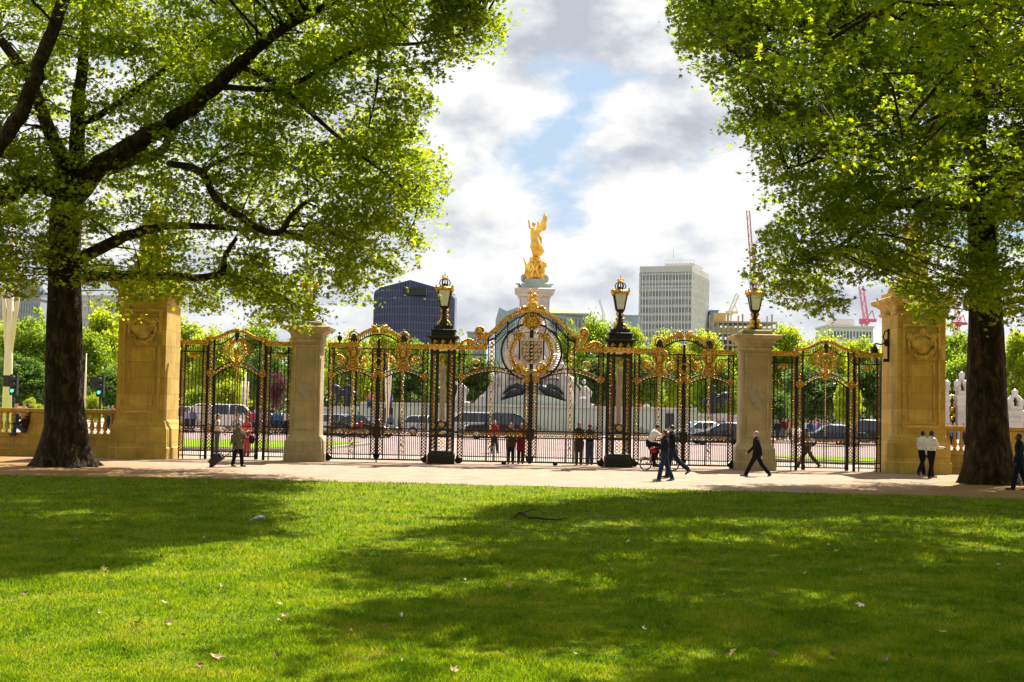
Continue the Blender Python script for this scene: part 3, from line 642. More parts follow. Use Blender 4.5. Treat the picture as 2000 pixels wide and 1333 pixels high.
def centre_gate():
    t = empty('centre_gate', (X0, YG, 0), 0, 'great black and gilt iron centre gate with round arch and armorial shield', 'gate')
    w = 2.82
    for s in (-1, 1):
        a, b = (-w, -.06) if s < 0 else (.06, w)
        lf = empty('gate_leaf'); lf.parent = t
        leaf_common(lf, a, b, 4.44 if False else 3.45, 3.30, 3.62, center=s*1.55, cw=.26)
        I = MB(); L = MB(); G = MB()
        post(I, s*w, 3.4, 4.44); post(I, s*(w-.19), 3.4, 4.44); strip(lf, *sorted((s*(w-.03), s*(w-.16))), 3.5, 4.42)
        I.box(*sorted((s*w, s*1.75)), -.02, .02, 4.24, 4.28)
        for x in (1.42, 1.68): post(I, s*x, 3.5, 4.9 if x > 1.5 else 5.2, .02)
        for k in range(7): G.ball((s*1.55, -.01, 3.72+.17*k), .05, .03, .07, n=7, m=5)
        for k in range(6): L.ring(s*1.55, 3.8+.17*k, .08, 0, .015, 4, 10)
        # quarter panel scrolls with little gilt crown
        m = s*2.16
        for q in (-1, 1): I.scroll(m+q*.25, 3.90, .16, q, 0, 1.5, 0, .014); I.scroll(m+q*.26, 4.12, .10, -q, 0, 1.3, 0, .012); L.tube([(m+q*.12, 0, 3.72), (m+q*.32, 0, 3.8), (m+q*.36, 0, 4.0), (m+q*.2, 0, 4.15)], .014, 4)
        for k in range(5): G.ball((m-.12+.06*k, -.03, 4.0+.035*(k % 2)), .045, .04, .06, n=7, m=4)
        G.ring(m, 3.90, .17, -.02, .02, 5, 14)
        for i in range(11): x = s*(1.78+.085*i); I.bar((x, 0, 4.26), (x, 0, 4.44), .01, 3)
        I.build('scrollwork', M_iron, lf); L.build('lattice_frieze', M_latt, lf); G.build('gilt_scrollwork', M_gold, lf)
        
        for x, z, q in ((s*(w-.1), 3.38, .15), (s*.17, 3.36, .17)): B = MB(); boss(B, x, z, q); B.build('boss', M_gold, lf)
        Ft = MB(); x = s*w; Ft.prism([(x-.06, .02), (x+.06, .02), (x+.05, .30), (x-.05, .30)], -.055, .055); Ft.ball((s*(w-.06), 0, .14), .15, .07, .13); Ft.ball((s*1.0, 0, .06), .10, .05, .07)
        Ft.build('hinge_foot', M_iron, lf)
    M = MB(); M.box(-.07, .07, -.07, .06, .2, 5.95); M.prism([(-.17, .36), (.17, .36), (.15, .2), (.05, .06), (-.05, .06), (-.15, .2)], -.075, .065); M.box(-.16, .16, -.05, .05, 1.0, 1.42); M.build('meeting_stile', M_iron, t)
    # ---- armorial roundel
    A = MB(); cz = 4.42
    A.ring(0, cz, 1.13, 0, .042, 6, 44, 1.04, .98); A.ring(0, cz, .80, 0, .02, 5, 40, 1.04, .98)
    A.ring(0, 5.42, .56, 0, .022, 5, 28)
    for s in (-1, 1):
        A.ring(s*.56, 5.0, .13, -.02, .02, 5, 14); A.scroll(s*.72, 5.2, .12, s, 0, 1.4, 0, .018)
        A.tube([(s*1.9, 0, 4.5), (s*1.6, 0, 4.58), (s*1.35, 0, 4.78), (s*1.15, 0, 5.0), (s*.9, 0, 5.22), (s*.68, 0, 5.30)], .022, 5)
        A.tube([(s*.52, -.01, 3.72), (s*.9, -.01, 3.62), (s*1.2, -.01, 3.75), (s*1.35, -.01, 4.1)], .02, 5)
    A.build('roundel', M_iron, t)
    Ry = MB(); M_silver = mat('pale_wirework', (.80, .66, .55), (.55, .40, .28), rough=.4, metal=.2, scale=20)
    for i in range(64):
        a = 2*PI*i/64; 
        if abs(math.sin(a)) > .93 and math.sin(a) > 0: continue
        Ry.tube([((.80+.29*q)*1.04*math.cos(a+.10*math.sin(q*6)), 0, cz+(.80+.29*q)*.98*math.sin(a+.10*math.sin(q*6))) for q in (0, .33, .66, 1)], .023, 3)
    for i in range(34):
        a = 2*PI*i/34; Ry.tube([((.28+.26*q)*math.cos(a+.12*math.sin(q*6)), 0, 5.42+(.28+.26*q)*math.sin(a+.12*math.sin(q*6))) for q in (0, .5, 1)], .024, 3)
    Ry.build('ray_wirework', M_silver, t)
    Wt = MB()                                               # gilt wreath
    for r_, tt, yy in ((.76, .036, -.05), (.69, .022, -.07)): Wt.tube([(r_*1.02*math.cos(a), yy, cz-.03+r_*.98*math.sin(a)) for a in [R(-250+320*i/40) for i in range(41)]], tt, 6)
    for i in range(40):
        a = R(-245+310*i/39); Wt.ball((.84*math.cos(a), -.05, cz-.03+.82*math.sin(a)), .055, .04, .055, n=6, m=4)
    for s in (-1, 1):
        Wt.scroll(s*.36, cz-.62, .26, s, -PI/2, 1.3, -.09, .05, 6); Wt.scroll(s*.52, cz+.62, .15, -s, 0, 1.3, -.09, .035, 6)
        for k in range(7): Wt.tube([(s*.1, -.08, cz-.80), (s*(.25+.08*k), -.08, cz-.86+.03*k), (s*(.34+.09*k), -.08, cz-.76+.08*k)], .018, 4)
    Wt.build('gilt_wreath', M_gold, t)
    Sh = MB(); Sh.prism([(-.40, cz+.42), (.40, cz+.42), (.42, cz-.1), (.34, cz-.34), (.16, cz-.48), (0, cz-.56), (-.16, cz-.48), (-.34, cz-.34), (-.42, cz-.1)], -.06, -.02); sh = Sh.build('armorial_shield', mat('shield_bronze', (.62, .46, .30), (.20, .11, .05), rough=.4, metal=.4, scale=12, lo=.42, hi=.58), t)
    Ch = MB()                                               # quarters with small raised charges
    for i in range(5):
        for j in range(6):
            x = -.30+.15*i; z = cz+.33-.145*j
            if abs(x) > .42-.16*max(0, j-3): continue
            Ch.ball((x, -.075, z), .055, .03, .04, n=7, m=4); Ch.ball((x+.03, -.08, z+.035), .025, .02, .035, n=6, m=4)
    Ch.ring(0, cz+.03, .47, -.07, .022, 5, 20, .9, 1.05); Ch.box(-.44, .44, -.10, -.055, cz+.42, cz+.50); Ch.build('charges', M_silver, sh)
    for s in (-1, 1):
        d = MB(); d.box(*sorted((s*.44, s*.50)), -.08, .0, cz-.32, cz+.46); d.build('shield_strap', M_iron, sh)
    Cr = MB()
    for k in range(16): a = 2*PI*k/16; Cr.ball((.30*math.cos(a), -.05, 5.60+.28*math.sin(a)), .065, .05, .065, n=7, m=4)
    Cr.ball((0, -.03, 5.60), .27, .06, .26, n=16, m=8); 
    for s in (-1, 1): Cr.ball((s*.13, -.09, 5.62), .07, .05, .1)
    Cr.build('gilt_rosette', M_gold, t)
    # ---- great arch
    def arch(u):
        k = [(1.98, 5.02), (1.82, 5.02), (1.62, 5.10), (1.42, 5.28), (1.2, 5.52), (.95, 5.74), (.65, 5.92), (.34, 6.02), (0, 6.05)]
        q = u*(len(k)-1); i = min(int(q), len(k)-2); f_ = q-i; return (k[i][0]*(1-f_)+k[i+1][0]*f_, k[i][1]*(1-f_)+k[i+1][1]*f_)
    for s in (-1, 1):
        P = [(s*arch(i/32)[0], arch(i/32)[1]) for i in range(33)]; g = MB(); sweep_band(g, P, .15, .14)
        g.scroll(s*2.0, 5.20, .22, s, -PI/2, 1.25, -.05, .065, 6); g.scroll(s*2.0, 5.20, .22, s, -PI/2, 1.25, .05, .065, 6)
        g.tube([(s*1.72, 0, 5.05), (s*1.80, 0, 4.9), (s*1.76, 0, 4.75), (s*1.82, 0, 4.62)], [.09, .08, .07, .1], 6)
        g.tube([(s*1.95, 0, 4.66), (s*2.05, 0, 4.85), (s*1.98, 0, 5.0)], .06, 6)
        for k in range(6): g.ball((s*(1.86+.05*k), -.03, 4.98+.05*math.sin(k)), .06, .05, .05, n=7, m=4)
        # low foliage scroll on the rail
        g.scroll(s*2.42, 4.74, .13, s, 0, 1.4, -.03, .035, 6); g.tube([(s*2.1, 0, 4.66), (s*2.25, 0, 4.72), (s*2.42, 0, 4.88), (s*2.62, 0, 4.76), (s*2.8, 0, 4.65)], .04, 6)
        for k in range(9): g.ball((s*(2.15+.08*k), -.02, 4.72+.14*math.sin(k*PI/8)), .05, .045, .045, n=7, m=4)
        for k in range(4): g.ball((s*(.20+.09*k), 0, 6.14-.03*k+.05*(k % 2)), .07, .06, .06, n=8, m=5)
        g.scroll(s*.34, 6.14, .10, s, 0, 1.3, -.03, .035, 6)
        g.build('great_arch', M_gold, t)
        L = MB(); Q = [(x*.90, z-.20) for x, z in P]; L.tube([(x, 0, z) for x, z in Q], .02, 4)
        for i in range(2, 31, 1): L.bar((P[i][0], 0, P[i][1]-.05), (Q[i+1][0], 0, Q[i+1][1]), .012, 4); L.bar((P[i+1][0], 0, P[i+1][1]-.05), (Q[i][0], 0, Q[i][1]), .012, 4)
        for x in (1.68, 1.42, .95): L.bar((s*x, 0, 4.5), (s*x, 0, 5.05+(1.68-x)*.75), .018, 4)
        for k in range(12): L.ring(s*(1.5-.07*k), 4.85+.06*k, .06, 0, .012, 4, 8)
        L.build('arch_lattice', M_iron, t)
        gilt_rail(t, *sorted((s*1.74, s*(w+.05))))
    # crest: crowned lion standing on a cushion
    c = MB(); c.lathe(0, 0, [(6.02, .16), (6.12, .20), (6.2, .16), (6.24, .22), (6.36, .20), (6.40, .12)], 12)
    c.ball((-.02, 0, 6.56), .14, .08, .09); c.ball((.08, 0, 6.62), .09, .08, .11); c.ball((-.08, -.02, 6.74), .085, .075, .085); c.ball((-.16, -.03, 6.71), .04, .045, .035, n=7, m=5)
    for x in (-.10, .10): c.tube([(x, -.04, 6.55), (x-.02, -.05, 6.46), (x-.03, -.05, 6.38)], [.045, .03, .035], 6); c.tube([(x+.04, .05, 6.55), (x+.04, .05, 6.46), (x+.03, .05, 6.38)], [.045, .03, .035], 6)
    c.tube([(.14, 0, 6.55), (.22, 0, 6.62), (.20, 0, 6.76), (.25, 0, 6.84)], [.02, .022, .025, .035], 5)
    for k in range(5): c.ball((-.08+.03*(k-2), -.02, 6.85+.02*(k % 2)), .018, .018, .03, n=6, m=4)
    c.build('lion_crest', M_goldb, t)
    return t
centre_gate()

# ---------------------------------------------------------------- lamp piers
def lantern(t, z, sc=1.):
    """crowned gilt lantern, base at local z"""
    S = MB(); s = sc
    S.lathe(0, 0, [(z, .30*s), (z+.05*s, .30*s), (z+.08*s, .20*s), (z+.22*s, .19*s), (z+.34*s, .12*s), (z+.50*s, .08*s), (z+.56*s, .12*s), (z+.62*s, .07*s), (z+.70*s, .07*s), (z+.76*s, .16*s), (z+.79*s, .19*s), (z+.82*s, .14*s)], 12); S.build('stem', M_iron, t)
    g = MB()
    for k in range(4):
        a = PI/4+k*PI/2; ca, sa = math.cos(a), math.sin(a)
        def pp(r, zz): return (r*ca*s, r*sa*s, z+zz*s)
        g.tube([pp(.33, .05), pp(.30, .16), pp(.20, .24), pp(.16, .36), pp(.20, .44)], [.05*s, .055*s, .04*s, .03*s, .035*s], 6)
        g.ball(pp(.31, .08), .06*s, n=7, m=5); g.ball(pp(.20, .46), .045*s, n=7, m=5)
        g.tube([pp(.11, .56), pp(.18, .64), pp(.17, .74)], .03*s, 6); g.ball(pp(.2, .66), .035*s, n=7, m=5)
    g.build('gilt_brackets', M_gold, t)
    # tapered four-sided lantern
    z0, z1 = z+.82*s, z+1.50*s; b0, b1 = .155*s, .27*s
    G = MB(); G.frustum(0, 0, z0+.02, z1-.01, b0-.02, b0-.02, b1-.02, b1-.02); G.build('glass', M_glass, t)
    Fm = MB()
    for i in (-1, 1):
        for j in (-1, 1): Fm.bar((i*b0, j*b0, z0), (i*b1, j*b1, z1), .03*s)
    Fm.stack(0, 0, [(z0-.04*s, b0*.8, b0*.8), (z0, b0+.02, b0+.02), (z0+.03*s, b0, b0)]); Fm.build('lantern_frame', M_iron, t)
    c = MB(); c.stack(0, 0, [(z1, b1+.02, b1+.02), (z1+.03*s, b1+.05*s, b1+.05*s), (z1+.10*s, b1+.03*s, b1+.03*s), (z1+.16*s, .17*s, .17*s), (z1+.2*s, .15*s, .15*s)])
    for i in (-1, 1):
        for j in (-1, 1):
            c.ball((i*(b1+.04*s), j*(b1+.04*s), z1+.08*s), .075*s, n=9, m=6); c.ball((i*(b1+.06*s), j*(b1+.06*s), z1+.17*s), .045*s, .045*s, .06*s, n=7, m=5); c.ball((i*(b1+.03*s), j*(b1+.03*s), z1-.02*s), .04*s, .04*s, .06*s, n=7, m=5)
        c.ball((i*(b1+.05*s), 0, z1+.07*s), .05*s, n=7, m=5); c.ball((0, i*(b1+.05*s), z1+.07*s), .05*s, n=7, m=5)
    c.build('gilt_rim', M_gold, t)
    k_ = MB()
    for k in range(6):
        a = k*PI/3; ca, sa = math.cos(a), math.sin(a)
        k_.tube([(.17*ca*s, .17*sa*s, z1+.18*s), (.225*ca*s, .225*sa*s, z1+.30*s), (.18*ca*s, .18*sa*s, z1+.42*s), (.06*ca*s, .06*sa*s, z1+.47*s)], .022*s, 6)
    k_.lathe(0, 0, [(z1+.2*s, .10*s), (z1+.28*s, .07*s), (z1+.30*s, .02*s), (z1+.46*s, .02*s)], 8); k_.build('openwork_crown', M_iron, t)
    f = MB(); f.lathe(0, 0, [(z1+.44*s, .05*s), (z1+.47*s, .12*s), (z1+.52*s, .12*s), (z1+.54*s, .06*s)], 12)
    for k in range(8): a = k*PI/4; f.tube([(.11*math.cos(a)*s, .11*math.sin(a)*s, z1+.52*s), (.12*math.cos(a)*s, .12*math.sin(a)*s, z1+.60*s), (.02*math.cos(a)*s, .02*math.sin(a)*s, z1+.64*s)], .014*s, 5)
    f.ball((0, 0, z1+.66*s), .03*s, n=7, m=5); f.box(-.008*s, .008*s, -.008*s, .008*s, z1+.68*s, z1+.78*s); f.box(-.03*s, .03*s, -.008*s, .008*s, z1+.72*s, z1+.735*s); f.build('finial', M_goldb, t)
def lamp_pier(sgn):
    t = empty('lamp_pier', (X0+sgn*3.44, YG, 0), 0, 'black iron pier crowned by a gilded lantern, %s' % ('in front of the dark glass tower' if sgn < 0 else 'between the pale office tower and the arch'), 'lamp pier', 'pair of iron lamp piers')
    b = MB(); b.stack(0, 0, [(0, .52, .52), (.36, .52, .52), (.42, .48, .48), (.50, .47, .47)]); b.build('base_block', M_iron, t)
    I = MB(); L = MB(); G = MB()
    for yy in (-.42, .42):
        for x in (-.44, -.22, .22, .44): I.box(x-.035, x+.035, yy-.035, yy+.035, .5, 4.46)
        for s in (-1, 1):
            strip(t, *sorted((s*.255, s*.405)), .55, 4.4, .018, yy)
        I.box(-.46, .46, yy-.03, yy+.03, 1.04, 1.12); I.box(-.46, .46, yy-.03, yy+.03, 1.28, 1.36); I.box(-.46, .46, yy-.03, yy+.03, 4.30, 4.36)
        for x, z in ((0, 1.52),): I.ring(x, z, .15, yy, .03, 6, 18)
    for s in (-1, 1):
        l2 = MB(); lattice(l2, -.38, .38, .55, 4.35, .016); l2.v = [(s*.44, x, z) for x, y, z in l2.v]; l2.build('lattice_strip', M_latt, t)
    G.v = [(x, y-.42, z) for x, y, z in G.v]
    for k in range(4):
        for x in (-.08, .08): G.ring(x, .62+.13*k, .06, -.43, .016, 4, 10)
    G.ball((0, -.45, 1.52), .09, .05, .09); G.ball((0, -.45, 1.20), .14, .03, .05)
    for k in range(6): G.tube([(0, -.45, 3.72), (.03*(k-2.5), -.45, 4.0), (.06*(k-2.5), -.45, 4.22)], .014, 4)
    G.ball((0, -.45, 3.9), .06, .04, .12)
    I.build('iron_cage', M_iron, t); G.build('gilt_ornament', M_gold, t)
    c = MB(); c.lathe(0, 0, [(1.4, .15), (1.5, .15), (1.55, .115), (3.7, .10), (3.75, .14), (3.82, .14)], 14, smooth=False); c.build('inner_column', mat('pale_column', (.55, .42, .32), (.42, .30, .22), rough=.5), t)
    q = MB(); q.stack(0, 0, [(4.44, .54, .54), (4.49, .56, .56), (4.60, .58, .58), (4.63, .58, .58)])
    for s in (-1, 0, 1):
        q.scroll(s*.30, 4.70, .09, 1 if s < 1 else -1, 0, 1.3, -.5, .025); q.ball((s*.30, -.52, 4.76), .04, .03, .07, n=7, m=5)
    q.build('gilt_necking', M_gold, t)
    MB().stack(0, 0, [(4.63, .46, .46), (4.78, .46, .46), (4.84, .52, .52), (4.90, .62, .62), (4.95, .60, .6), (4.98, .46, .46), (5.12, .44, .44), (5.16, .49, .49), (5.20, .49, .49), (5.24, .38, .38), (5.36, .36, .36)]).build('capital', M_iron, t)
    lantern(t, 5.34, .95)
lamp_pier(-1); lamp_pier(1)
for sgn in (-1, 1):
    t = empty('pier_lantern', (X0+sgn*8.72, YG, 5.43), 0, 'gilded lantern %s' % ('mostly hidden in leaves on top of the left stone pier' if sgn < 0 else 'on top of the stone pier at the edge of the right tree'), 'lantern', 'lanterns on the stone piers')
    lantern(t, 0., .93)
    g = MB()
    for k in range(4): a = k*PI/2+PI/4; g.ball((.2*math.cos(a), .2*math.sin(a), .12), .12, .12, .12); g.ball((.16*math.cos(a), .16*math.sin(a), .30), .09, .09, .12)
    g.build('gilt_foot', M_gold, t)
# bracket street lamp on the left flank of the right tall pier, and a small one on the left short pier
t = empty('bracket_lamp', (X0+13.92, YG+.2, 4.3), 0, 'black bracket lamp with white globe fixed to the side of the right tall pier', 'lamp')
b = MB(); b.tube([(.15, 0, 1.25), (-.05, 0, 1.2), (-.12, 0, .95), (0, 0, .78), (-.2, 0, .68), (-.42, 0, .72), (-.45, 0, .62)], .03, 6); b.box(.05, .12, -.04, .04, .1, 1.3); b.ball((.03, 0, .75), .13, .08, .15); b.lathe(-.45, 0, [(.25, .12), (.45, .15), (.52, .12), (.62, .05), (.68, .04)], 12); b.box(-.1, .1, -.05, .05, .0, .12); b.build('bracket', M_iron, t)
b = MB(); b.lathe(-.45, 0, [(-.12, .03), (-.05, .08), (.1, .12), (.25, .13)], 12); b.build('glass', M_glass, t)
t = empty('bracket_lamp', (X0-7.55, YG+.2, 4.5), 0, 'tiny black bracket lamp on the right shoulder of the left short pier', 'lamp')
b = MB(); b.tube([(-.35, 0, 0.), (0, 0, .02), (.02, 0, .2)], .03, 6); b.ball((.02, 0, .32), .10, .10, .13); b.ball((.0, 0, .52), .05); b.ball((-.1, 0, .05), .09); b.build('bracket', M_iron, t)
# ================================================================ TREES
def barkmat(name, c, c2, c3, sc=2.):
    m = bpy.data.materials.new(name); m.use_nodes = True; nt = m.node_tree; b = nt.nodes['Principled BSDF']; b.inputs['Roughness'].default_value = .9; b.inputs['Specular IOR Level'].default_value = .15
    tc = nn(nt, 'ShaderNodeTexCoord'); mp = nn(nt, 'ShaderNodeMapping'); mp.inputs['Scale'].default_value = (1, 1, .45); nt.links.new(tc.outputs['Object'], mp.inputs[0])
    v = nn(nt, 'ShaderNodeTexNoise', inp={'Scale': sc*2.4, 'Detail': 7, 'Roughness': .65, 'Distortion': .6}); nt.links.new(mp.outputs[0], v.inputs['Vector'])
    r = ramp(nt, [(.34, c2), (.5, c), (.66, c3)]); nt.links.new(v.outputs['Fac'], r.inputs[0]); nt.links.new(r.outputs[0], b.inputs['Base Color'])
    n = nn(nt, 'ShaderNodeTexVoronoi', inp={'Scale': sc*5}); nt.links.new(mp.outputs[0], n.inputs['Vector'])
    bp = nn(nt, 'ShaderNodeBump', inp={'Strength': .7, 'Distance': .05}); nt.links.new(n.outputs['Distance'], bp.inputs['Height']); nt.links.new(bp.outputs[0], b.inputs['Normal'])
    MATS[name] = m; return m
M_bark = barkmat('plane_bark', (.026, .018, .009), (.010, .007, .005), (.080, .054, .022))
M_barkf = barkmat('far_bark', (.10, .08, .05), (.05, .04, .03), (.16, .13, .09), 1.)
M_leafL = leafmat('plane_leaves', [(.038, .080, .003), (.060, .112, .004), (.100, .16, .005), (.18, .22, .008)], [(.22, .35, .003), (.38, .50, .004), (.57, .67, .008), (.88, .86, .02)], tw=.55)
M_leafR = leafmat('right_plane_leaves', [(.042, .085, .003), (.062, .116, .004), (.096, .158, .005), (.16, .205, .008)], [(.23, .38, .003), (.38, .51, .005), (.54, .65, .008), (.78, .80, .02)], tw=.52)  # right tree's leaves, a slightly narrower range of greens
LEAF = []                                   # five-lobed plane leaf outline
for k in range(5):
    a = R(-90+180+ (k-2)*52)
    LEAF.append((math.cos(a), math.sin(a), [.62, .92, 1.1, .92, .62][k]))
def leaf_outline():
    pts = [(0., -.38)]
    for k in range(5):
        a = R(90-(k-2)*56); r = [.66, .90, 1.08, .90, .66][k]
        if k: am = R(90-(k-2.5)*56); pts.append((.40*math.cos(am), .40*math.sin(am)))
        pts.append((r*math.cos(a), r*math.sin(a)))
    return np.array(pts)                    # 10 points, first is the stalk notch
LO = leaf_outline()
def leaves_mesh(name, C, size, m, parent, droop=.8, full=True):
    """C: Nx3 centres; size: N; one lobed leaf each"""
    N = len(C); out = LO if full else np.array([(0, -.5), (.75, .1), (0, 1.0), (-.75, .1)])
    k = len(out); th = rng.random(N)*2*PI
    # leaf normal: up, tilted
    tl = np.abs(rng.normal(.35, droop, N)); az = rng.random(N)*2*PI
    nx, ny, nz = np.sin(tl)*np.cos(az), np.sin(tl)*np.sin(az), np.cos(tl)
    Nn = np.stack([nx, ny, nz], 1); ref = np.stack([np.cos(th), np.sin(th), np.zeros(N)], 1)
    U = np.cross(Nn, ref); U /= np.linalg.norm(U, axis=1, keepdims=True)+1e-9; Vv = np.cross(Nn, U)
    o = out*.5
    P = C[:, None, :]+size[:, None, None]*(o[None, :, 0, None]*U[:, None, :]+o[None, :, 1, None]*Vv[:, None, :])
    r2 = (o**2).sum(1); P -= (size[:, None]*r2[None, :]*.45)[:, :, None]*Nn[:, None, :]      # cupped
    if full:
        V = np.concatenate([C[:, None, :]+0*P[:, :1], P], 1); kk = k+1
        tri = np.array([(0, 1+i, 1+(i+1) % k) for i in range(k)])
        Fi = (np.arange(N)*kk)[:, None, None]+tri[None]; return npmesh(name, V.reshape(-1, 3), Fi.reshape(-1, 3), m, parent)
    Fi = (np.arange(N)*k)[:, None]+np.arange(k)[None]; return npmesh(name, P.reshape(-1, 3), Fi, m, parent, k=4)
def pip(x, y, poly):
    x = np.asarray(x); y = np.asarray(y); ins = np.zeros(x.shape, bool); n = len(poly)
    for i in range(n):
        (x1, y1), (x2, y2) = poly[i], poly[(i+1) % n]
        c = ((y1 > y) != (y2 > y)) & (x < (x2-x1)*(y-y1)/((y2-y1) if y2 != y1 else 1e-9)+x1); ins ^= c
    return ins
SH = np.array([-SUNV.x/SUNV.z, -SUNV.y/SUNV.z])       # ground shift of a shadow per metre of height
def smooth_path(P, rad, sub=4):
    out = []; rr = []; n = len(P)
    for i in range(n-1):
        p0, p1, p2, p3 = P[max(i-1, 0)], P[i], P[i+1], P[min(i+2, n-1)]
        for k in range(sub):
            t = k/sub; out.append(.5*((2*p1)+(-p0+p2)*t+(2*p0-5*p1+4*p2-p3)*t*t+(-p0+3*p1-3*p2+p3)*t**3)); rr.append(rad[i]*(1-t)+rad[i+1]*t)
    out.append(P[-1]); rr.append(rad[-1]); return out, rr
def limb(mb, spec, n=10):
    """spec: list of (px, py, depth, radius_m) of the limb's centre line"""
    P = [W(a, b, c) for a, b, c, d in spec]; rad = [d for *_, d in spec]
    P, rad = smooth_path(P, rad)
    for i in range(1, len(P)-1): P[i] = P[i]+Vector((random.gauss(0, .16), random.gauss(0, .16), random.gauss(0, .16)))*min(rad[i]*.9, .22)
    mb.tube(P, rad, n); return [tuple(p) for p in P], rad
def trunk_base(mb, px, pts, r0, seed=0):
    """fluted flaring trunk on the ground: pts = (px,py,Y,r)"""
    P = [W(a, b, c) for a, b, c, d in pts]; rad = [d for *_, d in pts]; P[0].z = -.05
    P, rad = smooth_path(P, rad, 5); n = 26; V = []; Fc = []; m = len(P)
    ph = [random.random()*6 for _ in range(4)]
    for (p, r) in zip(P, rad):
        fl = math.exp(-max(p.z, 0)/.38); r = r*.89
        for i in range(n):
            a = 2*PI*i/n; q = r*(1+.05*math.sin(3*a+ph[0]+p.z*.25)+.035*math.sin(7*a+ph[1]+p.z*.8)+fl*(.30*max(0, math.sin(4*a+ph[2]))+.16*math.sin(7*a+ph[3]))+.02*random.random())
            V.append((p.x+q*math.cos(a), p.y+q*math.sin(a), p.z))
    for k in range(m-1):
        for i in range(n): j = (i+1) % n; Fc.append((k*n+i, k*n+j, k*n+n+j, k*n+n+i))
    mb.add(V, Fc, True); return [tuple(p) for p in P], rad
def sprays(C, rad, nleaf, size):
    """leaf positions: flattened layered sprays round centres C"""
    out = []; sz = []
    for c in C:
        n = int(nleaf*(.6+.8*random.random())); r = rad*(.7+.6*random.random())
        L = random.randint(4, 7); lay = rng.integers(0, L, n)
        a = rng.random(n)*2*PI; q = np.sqrt(rng.random(n))*r
        ox = rng.normal(0, r*.45, L)[lay]; oy = rng.normal(0, r*.45, L)[lay]; oz = rng.normal(0, r*.5, L)[lay]
        x = ox+q*np.cos(a)*.75; y = oy+q*np.sin(a)*.75; z = oz-.22*q*q/r+rng.normal(0, .13*r, n)
        out.append(np.stack([c[0]+x, c[1]+y, c[2]+z], 1)); sz.append(size*(.6+.6*rng.random(n)))
    return np.concatenate(out), np.concatenate(sz)
def plane_tree(name, label, trunk_pts, limbs, poly, depth, n_in, foot, n_out, M, nleaf=190, size=.222, rad=.76, seed=1, keep=None, gaps=(), holes=(), fill=0):
    global rng; rng = np.random.default_rng(seed); random.seed(seed)
    base = W(*trunk_pts[0][:3]); t = empty(name, (0, 0, 0), 0, label, 'tree', 'big plane trees on the lawn side of the gates')
    mb = MB(); skel = []
    P, rr = trunk_base(mb, 0, trunk_pts, 0); skel += [(p, r) for p, r in zip(P, rr) if p[2] > 4]
    mb.build('trunk', M_bark, t)
    lm = MB()
    for sp in limbs:
        P, rr = limb(lm, sp); skel += list(zip(P[2:], rr[2:]))
    lm.build('limbs', M_bark, t)
    S = np.array([p for p, r in skel]); 
    # spray centres inside the visible outline
    C = []; px0 = min(p[0] for p in poly); px1 = max(p[0] for p in poly); py0 = min(p[1] for p in poly); py1 = max(p[1] for p in poly)
    while len(C) < n_in:
        x = random.uniform(px0, px1); y = random.uniform(py0, py1); Y = depth(x, y, random.random())
        e = rad*F/Y*.62
        if not all(pip(np.array([x+dx*e]), np.array([y+dy*e]), poly)[0] for dx, dy in ((-1, 0), (1, 0), (0, 1), (0, -1), (.7, .7), (-.7, .7))): continue
        if any(((x-a)/r)**2+((y-b)/r2)**2 < 1 for a, b, r, r2 in holes): continue
        p = W(x, y, Y)
        if keep and not keep(x, y, p): continue
        C.append(np.array(p))
    # the rest of the crown, above and nearer than the frame: fills the footprint of its shade
    gx0, gx1 = min(p[0] for p in foot), max(p[0] for p in foot); gy0, gy1 = min(p[1] for p in foot), max(p[1] for p in foot); k = 0; D = []
    while len(D) < n_out and k < 400000:
        k += 1; gx, gy = random.uniform(gx0, gx1), random.uniform(gy0, gy1)
        if not pip(np.array([gx]), np.array([gy]), foot)[0]: continue
        if any((gx-a)**2+((gy-b)*.8)**2 < r*r for a, b, r in gaps): continue
        z = random.uniform(8.0, 16.5); p = np.array([gx-SH[0]*z, gy-SH[1]*z, z])
        if p[1] < 8: continue
        q = proj([p]); 
        if q[1][0] > -2.3*F/p[1]:
            e = rad*F/p[1]*.62
            if fill and q[0][0] > fill and random.random() < .16 and all(pip(q[0]+dx*e, q[1]+dy*e, poly)[0] for dx, dy in ((-1, 0), (1, 0), (0, 1), (0, -1))): C.append(p); D.append(None)
            continue
        D.append(p)
    D = [d for d in D if d is not None]
    LC, LS = sprays(C, rad, nleaf, size); 
    # leaves that stray out of the outline are trimmed softly
    X, Yp = proj(LC); big = [(a, b) for a, b in poly]; ok = pip(X, Yp, big) | (rng.random(len(X)) < .14) | (Yp < 0)
    leaves_mesh('crown', LC[ok], LS[ok], M, t)
    if D:
        LD, LDS = sprays(D, .95, 230, .31); leaves_mesh('crown', LD, LDS, M, t)
    # twigs from the limbs to the sprays
    tw = MB()
    for c in C[::2]+D[::3]:
        d = np.linalg.norm(S-c, axis=1)+.5*np.maximum(0, S[:, 2]-c[2]); i = int(d.argmin()); a = Vector(S[i]); b = Vector(c)
        L = (b-a).length
        if L > 7.5: a = b+(a-b)*(6/L); 
        m = (a+b)/2+Vector((random.gauss(0, .12), random.gauss(0, .12), .10))*L*.6; r = min(.012+.006*L, .045)
        tw.tube([a, (a*.45+m*.55)+Vector((0, 0, .03*L)), m, (b+m)/2+Vector((random.gauss(0, .05), 0, .02))*L, b], [r, r*.85, r*.7, r*.5, r*.3], 4)
        for _ in range(2): e = b+Vector((random.gauss(0, .5), random.gauss(0, .5), random.gauss(-.1, .3))); tw.tube([(b+m)/2, (b+e)/2+Vector((0, 0, .05)), e], [r*.4, r*.3, .006], 3)
    tw.build('twigs', M_bark, t)
    return t
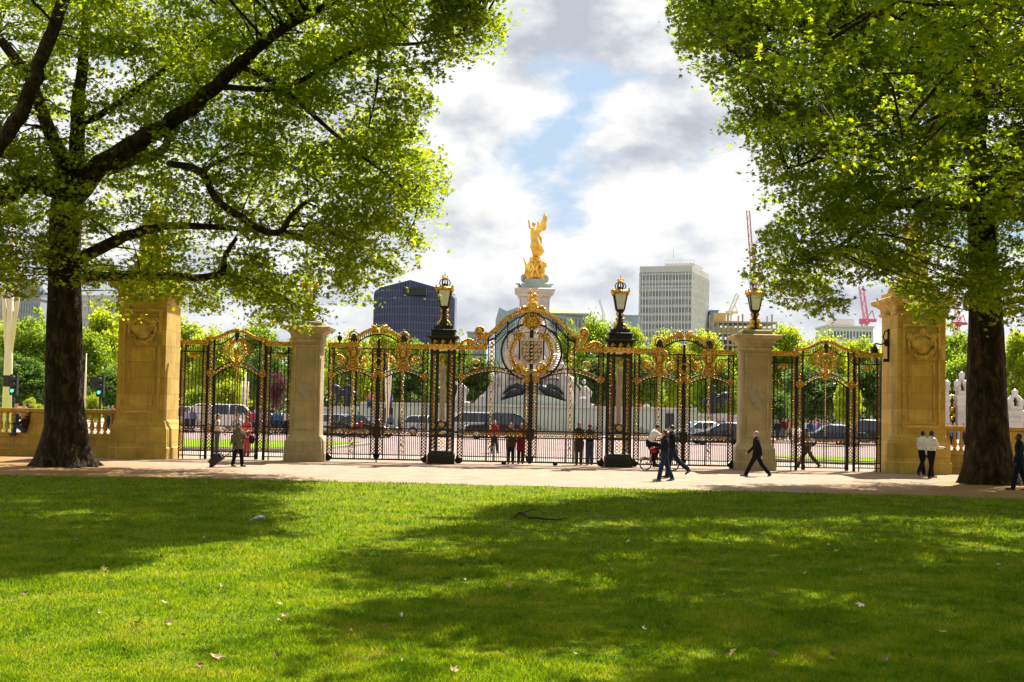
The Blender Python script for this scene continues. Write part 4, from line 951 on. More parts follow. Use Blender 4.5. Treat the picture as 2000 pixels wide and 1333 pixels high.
# left plane tree
YL = 44.6
polyL = [(-260, -200), (1010, -200), (985, 40), (995, 110), (950, 105), (905, 150), (865, 190), (855, 240), (872, 300), (892, 335), (868, 390), (868, 455), (835, 480), (830, 520), (770, 545), (738, 590), (700, 600), (660, 620), (610, 655), (560, 640), (500, 640), (440, 612), (395, 640), (350, 600), (280, 590), (230, 612), (180, 600), (120, 560), (90, 575), (40, 590), (-60, 590), (-260, 560)]
limbsL = [
 [(130, 400, YL, .42), (200, 325, YL-.6, .36), (270, 275, YL-1.5, .31), (340, 235, YL-2.2, .26), (415, 175, YL-3, .23), (470, 125, YL-3.6, .21), (520, 80, YL-4, .17), (600, 30, YL-4.5, .13), (700, -20, YL-5, .09)],
 [(140, 370, YL, .36), (60, 360, YL-.6, .33), (-20, 390, YL-1, .30), (-150, 430, YL-2, .25)],
 [(-30, 320, YL-3.4, .27), (30, 240, YL-3, .25), (60, 170, YL-3, .23), (90, 90, YL-3, .22), (125, 0, YL-3, .20), (160, -120, YL-3, .18)],
 [(125, 330, YL, .27), (95, 250, YL, .23), (50, 140, YL+.6, .19), (-10, 70, YL+1, .15)],
 [(150, 330, YL, .3), (152, 220, YL, .24), (160, 130, YL, .19), (170, 0, YL+.4, .15), (190, -150, YL+.6, .1)],
 [(205, 335, YL-.5, .22), (260, 315, YL-.3, .17), (310, 300, YL-.6, .14), (333, 262, YL-1, .12), (350, 225, YL-1.2, .10)],
 [(330, 320, YL-1, .11), (390, 335, YL-1, .11), (420, 385, YL-1, .10), (470, 425, YL-1.3, .10), (540, 456, YL-1.6, .09), (570, 420, YL-1.8, .07), (602, 392, YL-2, .05)],
 [(140, 548, YL, .17), (200, 540, YL-.4, .14), (300, 538, YL-.8, .11), (400, 542, YL-1.2, .10), (436, 530, YL-1.4, .09), (440, 500, YL-1.5, .07), (462, 465, YL-1.7, .05)],
 [(160, 505, YL, .22), (230, 470, YL+.6, .17), (300, 447, YL+1, .13), (380, 442, YL+1.4, .10), (500, 450, YL+1.8, .07), (600, 470, YL+2.2, .05)],
 [(160, 240, YL, .15), (210, 215, YL-.3, .12), (330, 130, YL+1, .1), (450, 40, YL+1.5, .08), (560, -60, YL+2, .06)],
 [(430, 170, YL-3, .1), (560, 170, YL-4, .08), (700, 95, YL-5, .06), (820, 85, YL-6, .05), (930, 60, YL-6.6, .03)],
 [(470, 130, YL-3.6, .10), (560, 180, YL-4, .08), (650, 260, YL-4, .06), (740, 330, YL-4, .045), (820, 390, YL-4, .03)],
 [(390, 335, YL-1, .07), (480, 300, YL, .06), (600, 340, YL+.5, .05), (720, 430, YL+1, .03)],
 [(742, 100, YL-5, .04), (735, 180, YL-5, .035), (720, 250, YL-5, .02)]]
for i in (6, 7, 8): limbsL[i] = limbsL[i][:1]+[(a, b, c-2.4, d*1.15) for a, b, c, d in limbsL[i][1:]]
def depthL(x, y, u):
    # the crown is deepest near the trunk; its outer end reaches towards the camera
    c = YL+(1.6 if x < 480 else 1.6-2.6*min(1, (x-480)/200))-5.5*max(0, min(1, (x-250)/700))*(1-max(0, y)/900); h = 4.6-2.2*abs(x-250)/750
    if y > 390 and x < 520: c -= 2.2
    return c+(u*2-1)*h
footL = [(-22, 17), (-10, 16.6), (-6.7, 17.4), (-5.6, 19.2), (-5.9, 21), (-4.3, 22.6), (-4.9, 25), (-4.0, 27.5), (-4.4, 30), (-5.0, 32), (-3.9, 34), (-6, 37), (-12, 38), (-26, 40)]
plane_tree('plane_tree', 'large dark trunked plane tree on the left whose long limbs spread to the middle', [(130, 915, YL, 1.12), (128, 880, YL, .93), (129, 830, YL, .76), (126, 770, YL, .69), (127, 650, YL, .64), (128, 560, YL, .60), (128, 480, YL, .57), (130, 400, YL, .55), (136, 330, YL, .42)],
 limbsL, polyL, depthL, 920, footL, 520, M_leafL, seed=11, fill=0, gaps=[(-8.2, 27.5, .9), (-6.2, 31.5, .8), (-11, 33, 1.0), (-8.5, 22.5, .6), (-5.6, 35.5, .7), (-10, 36.6, 1.2)], holes=[(195, 470, 50, 26), (60, 430, 24, 60), (250, 410, 45, 22), (360, 330, 18, 45), (300, 345, 45, 18), (240, 280, 40, 25), (120, 250, 40, 55), (120, 150, 25, 40), (20, 230, 28, 50), (400, 500, 35, 18), (470, 330, 22, 14), (540, 405, 25, 16), (620, 500, 20, 12), (205, 560, 36, 12), (690, 420, 16, 12), (350, 200, 25, 18), (60, 90, 20, 40), (530, 235, 22, 14), (650, 200, 20, 12), (750, 480, 18, 14), (430, 585, 20, 12), (600, 570, 20, 12)])
# right plane tree
YR = 44.6
polyR = [(1308, -200), (2300, -200), (2300, 640), (2000, 640), (1975, 640), (1900, 600), (1850, 640), (1835, 655), (1810, 650), (1780, 620), (1740, 560), (1700, 560), (1660, 600), (1615, 645), (1580, 610), (1530, 600), (1500, 590), (1470, 560), (1440, 530), (1455, 490), (1480, 470), (1475, 400), (1485, 330), (1455, 290), (1455, 260), (1418, 262), (1400, 240), (1385, 170), (1370, 165), (1350, 130), (1330, 125), (1300, 60)]
limbsR = [
 [(1928, 420, YR, .34), (1965, 370, YR-.3, .28), (1995, 335, YR-.5, .23), (2050, 300, YR-1, .2), (2150, 250, YR-1, .16)],
 [(1925, 405, YR, .26), (1860, 400, YR-.8, .21), (1800, 398, YR-1.5, .19), (1740, 402, YR-2, .16), (1680, 420, YR-2.4, .11), (1600, 430, YR-3, .07)],
 [(1915, 330, YR, .36), (1890, 230, YR, .20), (1905, 165, YR-.5, .16), (1950, 115, YR-1, .12), (2030, 80, YR-1.4, .1)],
 [(1915, 330, YR, .36), (1912, 240, YR, .28), (1925, 120, YR, .22), (1930, 0, YR, .18), (1940, -150, YR, .14)],
 [(1930, 350, YR, .15), (1970, 300, YR+.5, .12), (2040, 270, YR+1, .10)],
 [(1935, 330, YR, .14), (1965, 410, YR-.4, .12), (2000, 420, YR-.6, .10), (2060, 440, YR-.8, .08)],
 [(1900, 250, YR, .16), (1850, 140, YR-1, .1), (1820, 60, YR-2, .08), (1800, -40, YR-2.5, .07)],
 [(1960, -20, YR-3, .14), (1880, 12, YR-3.5, .14), (1800, 8, YR-4, .12), (1750, 18, YR-4.5, .09), (1640, 60, YR-5, .06), (1500, 60, YR-6, .05), (1380, 60, YR-7, .03)],
 [(1895, 330, YR, .10), (1830, 315, YR-1, .08), (1750, 320, YR-2, .06), (1650, 300, YR-3, .05), (1540, 330, YR-4, .03)],
 [(1830, 30, YR-3.8, .06), (1800, 80, YR-4, .05), (1740, 120, YR-4.2, .035), (1660, 130, YR-4.5, .02)],
 [(1740, 402, YR-2, .08), (1640, 480, YR-2.4, .06), (1540, 520, YR-3, .03)]]
def depthR(x, y, u):
    c = YR-1.2-6.5*max(0, min(1, (1880-x)/560))*(1-max(0, y)/800); h = 4.4-2.0*abs(x-1880)/560
    return c+(u*2-1)*h
footR = [(-2.6, 24.6), (-1.5, 21.8), (-2.7, 20.2), (-2.3, 17.4), (-.8, 15.4), (-2.4, 14.0), (-1.5, 12.6), (.3, 11.6), (.8, 9), (24, 9), (26, 38), (6, 38), (3.5, 33), (1.2, 31), (2.5, 28.5), (-.5, 27.2)]
footR = [(x+(.5 if x < 4 else 0), y) for x, y in footR]
gaps = [(3.4, 23.6, 1.0), (5.8, 24.2, .8), (1.2, 17.3, .8), (4.2, 16.6, .7), (.9, 12.2, 1.3), (3.0, 12.4, .8), (1.6, 21.0, .6), (5.4, 14.6, .5), (8.4, 23.4, .8), (3.6, 27.2, .6), (-.8, 16.6, .5), (6.6, 18.6, .7), (4.8, 30.5, 1.2), (8.5, 29.5, .9), (2.8, 35.3, 1.3), (7, 21, .5), (-.4, 19.4, .5)]
plane_tree('plane_tree', 'large plane tree on the right with a straight black trunk and dense drooping crown', [(1937, 953, YR, 1.10), (1935, 915, YR, .92), (1932, 860, YR, .78), (1929, 780, YR, .72), (1926, 650, YR, .63), (1922, 540, YR, .55), (1918, 460, YR, .50), (1915, 400, YR, .48), (1915, 330, YR, .40)],
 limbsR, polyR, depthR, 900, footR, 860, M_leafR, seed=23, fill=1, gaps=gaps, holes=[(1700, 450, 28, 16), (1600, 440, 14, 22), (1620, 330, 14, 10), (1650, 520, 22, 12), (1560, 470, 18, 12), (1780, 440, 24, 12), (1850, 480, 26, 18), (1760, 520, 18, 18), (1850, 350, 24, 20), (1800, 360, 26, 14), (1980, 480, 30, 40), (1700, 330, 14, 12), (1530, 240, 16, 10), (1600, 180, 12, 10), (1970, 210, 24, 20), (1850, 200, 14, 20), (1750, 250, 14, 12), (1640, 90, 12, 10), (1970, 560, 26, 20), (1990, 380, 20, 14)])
# ================================================================ BACKGROUND TREES
M_far1 = leafmat('lime_leaves', [(.12, .18, .010), (.17, .23, .012), (.23, .27, .02)], [(.42, .55, .015), (.60, .70, .02), (.75, .75, .03)], tw=.5)
M_far2 = leafmat('mid_leaves', [(.08, .14, .012), (.12, .18, .014), (.16, .22, .02)], [(.28, .44, .02), (.42, .56, .03), (.56, .64, .03)], tw=.48)
M_far3 = leafmat('dark_leaves', [(.035, .08, .016), (.055, .10, .02), (.08, .13, .022)], [(.10, .24, .02), (.18, .32, .02), (.25, .38, .03)], tw=.42)
M_copp = leafmat('copper_leaves', [(.05, .018, .03), (.08, .03, .04), (.10, .04, .045)], [(.12, .03, .05), (.16, .05, .06), (.2, .06, .06)], tw=.42)
def far_crown(seed, n=17000, size=.40, weep=0.):
    """unit-ish crown 10 m wide, 8 m tall over a 3 m trunk, of uneven lobes"""
    r_ = np.random.default_rng(seed); L = 16; out = []
    lobes = []
    for k in range(L):
        a = r_.random()*2*PI; q = 3.1*math.sqrt(r_.random()); z = 4.2+5.0*r_.random()*(1-.5*(q/3.4)**2); lobes.append((q*math.cos(a), q*math.sin(a), z, 1.1+1.2*r_.random()))
    lobes.append((0, 0, 6, 3.4)); lobes.append((0, 0, 8.9, 2.0)); lobes.append((1.6, .5, 8.4, 1.8)); lobes.append((-1.7, -.4, 8.2, 1.8))
    w = np.array([l[3]**2 for l in lobes]); w /= w.sum()
    cl = 260; ci = r_.choice(len(lobes), cl, p=w); C = np.array(lobes)[ci]
    d = r_.normal(size=(cl, 3)); d /= np.linalg.norm(d, axis=1, keepdims=True); cc = C[:, :3]+d*(C[:, 3]*(.55+.5*r_.random(cl)))[:, None]
    k = r_.integers(0, cl, n); P = cc[k]+r_.normal(0, .42, (n, 3))*np.array([1, 1, .6+weep]); P[:, 2] -= weep*np.abs(r_.normal(0, 1.3, n))
    P = P[P[:, 2] > 1.8]
    return P
FARMESH = {}
def far_tree_proto(seed, M, n=17000, size=.40, weep=0.):
    global rng; rng = np.random.default_rng(seed)
    t = empty('park_tree'); P = far_crown(seed, n, size, weep)
    c = leaves_mesh('crown', P, size*(.6+.7*rng.random(len(P))), M, t, droop=1.0, full=False)
    mb = MB(); random.seed(seed)
    mb.tube([(0, 0, -.1), (.05, 0, 1.2), (0, .05, 3.0), (.1, 0, 5.5), (0, 0, 8.0)], [.42, .30, .25, .18, .06], 8)
    for k in range(7):
        a = k*2.4; mb.tube([(0, 0, 2.6+.45*k), (1.1*math.cos(a), 1.1*math.sin(a), 3.8+.5*k), (2.6*math.cos(a), 2.6*math.sin(a), 5.2+.5*k)], [.12, .08, .03], 5)
    mb.build('trunk', M_barkf, t); return t
PROT = [far_tree_proto(101, M_far1), far_tree_proto(102, M_far2), far_tree_proto(103, M_far2, weep=.5), far_tree_proto(104, M_far3), far_tree_proto(105, M_far1, weep=.35), far_tree_proto(106, M_copp, 5000)]
used = [False]*len(PROT)
def far_tree(v, px, top, wpx, Y, label, cat='tree', group='trees in the park behind the gates'):
    o = PROT[v] if not used[v] else copy_tree(PROT[v]); used[v] = True
    p = W(px, top, Y); h = p.z; w = wpx*Y/F
    o.location = (p.x, Y, 0); o.scale = (w/9.2, w/9.2*.9, h/10.8); o.rotation_euler = (0, 0, (px*7.3) % 6.28)
    tag(o, label, cat, group); return o
FT = [ # variant, px, top py, width px, depth, label
 (0, -20, 618, 190, 150, 'lime green tree at the far left edge behind the pale mast'),
 (1, 66, 606, 150, 145, 'bright bushy tree right of the pale mast, left of the dark trunk'),
 (3, 40, 690, 150, 128, 'dark low tree behind the left traffic light'),
 (0, 205, 596, 170, 150, 'tall lime green tree between the left trunk and the tall pier'),
 (2, 175, 640, 140, 135, 'mid green tree just right of the left trunk, lower than its neighbour'),
 (3, 228, 715, 120, 122, 'small dark tree above the left balustrade beside the tall pier'),
 (0, 345, 614, 150, 150, 'lime tree showing just right of the left tall pier'),
 (4, 415, 636, 130, 138, 'yellow green tree behind the top of the left walkway gate'),
 (2, 498, 618, 150, 150, 'tall loose tree under the hanging leaves left of the short pier'),
 (3, 520, 680, 110, 126, 'dark round tree seen through the right half of the left walkway gate'),
 (5, 546, 722, 58, 112, 'dark purple copper beech behind the left walkway gate'),
 (1, 600, 640, 150, 150, 'mid green tree behind the left short pier'),
 (4, 680, 646, 120, 140, 'yellow green tree behind the left carriage gate, left side'),
 (0, 752, 633, 135, 145, 'lime tree in front of the dark glass tower'),
 (2, 815, 660, 110, 132, 'mid green tree left of the left lamp pier'),
 (1, 892, 646, 84, 150, 'small pointed tree between left lamp pier and centre gate'),
 (3, 800, 705, 140, 126, 'dark leafy tree behind the right leaf of the left carriage gate'),
 (3, 935, 690, 130, 132, 'dark tree behind the left half of the centre gate'),
 (1, 1112, 628, 80, 170, 'low tree between the monument and the right lamp pier'),
 (2, 1170, 606, 120, 160, 'tall weeping tree behind the right lantern'),
 (0, 1228, 628, 96, 150, 'lime tree at the foot of the pale office tower, left corner'),
 (3, 1165, 690, 130, 132, 'dark tree behind the right half of the centre gate'),
 (4, 1300, 645, 130, 142, 'yellow green tree in front of the pale office tower'),
 (1, 1262, 680, 110, 130, 'mid green tree behind the left leaf of the right carriage gate'),
 (0, 1375, 640, 130, 150, 'lime tree at the right corner of the pale office tower'),
 (2, 1400, 690, 120, 126, 'green tree behind the bronze lion on the right'),
 (1, 1460, 650, 120, 150, 'mid green tree behind the right short pier'),
 (0, 1535, 628, 130, 150, 'lime tree right of the right short pier below the building site'),
 (4, 1610, 648, 130, 140, 'yellow green tree behind the arched top of the right walkway gate'),
 (0, 1680, 655, 120, 146, 'lime tree in front of the white flats'),
 (3, 1585, 712, 190, 124, 'dark green tree seen through the right walkway gate'),
 (0, 1655, 735, 70, 112, 'small bright sunlit bush tree seen through the right walkway gate'),
 (3, 1712, 700, 130, 126, 'dark tree beside the right tall pier'),
 (2, 1770, 648, 140, 150, 'green tree behind the right tall pier'),
 (1, 1862, 634, 140, 150, 'mid green tree between right tall pier and black trunk'),
 (2, 1880, 690, 130, 135, 'darker green tree above the stone gate lodges'),
 (0, 1990, 640, 130, 150, 'green tree at the right edge beyond the black trunk'),
 (2, 2080, 655, 150, 140, 'green tree just beyond the right edge')]
for a in FT: far_tree(*a)
# unseen park trees added beside and behind the viewpoint to block sky light
for i, (x, y, s_) in enumerate([(-34, -14, 2.3), (-15, -22, 2.5), (6, -25, 2.4), (26, -16, 2.4), (40, 4, 2.2), (-42, 6, 2.2), (44, 24, 2.0), (-46, 26, 2.0)]):
    o = copy_tree(PROT[(1, 2, 3, 1)[i % 4]]); o.location = (x, y, 0); o.scale = (s_, s_, s_*.85); o.rotation_euler = (0, 0, i*1.3); tag(o, 'large unseen park tree added outside the picture to block sky light', 'tree', 'unseen park trees added around the lawn to block sky light')
# low shrubs along the far pavement
for i, (v, px, top, w, Y, lb) in enumerate([(0, 130, 762, 60, 96, 'small lime shrub above the left balustrade'), (0, 60, 775, 46, 96, 'round yellow green shrub left of the dark trunk'), (4, 182, 768, 40, 96, 'spiky lime shrub right of the dark trunk'),
  (2, 385, 756, 80, 108, 'low green shrub seen in the left panel of the left walkway gate'), (4, 450, 742, 90, 112, 'low yellow green shrub behind the parked vans'), (3, 1515, 760, 90, 110, 'low brownish dark shrub behind the crowd')]):
    far_tree(v, px, top, w, Y, lb, 'shrub', 'shrubs along the far pavement').name = 'shrub'
M_hedge = leafmat('hedge_leaves', [(.02, .05, .015), (.04, .08, .02)], [(.06, .14, .02), (.12, .2, .02)], tw=.42)
h = rng.random((30000, 3)); hp = np.stack([-75+150*h[:, 0], 176+4*h[:, 1], 5.6*h[:, 2]**.8+.5*np.sin(h[:, 0]*90)], 1)
tag(leaves_mesh('distant_shrubbery', hp, .7*(.6+.8*rng.random(30000)), M_far3, None, droop=1.0, full=False), 'dense dark shrubbery at the back of the park', 'shrubbery', kind='stuff')

# ================================================================ BUILDINGS FAR BEHIND
def bld(name, label, cat='building'): return empty(name, (0, 0, 0), 0, label, cat)
M_tower = mat('pale_concrete', (.58, .54, .52), (.50, .47, .46), rough=.85, scale=.15)
M_win = mat('tower_window', (.06, .08, .12), (.18, .20, .25), rough=.12, scale=.16, detail=2, lo=.45, hi=.6)
M_blue = mat('blue_glass', (.035, .045, .13), (.022, .03, .085), rough=.2, scale=.05)
M_blue2 = mat('blue_mullion', (.12, .10, .19), (.08, .08, .16), rough=.5)
def office_tower():
    t = bld('office_tower', 'tall pale concrete office tower with grid of windows, right of the centre')
    Y = 600.; a = W(1247, 700, Y); b = W(1345, 700, Y); top = W(1300, 522, Y).z
    o = Vector((a.x, Y)); u = Vector((b.x-a.x, -8)).normalized(); wf = (b.x-a.x)/u.x; v = Vector((-u.y, u.x)); 
    # right flank depth found from its visible width
    d = 38.
    def pt(s, q, z): p = o+u*s+v*q; return (p.x, p.y, z)
    def slab(mb, s0, s1, q0, q1, z0, z1):
        V = [pt(s, q, z) for z in (z0, z1) for q in (q0, q1) for s in (s0, s1)]
        mb.add(V, [(0, 2, 3, 1), (4, 5, 7, 6), (0, 1, 5, 4), (2, 6, 7, 3), (0, 4, 6, 2), (1, 3, 7, 5)])
    m = MB(); slab(m, .3, wf-.3, .3, d-.3, 0, top-1); m.build('core', M_win, t)
    m = MB(); nf = 17; fh = (top-4)/nf
    nc = 16
    for k in range(nf+1):
        z = k*fh; slab(m, 0, wf, 0, d, z, z+fh*.36)
    slab(m, 0, wf, 0, d, top-3.4, top); slab(m, 0, wf, 0, d, top-9.6, top-8.6); m.build('floor_slabs', M_tower, t)
    m = MB()
    for i in range(nc+1): s = wf*i/nc; slab(m, s-.22, s+.22, -.35, .2, 0, top-3)
    for i in range(1, nc*2, 2): s = wf*i/nc/2; slab(m, s-.08, s+.08, -.2, .2, 0, top-3)
    for i in range(17): q = d*i/16; slab(m, wf-.2, wf+.35, q-.3, q+.3, 0, top-3)
    m.build('mullions', mat('pale_mullion', (.68, .65, .65), (.60, .58, .58), rough=.8, scale=.3), t)
    m = MB(); slab(m, wf*.42, wf*.98, 6, 26, top, top+1.8)
    for i in range(9): s = wf*(.42+.07*i); slab(m, s, s+.15, 6, 6.2, top+1.8, top+3.4)
    slab(m, wf*.42, wf*.98, 6, 6.15, top+3.2, top+3.35); slab(m, wf*.55, wf*.56, 9, 9.2, top, top+9); m.build('roof_plant', M_tower, t)
office_tower()
def glass_tower():
    t = bld('glass_tower', 'dark blue glass office block left of the left lantern')
    Y = 600.; m = MB(); xs = [W(x, 700, Y).x for x in (725, 738, 800, 868, 884)]; zt = W(800, 552, Y).z; zl = W(740, 562, Y).z
    pts = [(xs[0], Y+6), (xs[1], Y), (xs[2], Y-7), (xs[3], Y+2), (xs[4], Y+14), (xs[4], Y+34), (xs[0], Y+34)]
    V = [(x, y, 0) for x, y in pts]+[(x, y, z) for (x, y), z in zip(pts, (zl-2, zl, zt+.5, zt-3, zt-6, zt-4, zt-2))]; n = len(pts)
    m.add(V, [tuple(range(n))[::-1], tuple(range(n, 2*n))]+[(i, (i+1) % n, n+(i+1) % n, n+i) for i in range(n)]); m.build('wall', M_blue, t)
    m = MB()
    for i in range(n-3):
        a, b = Vector(pts[i]), Vector(pts[i+1]); L = (b-a).length; k = max(2, int(L/1.25)); nrm = Vector((b-a).yx); nrm = Vector((nrm.x, -nrm.y)).normalized()
        for j in range(k):
            p = a.lerp(b, j/k); z = V[n+i][2]*(1-j/k)+V[n+i+1][2]*j/k; m.box(p.x-.11, p.x+.11, p.y-.35, p.y+.2, 0, z-.3)
    m.build('mullions', M_blue2, t)
    m = MB()
    for i in range(n-3):
        a, b = pts[i], pts[i+1]
        for k in range(15):
            z = 3+k*3.55; m.add([(a[0], a[1]-.15, z), (b[0], b[1]-.15, z), (b[0], b[1]-.15, z+.45), (a[0], a[1]-.15, z+.45), (a[0], a[1]+.1, z), (b[0], b[1]+.1, z), (b[0], b[1]+.1, z+.45), (a[0], a[1]+.1, z+.45)], [(0, 1, 2, 3), (4, 7, 6, 5), (0, 4, 5, 1), (3, 2, 6, 7), (0, 3, 7, 4), (1, 5, 6, 2)])
    m.build('floor_bands', M_blue2, t)
    a, b = pts[1], pts[2]; m = MB(); q = W(838, 570, Y-4)
    m.box(W(790, 570, Y).x, W(835, 570, Y).x, Y-8.2, Y-3, q.z-2, q.z+1.4); m.build('recess', M_dark, t)
glass_tower()
def block(name, label, x0, x1, ytop, Y, d, wall, win, floors, cols, par=None, sink=0., cat='building'):
    """plain block: wall, window band per floor with mullions, parapet"""
    t = bld(name, label, cat); a = W(x0, 700, Y).x; b = W(x1, 700, Y).x; top = W((x0+x1)/2, ytop, Y).z
    m = MB(); m.box(a, b, Y, Y+d, 0, top); m.build('wall', wall, t)
    fh = (top-1.2)/floors; m = MB(); mm = MB()
    for k in range(floors):
        z = .6+k*fh
        m.box(a+.4, b-.4, Y-.06, Y+.1, z+fh*.3, z+fh*.85)
    for i in range(cols+1): x = a+.4+(b-a-.8)*i/cols; w = (b-a)/cols*.18; mm.box(x-w, x+w, Y-.18, Y+.05, 0, top-1)
    m.build('window_band', win, t); mm.build('mullion', wall, t)
    m = MB(); m.box(a-.3, b+.3, Y-.3, Y+d+.3, top, top+.5); m.build('parapet', par or wall, t); return t, a, b, top
M_cream = mat('cream_wall', (.58, .54, .50), (.50, .46, .43), rough=.85, scale=.2)
M_lilac = mat('grey_cladding', (.38, .37, .40), (.30, .30, .33), rough=.5, scale=.3)
M_slate = mat('blue_roof', (.05, .08, .17), (.04, .06, .12), rough=.6)
M_gl = mat('pale_glass', (.34, .42, .50), (.22, .29, .37), rough=.15, scale=.2)
M_roofg = mat('green_copper_roof', (.24, .28, .13), (.18, .21, .10), rough=.8)
block('office_block', 'long pale office block behind the trees at the far left', -60, 245, 578, 420, 20, M_cream, M_lilac, 6, 44)
t, a, b, top = block('office_block', 'grey block with a dark blue roof behind the pale mast', 8, 75, 584, 400, 15, M_lilac, M_win, 6, 12)
m = MB(); m.add([(a, 400, top+.5), (b, 400, top+.5), (b, 412, top+.5), (a, 412, top+.5), (a+2, 404, top+5), (b-2, 404, top+5)], [(0, 1, 5, 4), (2, 3, 4, 5), (0, 4, 3), (1, 2, 5)]); m.build('roof', M_slate, t)
block('apartment_block', 'pale block between the left trunk and the tall pier', 165, 240, 596, 380, 14, M_cream, M_gl, 7, 12)
# angular glass building left of the monument
t = bld('glass_building', 'angular pale glass building just left of the monument column'); Y = 520
p = [W(968, 625, Y), W(975, 601, Y), W(990, 608, Y), W(1012, 600, Y), W(1020, 640, Y)]
m = MB(); m.prism([(p[0].x, 0)]+[(q.x, q.z) for q in p]+[(p[-1].x+3, 0)], Y, Y+20); m.build('wall', M_gl, t)
m = MB()
for i in range(9): x = p[1].x+(p[3].x-p[1].x)*i/8; m.box(x-.12, x+.12, Y-.3, Y, 10, p[2].z-1)
m.build('mullion', M_cream, t)
block('office_block', 'small dark grey flat building left of the arch of the centre gate', 912, 948, 651, 450, 12, M_lilac, M_win, 4, 6)
t, a, b, top = block('office_block', 'low building with a mossy green roof right of the monument column', 1074, 1152, 615, 430, 14, M_lilac, M_win, 6, 10)
m = MB(); m.add([(a-.5, 429.5, top+.5), (b+.5, 429.5, top-1.0), (b+.5, 445, top-1.0), (a-.5, 445, top+.5), (a-.5, 436, top+3.0), (b+.5, 436, top+.8)], [(0, 1, 5, 4), (2, 3, 4, 5), (0, 4, 3), (1, 2, 5), (0, 3, 2, 1)]); m.build('roof', M_roofg, t)
block('glass_building', 'pale blue glass block peeping out left of the pale office tower', 1218, 1246, 618, 560, 12, M_gl, M_gl, 6, 5)
block('office_block', 'slim blue building right of the pale office tower', 1387, 1402, 608, 620, 12, mat('blue_cladding', (.20, .30, .45), (.16, .24, .36)), M_win, 10, 3)
# building site: bare slabs and columns
t = bld('building_site', 'unfinished building with bare floor slabs and a yellow screen behind the right lantern'); Y = 460
a, b = W(1392, 650, Y).x, W(1518, 650, Y).x; zt = W(1450, 628, Y).z; m = MB()
for k in range(5): m.box(a+(1.5 if k > 3 else 0), b, Y, Y+18, zt-6-(4-k)*4+5.4, zt-6-(4-k)*4+6)
m.build('floor_slab', mat('slab_tan', (.42, .33, .24), (.34, .27, .2)), t); m = MB()
for i in range(14):
    for q in (0.3, 9): m.box(a+(b-a)*i/13.2, a+(b-a)*i/13.2+.5, Y+q, Y+q+.5, 0, zt+(2.6 if i % 3 == 0 else -.1))
m.build('column', mat('slab_tan', (.42, .33, .24)), t); m = MB(); m.box(a, b, Y+1, Y+1.2, zt-4.5, zt-2.2); m.box(a+1, a+5, Y+3, Y+6, zt, zt+3); m.build('yellow_screen', mat('yellow_sheet', (.60, .42, .12), (.5, .34, .1)), t); m = MB(); m.box(a+.5, b-.5, Y+9.2, Y+9.4, 0, zt-6); m.build('dark_interior', M_win, t)
t, a, b, top = block('apartment_block', 'white flats with roof terraces between the right gates and tall pier', 1612, 1705, 640, 380, 12, mat('white_render', (.70, .66, .64), (.62, .58, .57), rough=.8), M_win, 7, 14)
m = MB(); m.box(a+3, a+9, 383, 390, top+.5, top+2.6); m.box(a+1, b-4, 384, 384.2, top+.5, top+1.5); m.build('roof_plant', M_tower, t)
# ---- cranes
def crane(label, col, Y, base, jib, w=1.2, cab=True, name='tower_crane'):
    t = bld(name, label, 'crane'); m = MB(); c = mat('crane_%s' % col[0], col[1], tuple(x*.8 for x in col[1]), rough=.5)
    B = W(base[0], base[1], Y); T = W(jib[0][0], jib[0][1], Y)
    def truss(mb, p, q, w):
        p, q = Vector(p), Vector(q); L = (q-p).length; d = (q-p)/L; s = d.cross(Vector((0, 1, 0))).normalized()*w/2; n = max(2, int(L/w/1.4))
        for sg in (-1, 1):
            for yy in (-w/2, w/2): mb.bar(p+s*sg+Vector((0, yy, 0)), q+s*sg+Vector((0, yy, 0)), w*.10, 4)
        for i in range(n): a_, b_ = p+d*L*i/n, p+d*L*(i+1)/n; k = 1 if i % 2 else -1; mb.bar(a_+s*k+Vector((0, -w/2, 0)), b_-s*k+Vector((0, -w/2, 0)), w*.08, 4); mb.bar(a_+s+Vector((0, -w/2, 0)), a_-s+Vector((0, -w/2, 0)), w*.07, 4)
    truss(m, (B.x, Y, -1), (B.x, Y, T.z), w); m.build('mast', c, t); m = MB()
    J = [W(x, y, Y) for x, y in jib]
    truss(m, (J[0].x, Y-1, J[0].z), (J[1].x, Y-1, J[1].z), w*.8); m.build('jib', c, t)
    if cab: m = MB(); m.box(B.x-w*.9, B.x+w*.9, Y-1, Y+1, T.z-w*.5, T.z+w*.5); m.box(B.x+w*.9, B.x+w*2.3, Y-1, Y+1, T.z-w*.1, T.z+w*.45); m.bar((B.x, Y, T.z), (B.x+w*1.6, Y, T.z+w*2.2), w*.1); m.bar((B.x+w*1.6, Y, T.z+w*2.2), (B.x+w*2.2, Y, T.z), w*.1); m.build('cab', c, t)
    return t
crane('slender pink luffing crane jib rising behind the right tree edge', ('pink', (.55, .16, .24)), 500, (1472, 620), [(1474, 600), (1460, 412)], 1.4, cab=False)
crane('pink lattice crane beside the white flats', ('magenta', (.62, .12, .26)), 400, (1688, 640), [(1690, 628), (1680, 560)], 1.5)
crane('red crane between the right tall pier and the black trunk', ('red', (.60, .06, .06)), 400, (1868, 650), [(1872, 634), (1862, 590)], 1.3)
crane('small pale yellow crane on the building site', ('yellow', (.62, .55, .36)), 470, (1424, 640), [(1424, 612), (1440, 575)], 1.3)
crane('tiny thin crane left of the pale office tower', ('grey', (.4, .4, .42)), 620, (1178, 640), [(1178, 612), (1170, 586)], .8, cab=False)

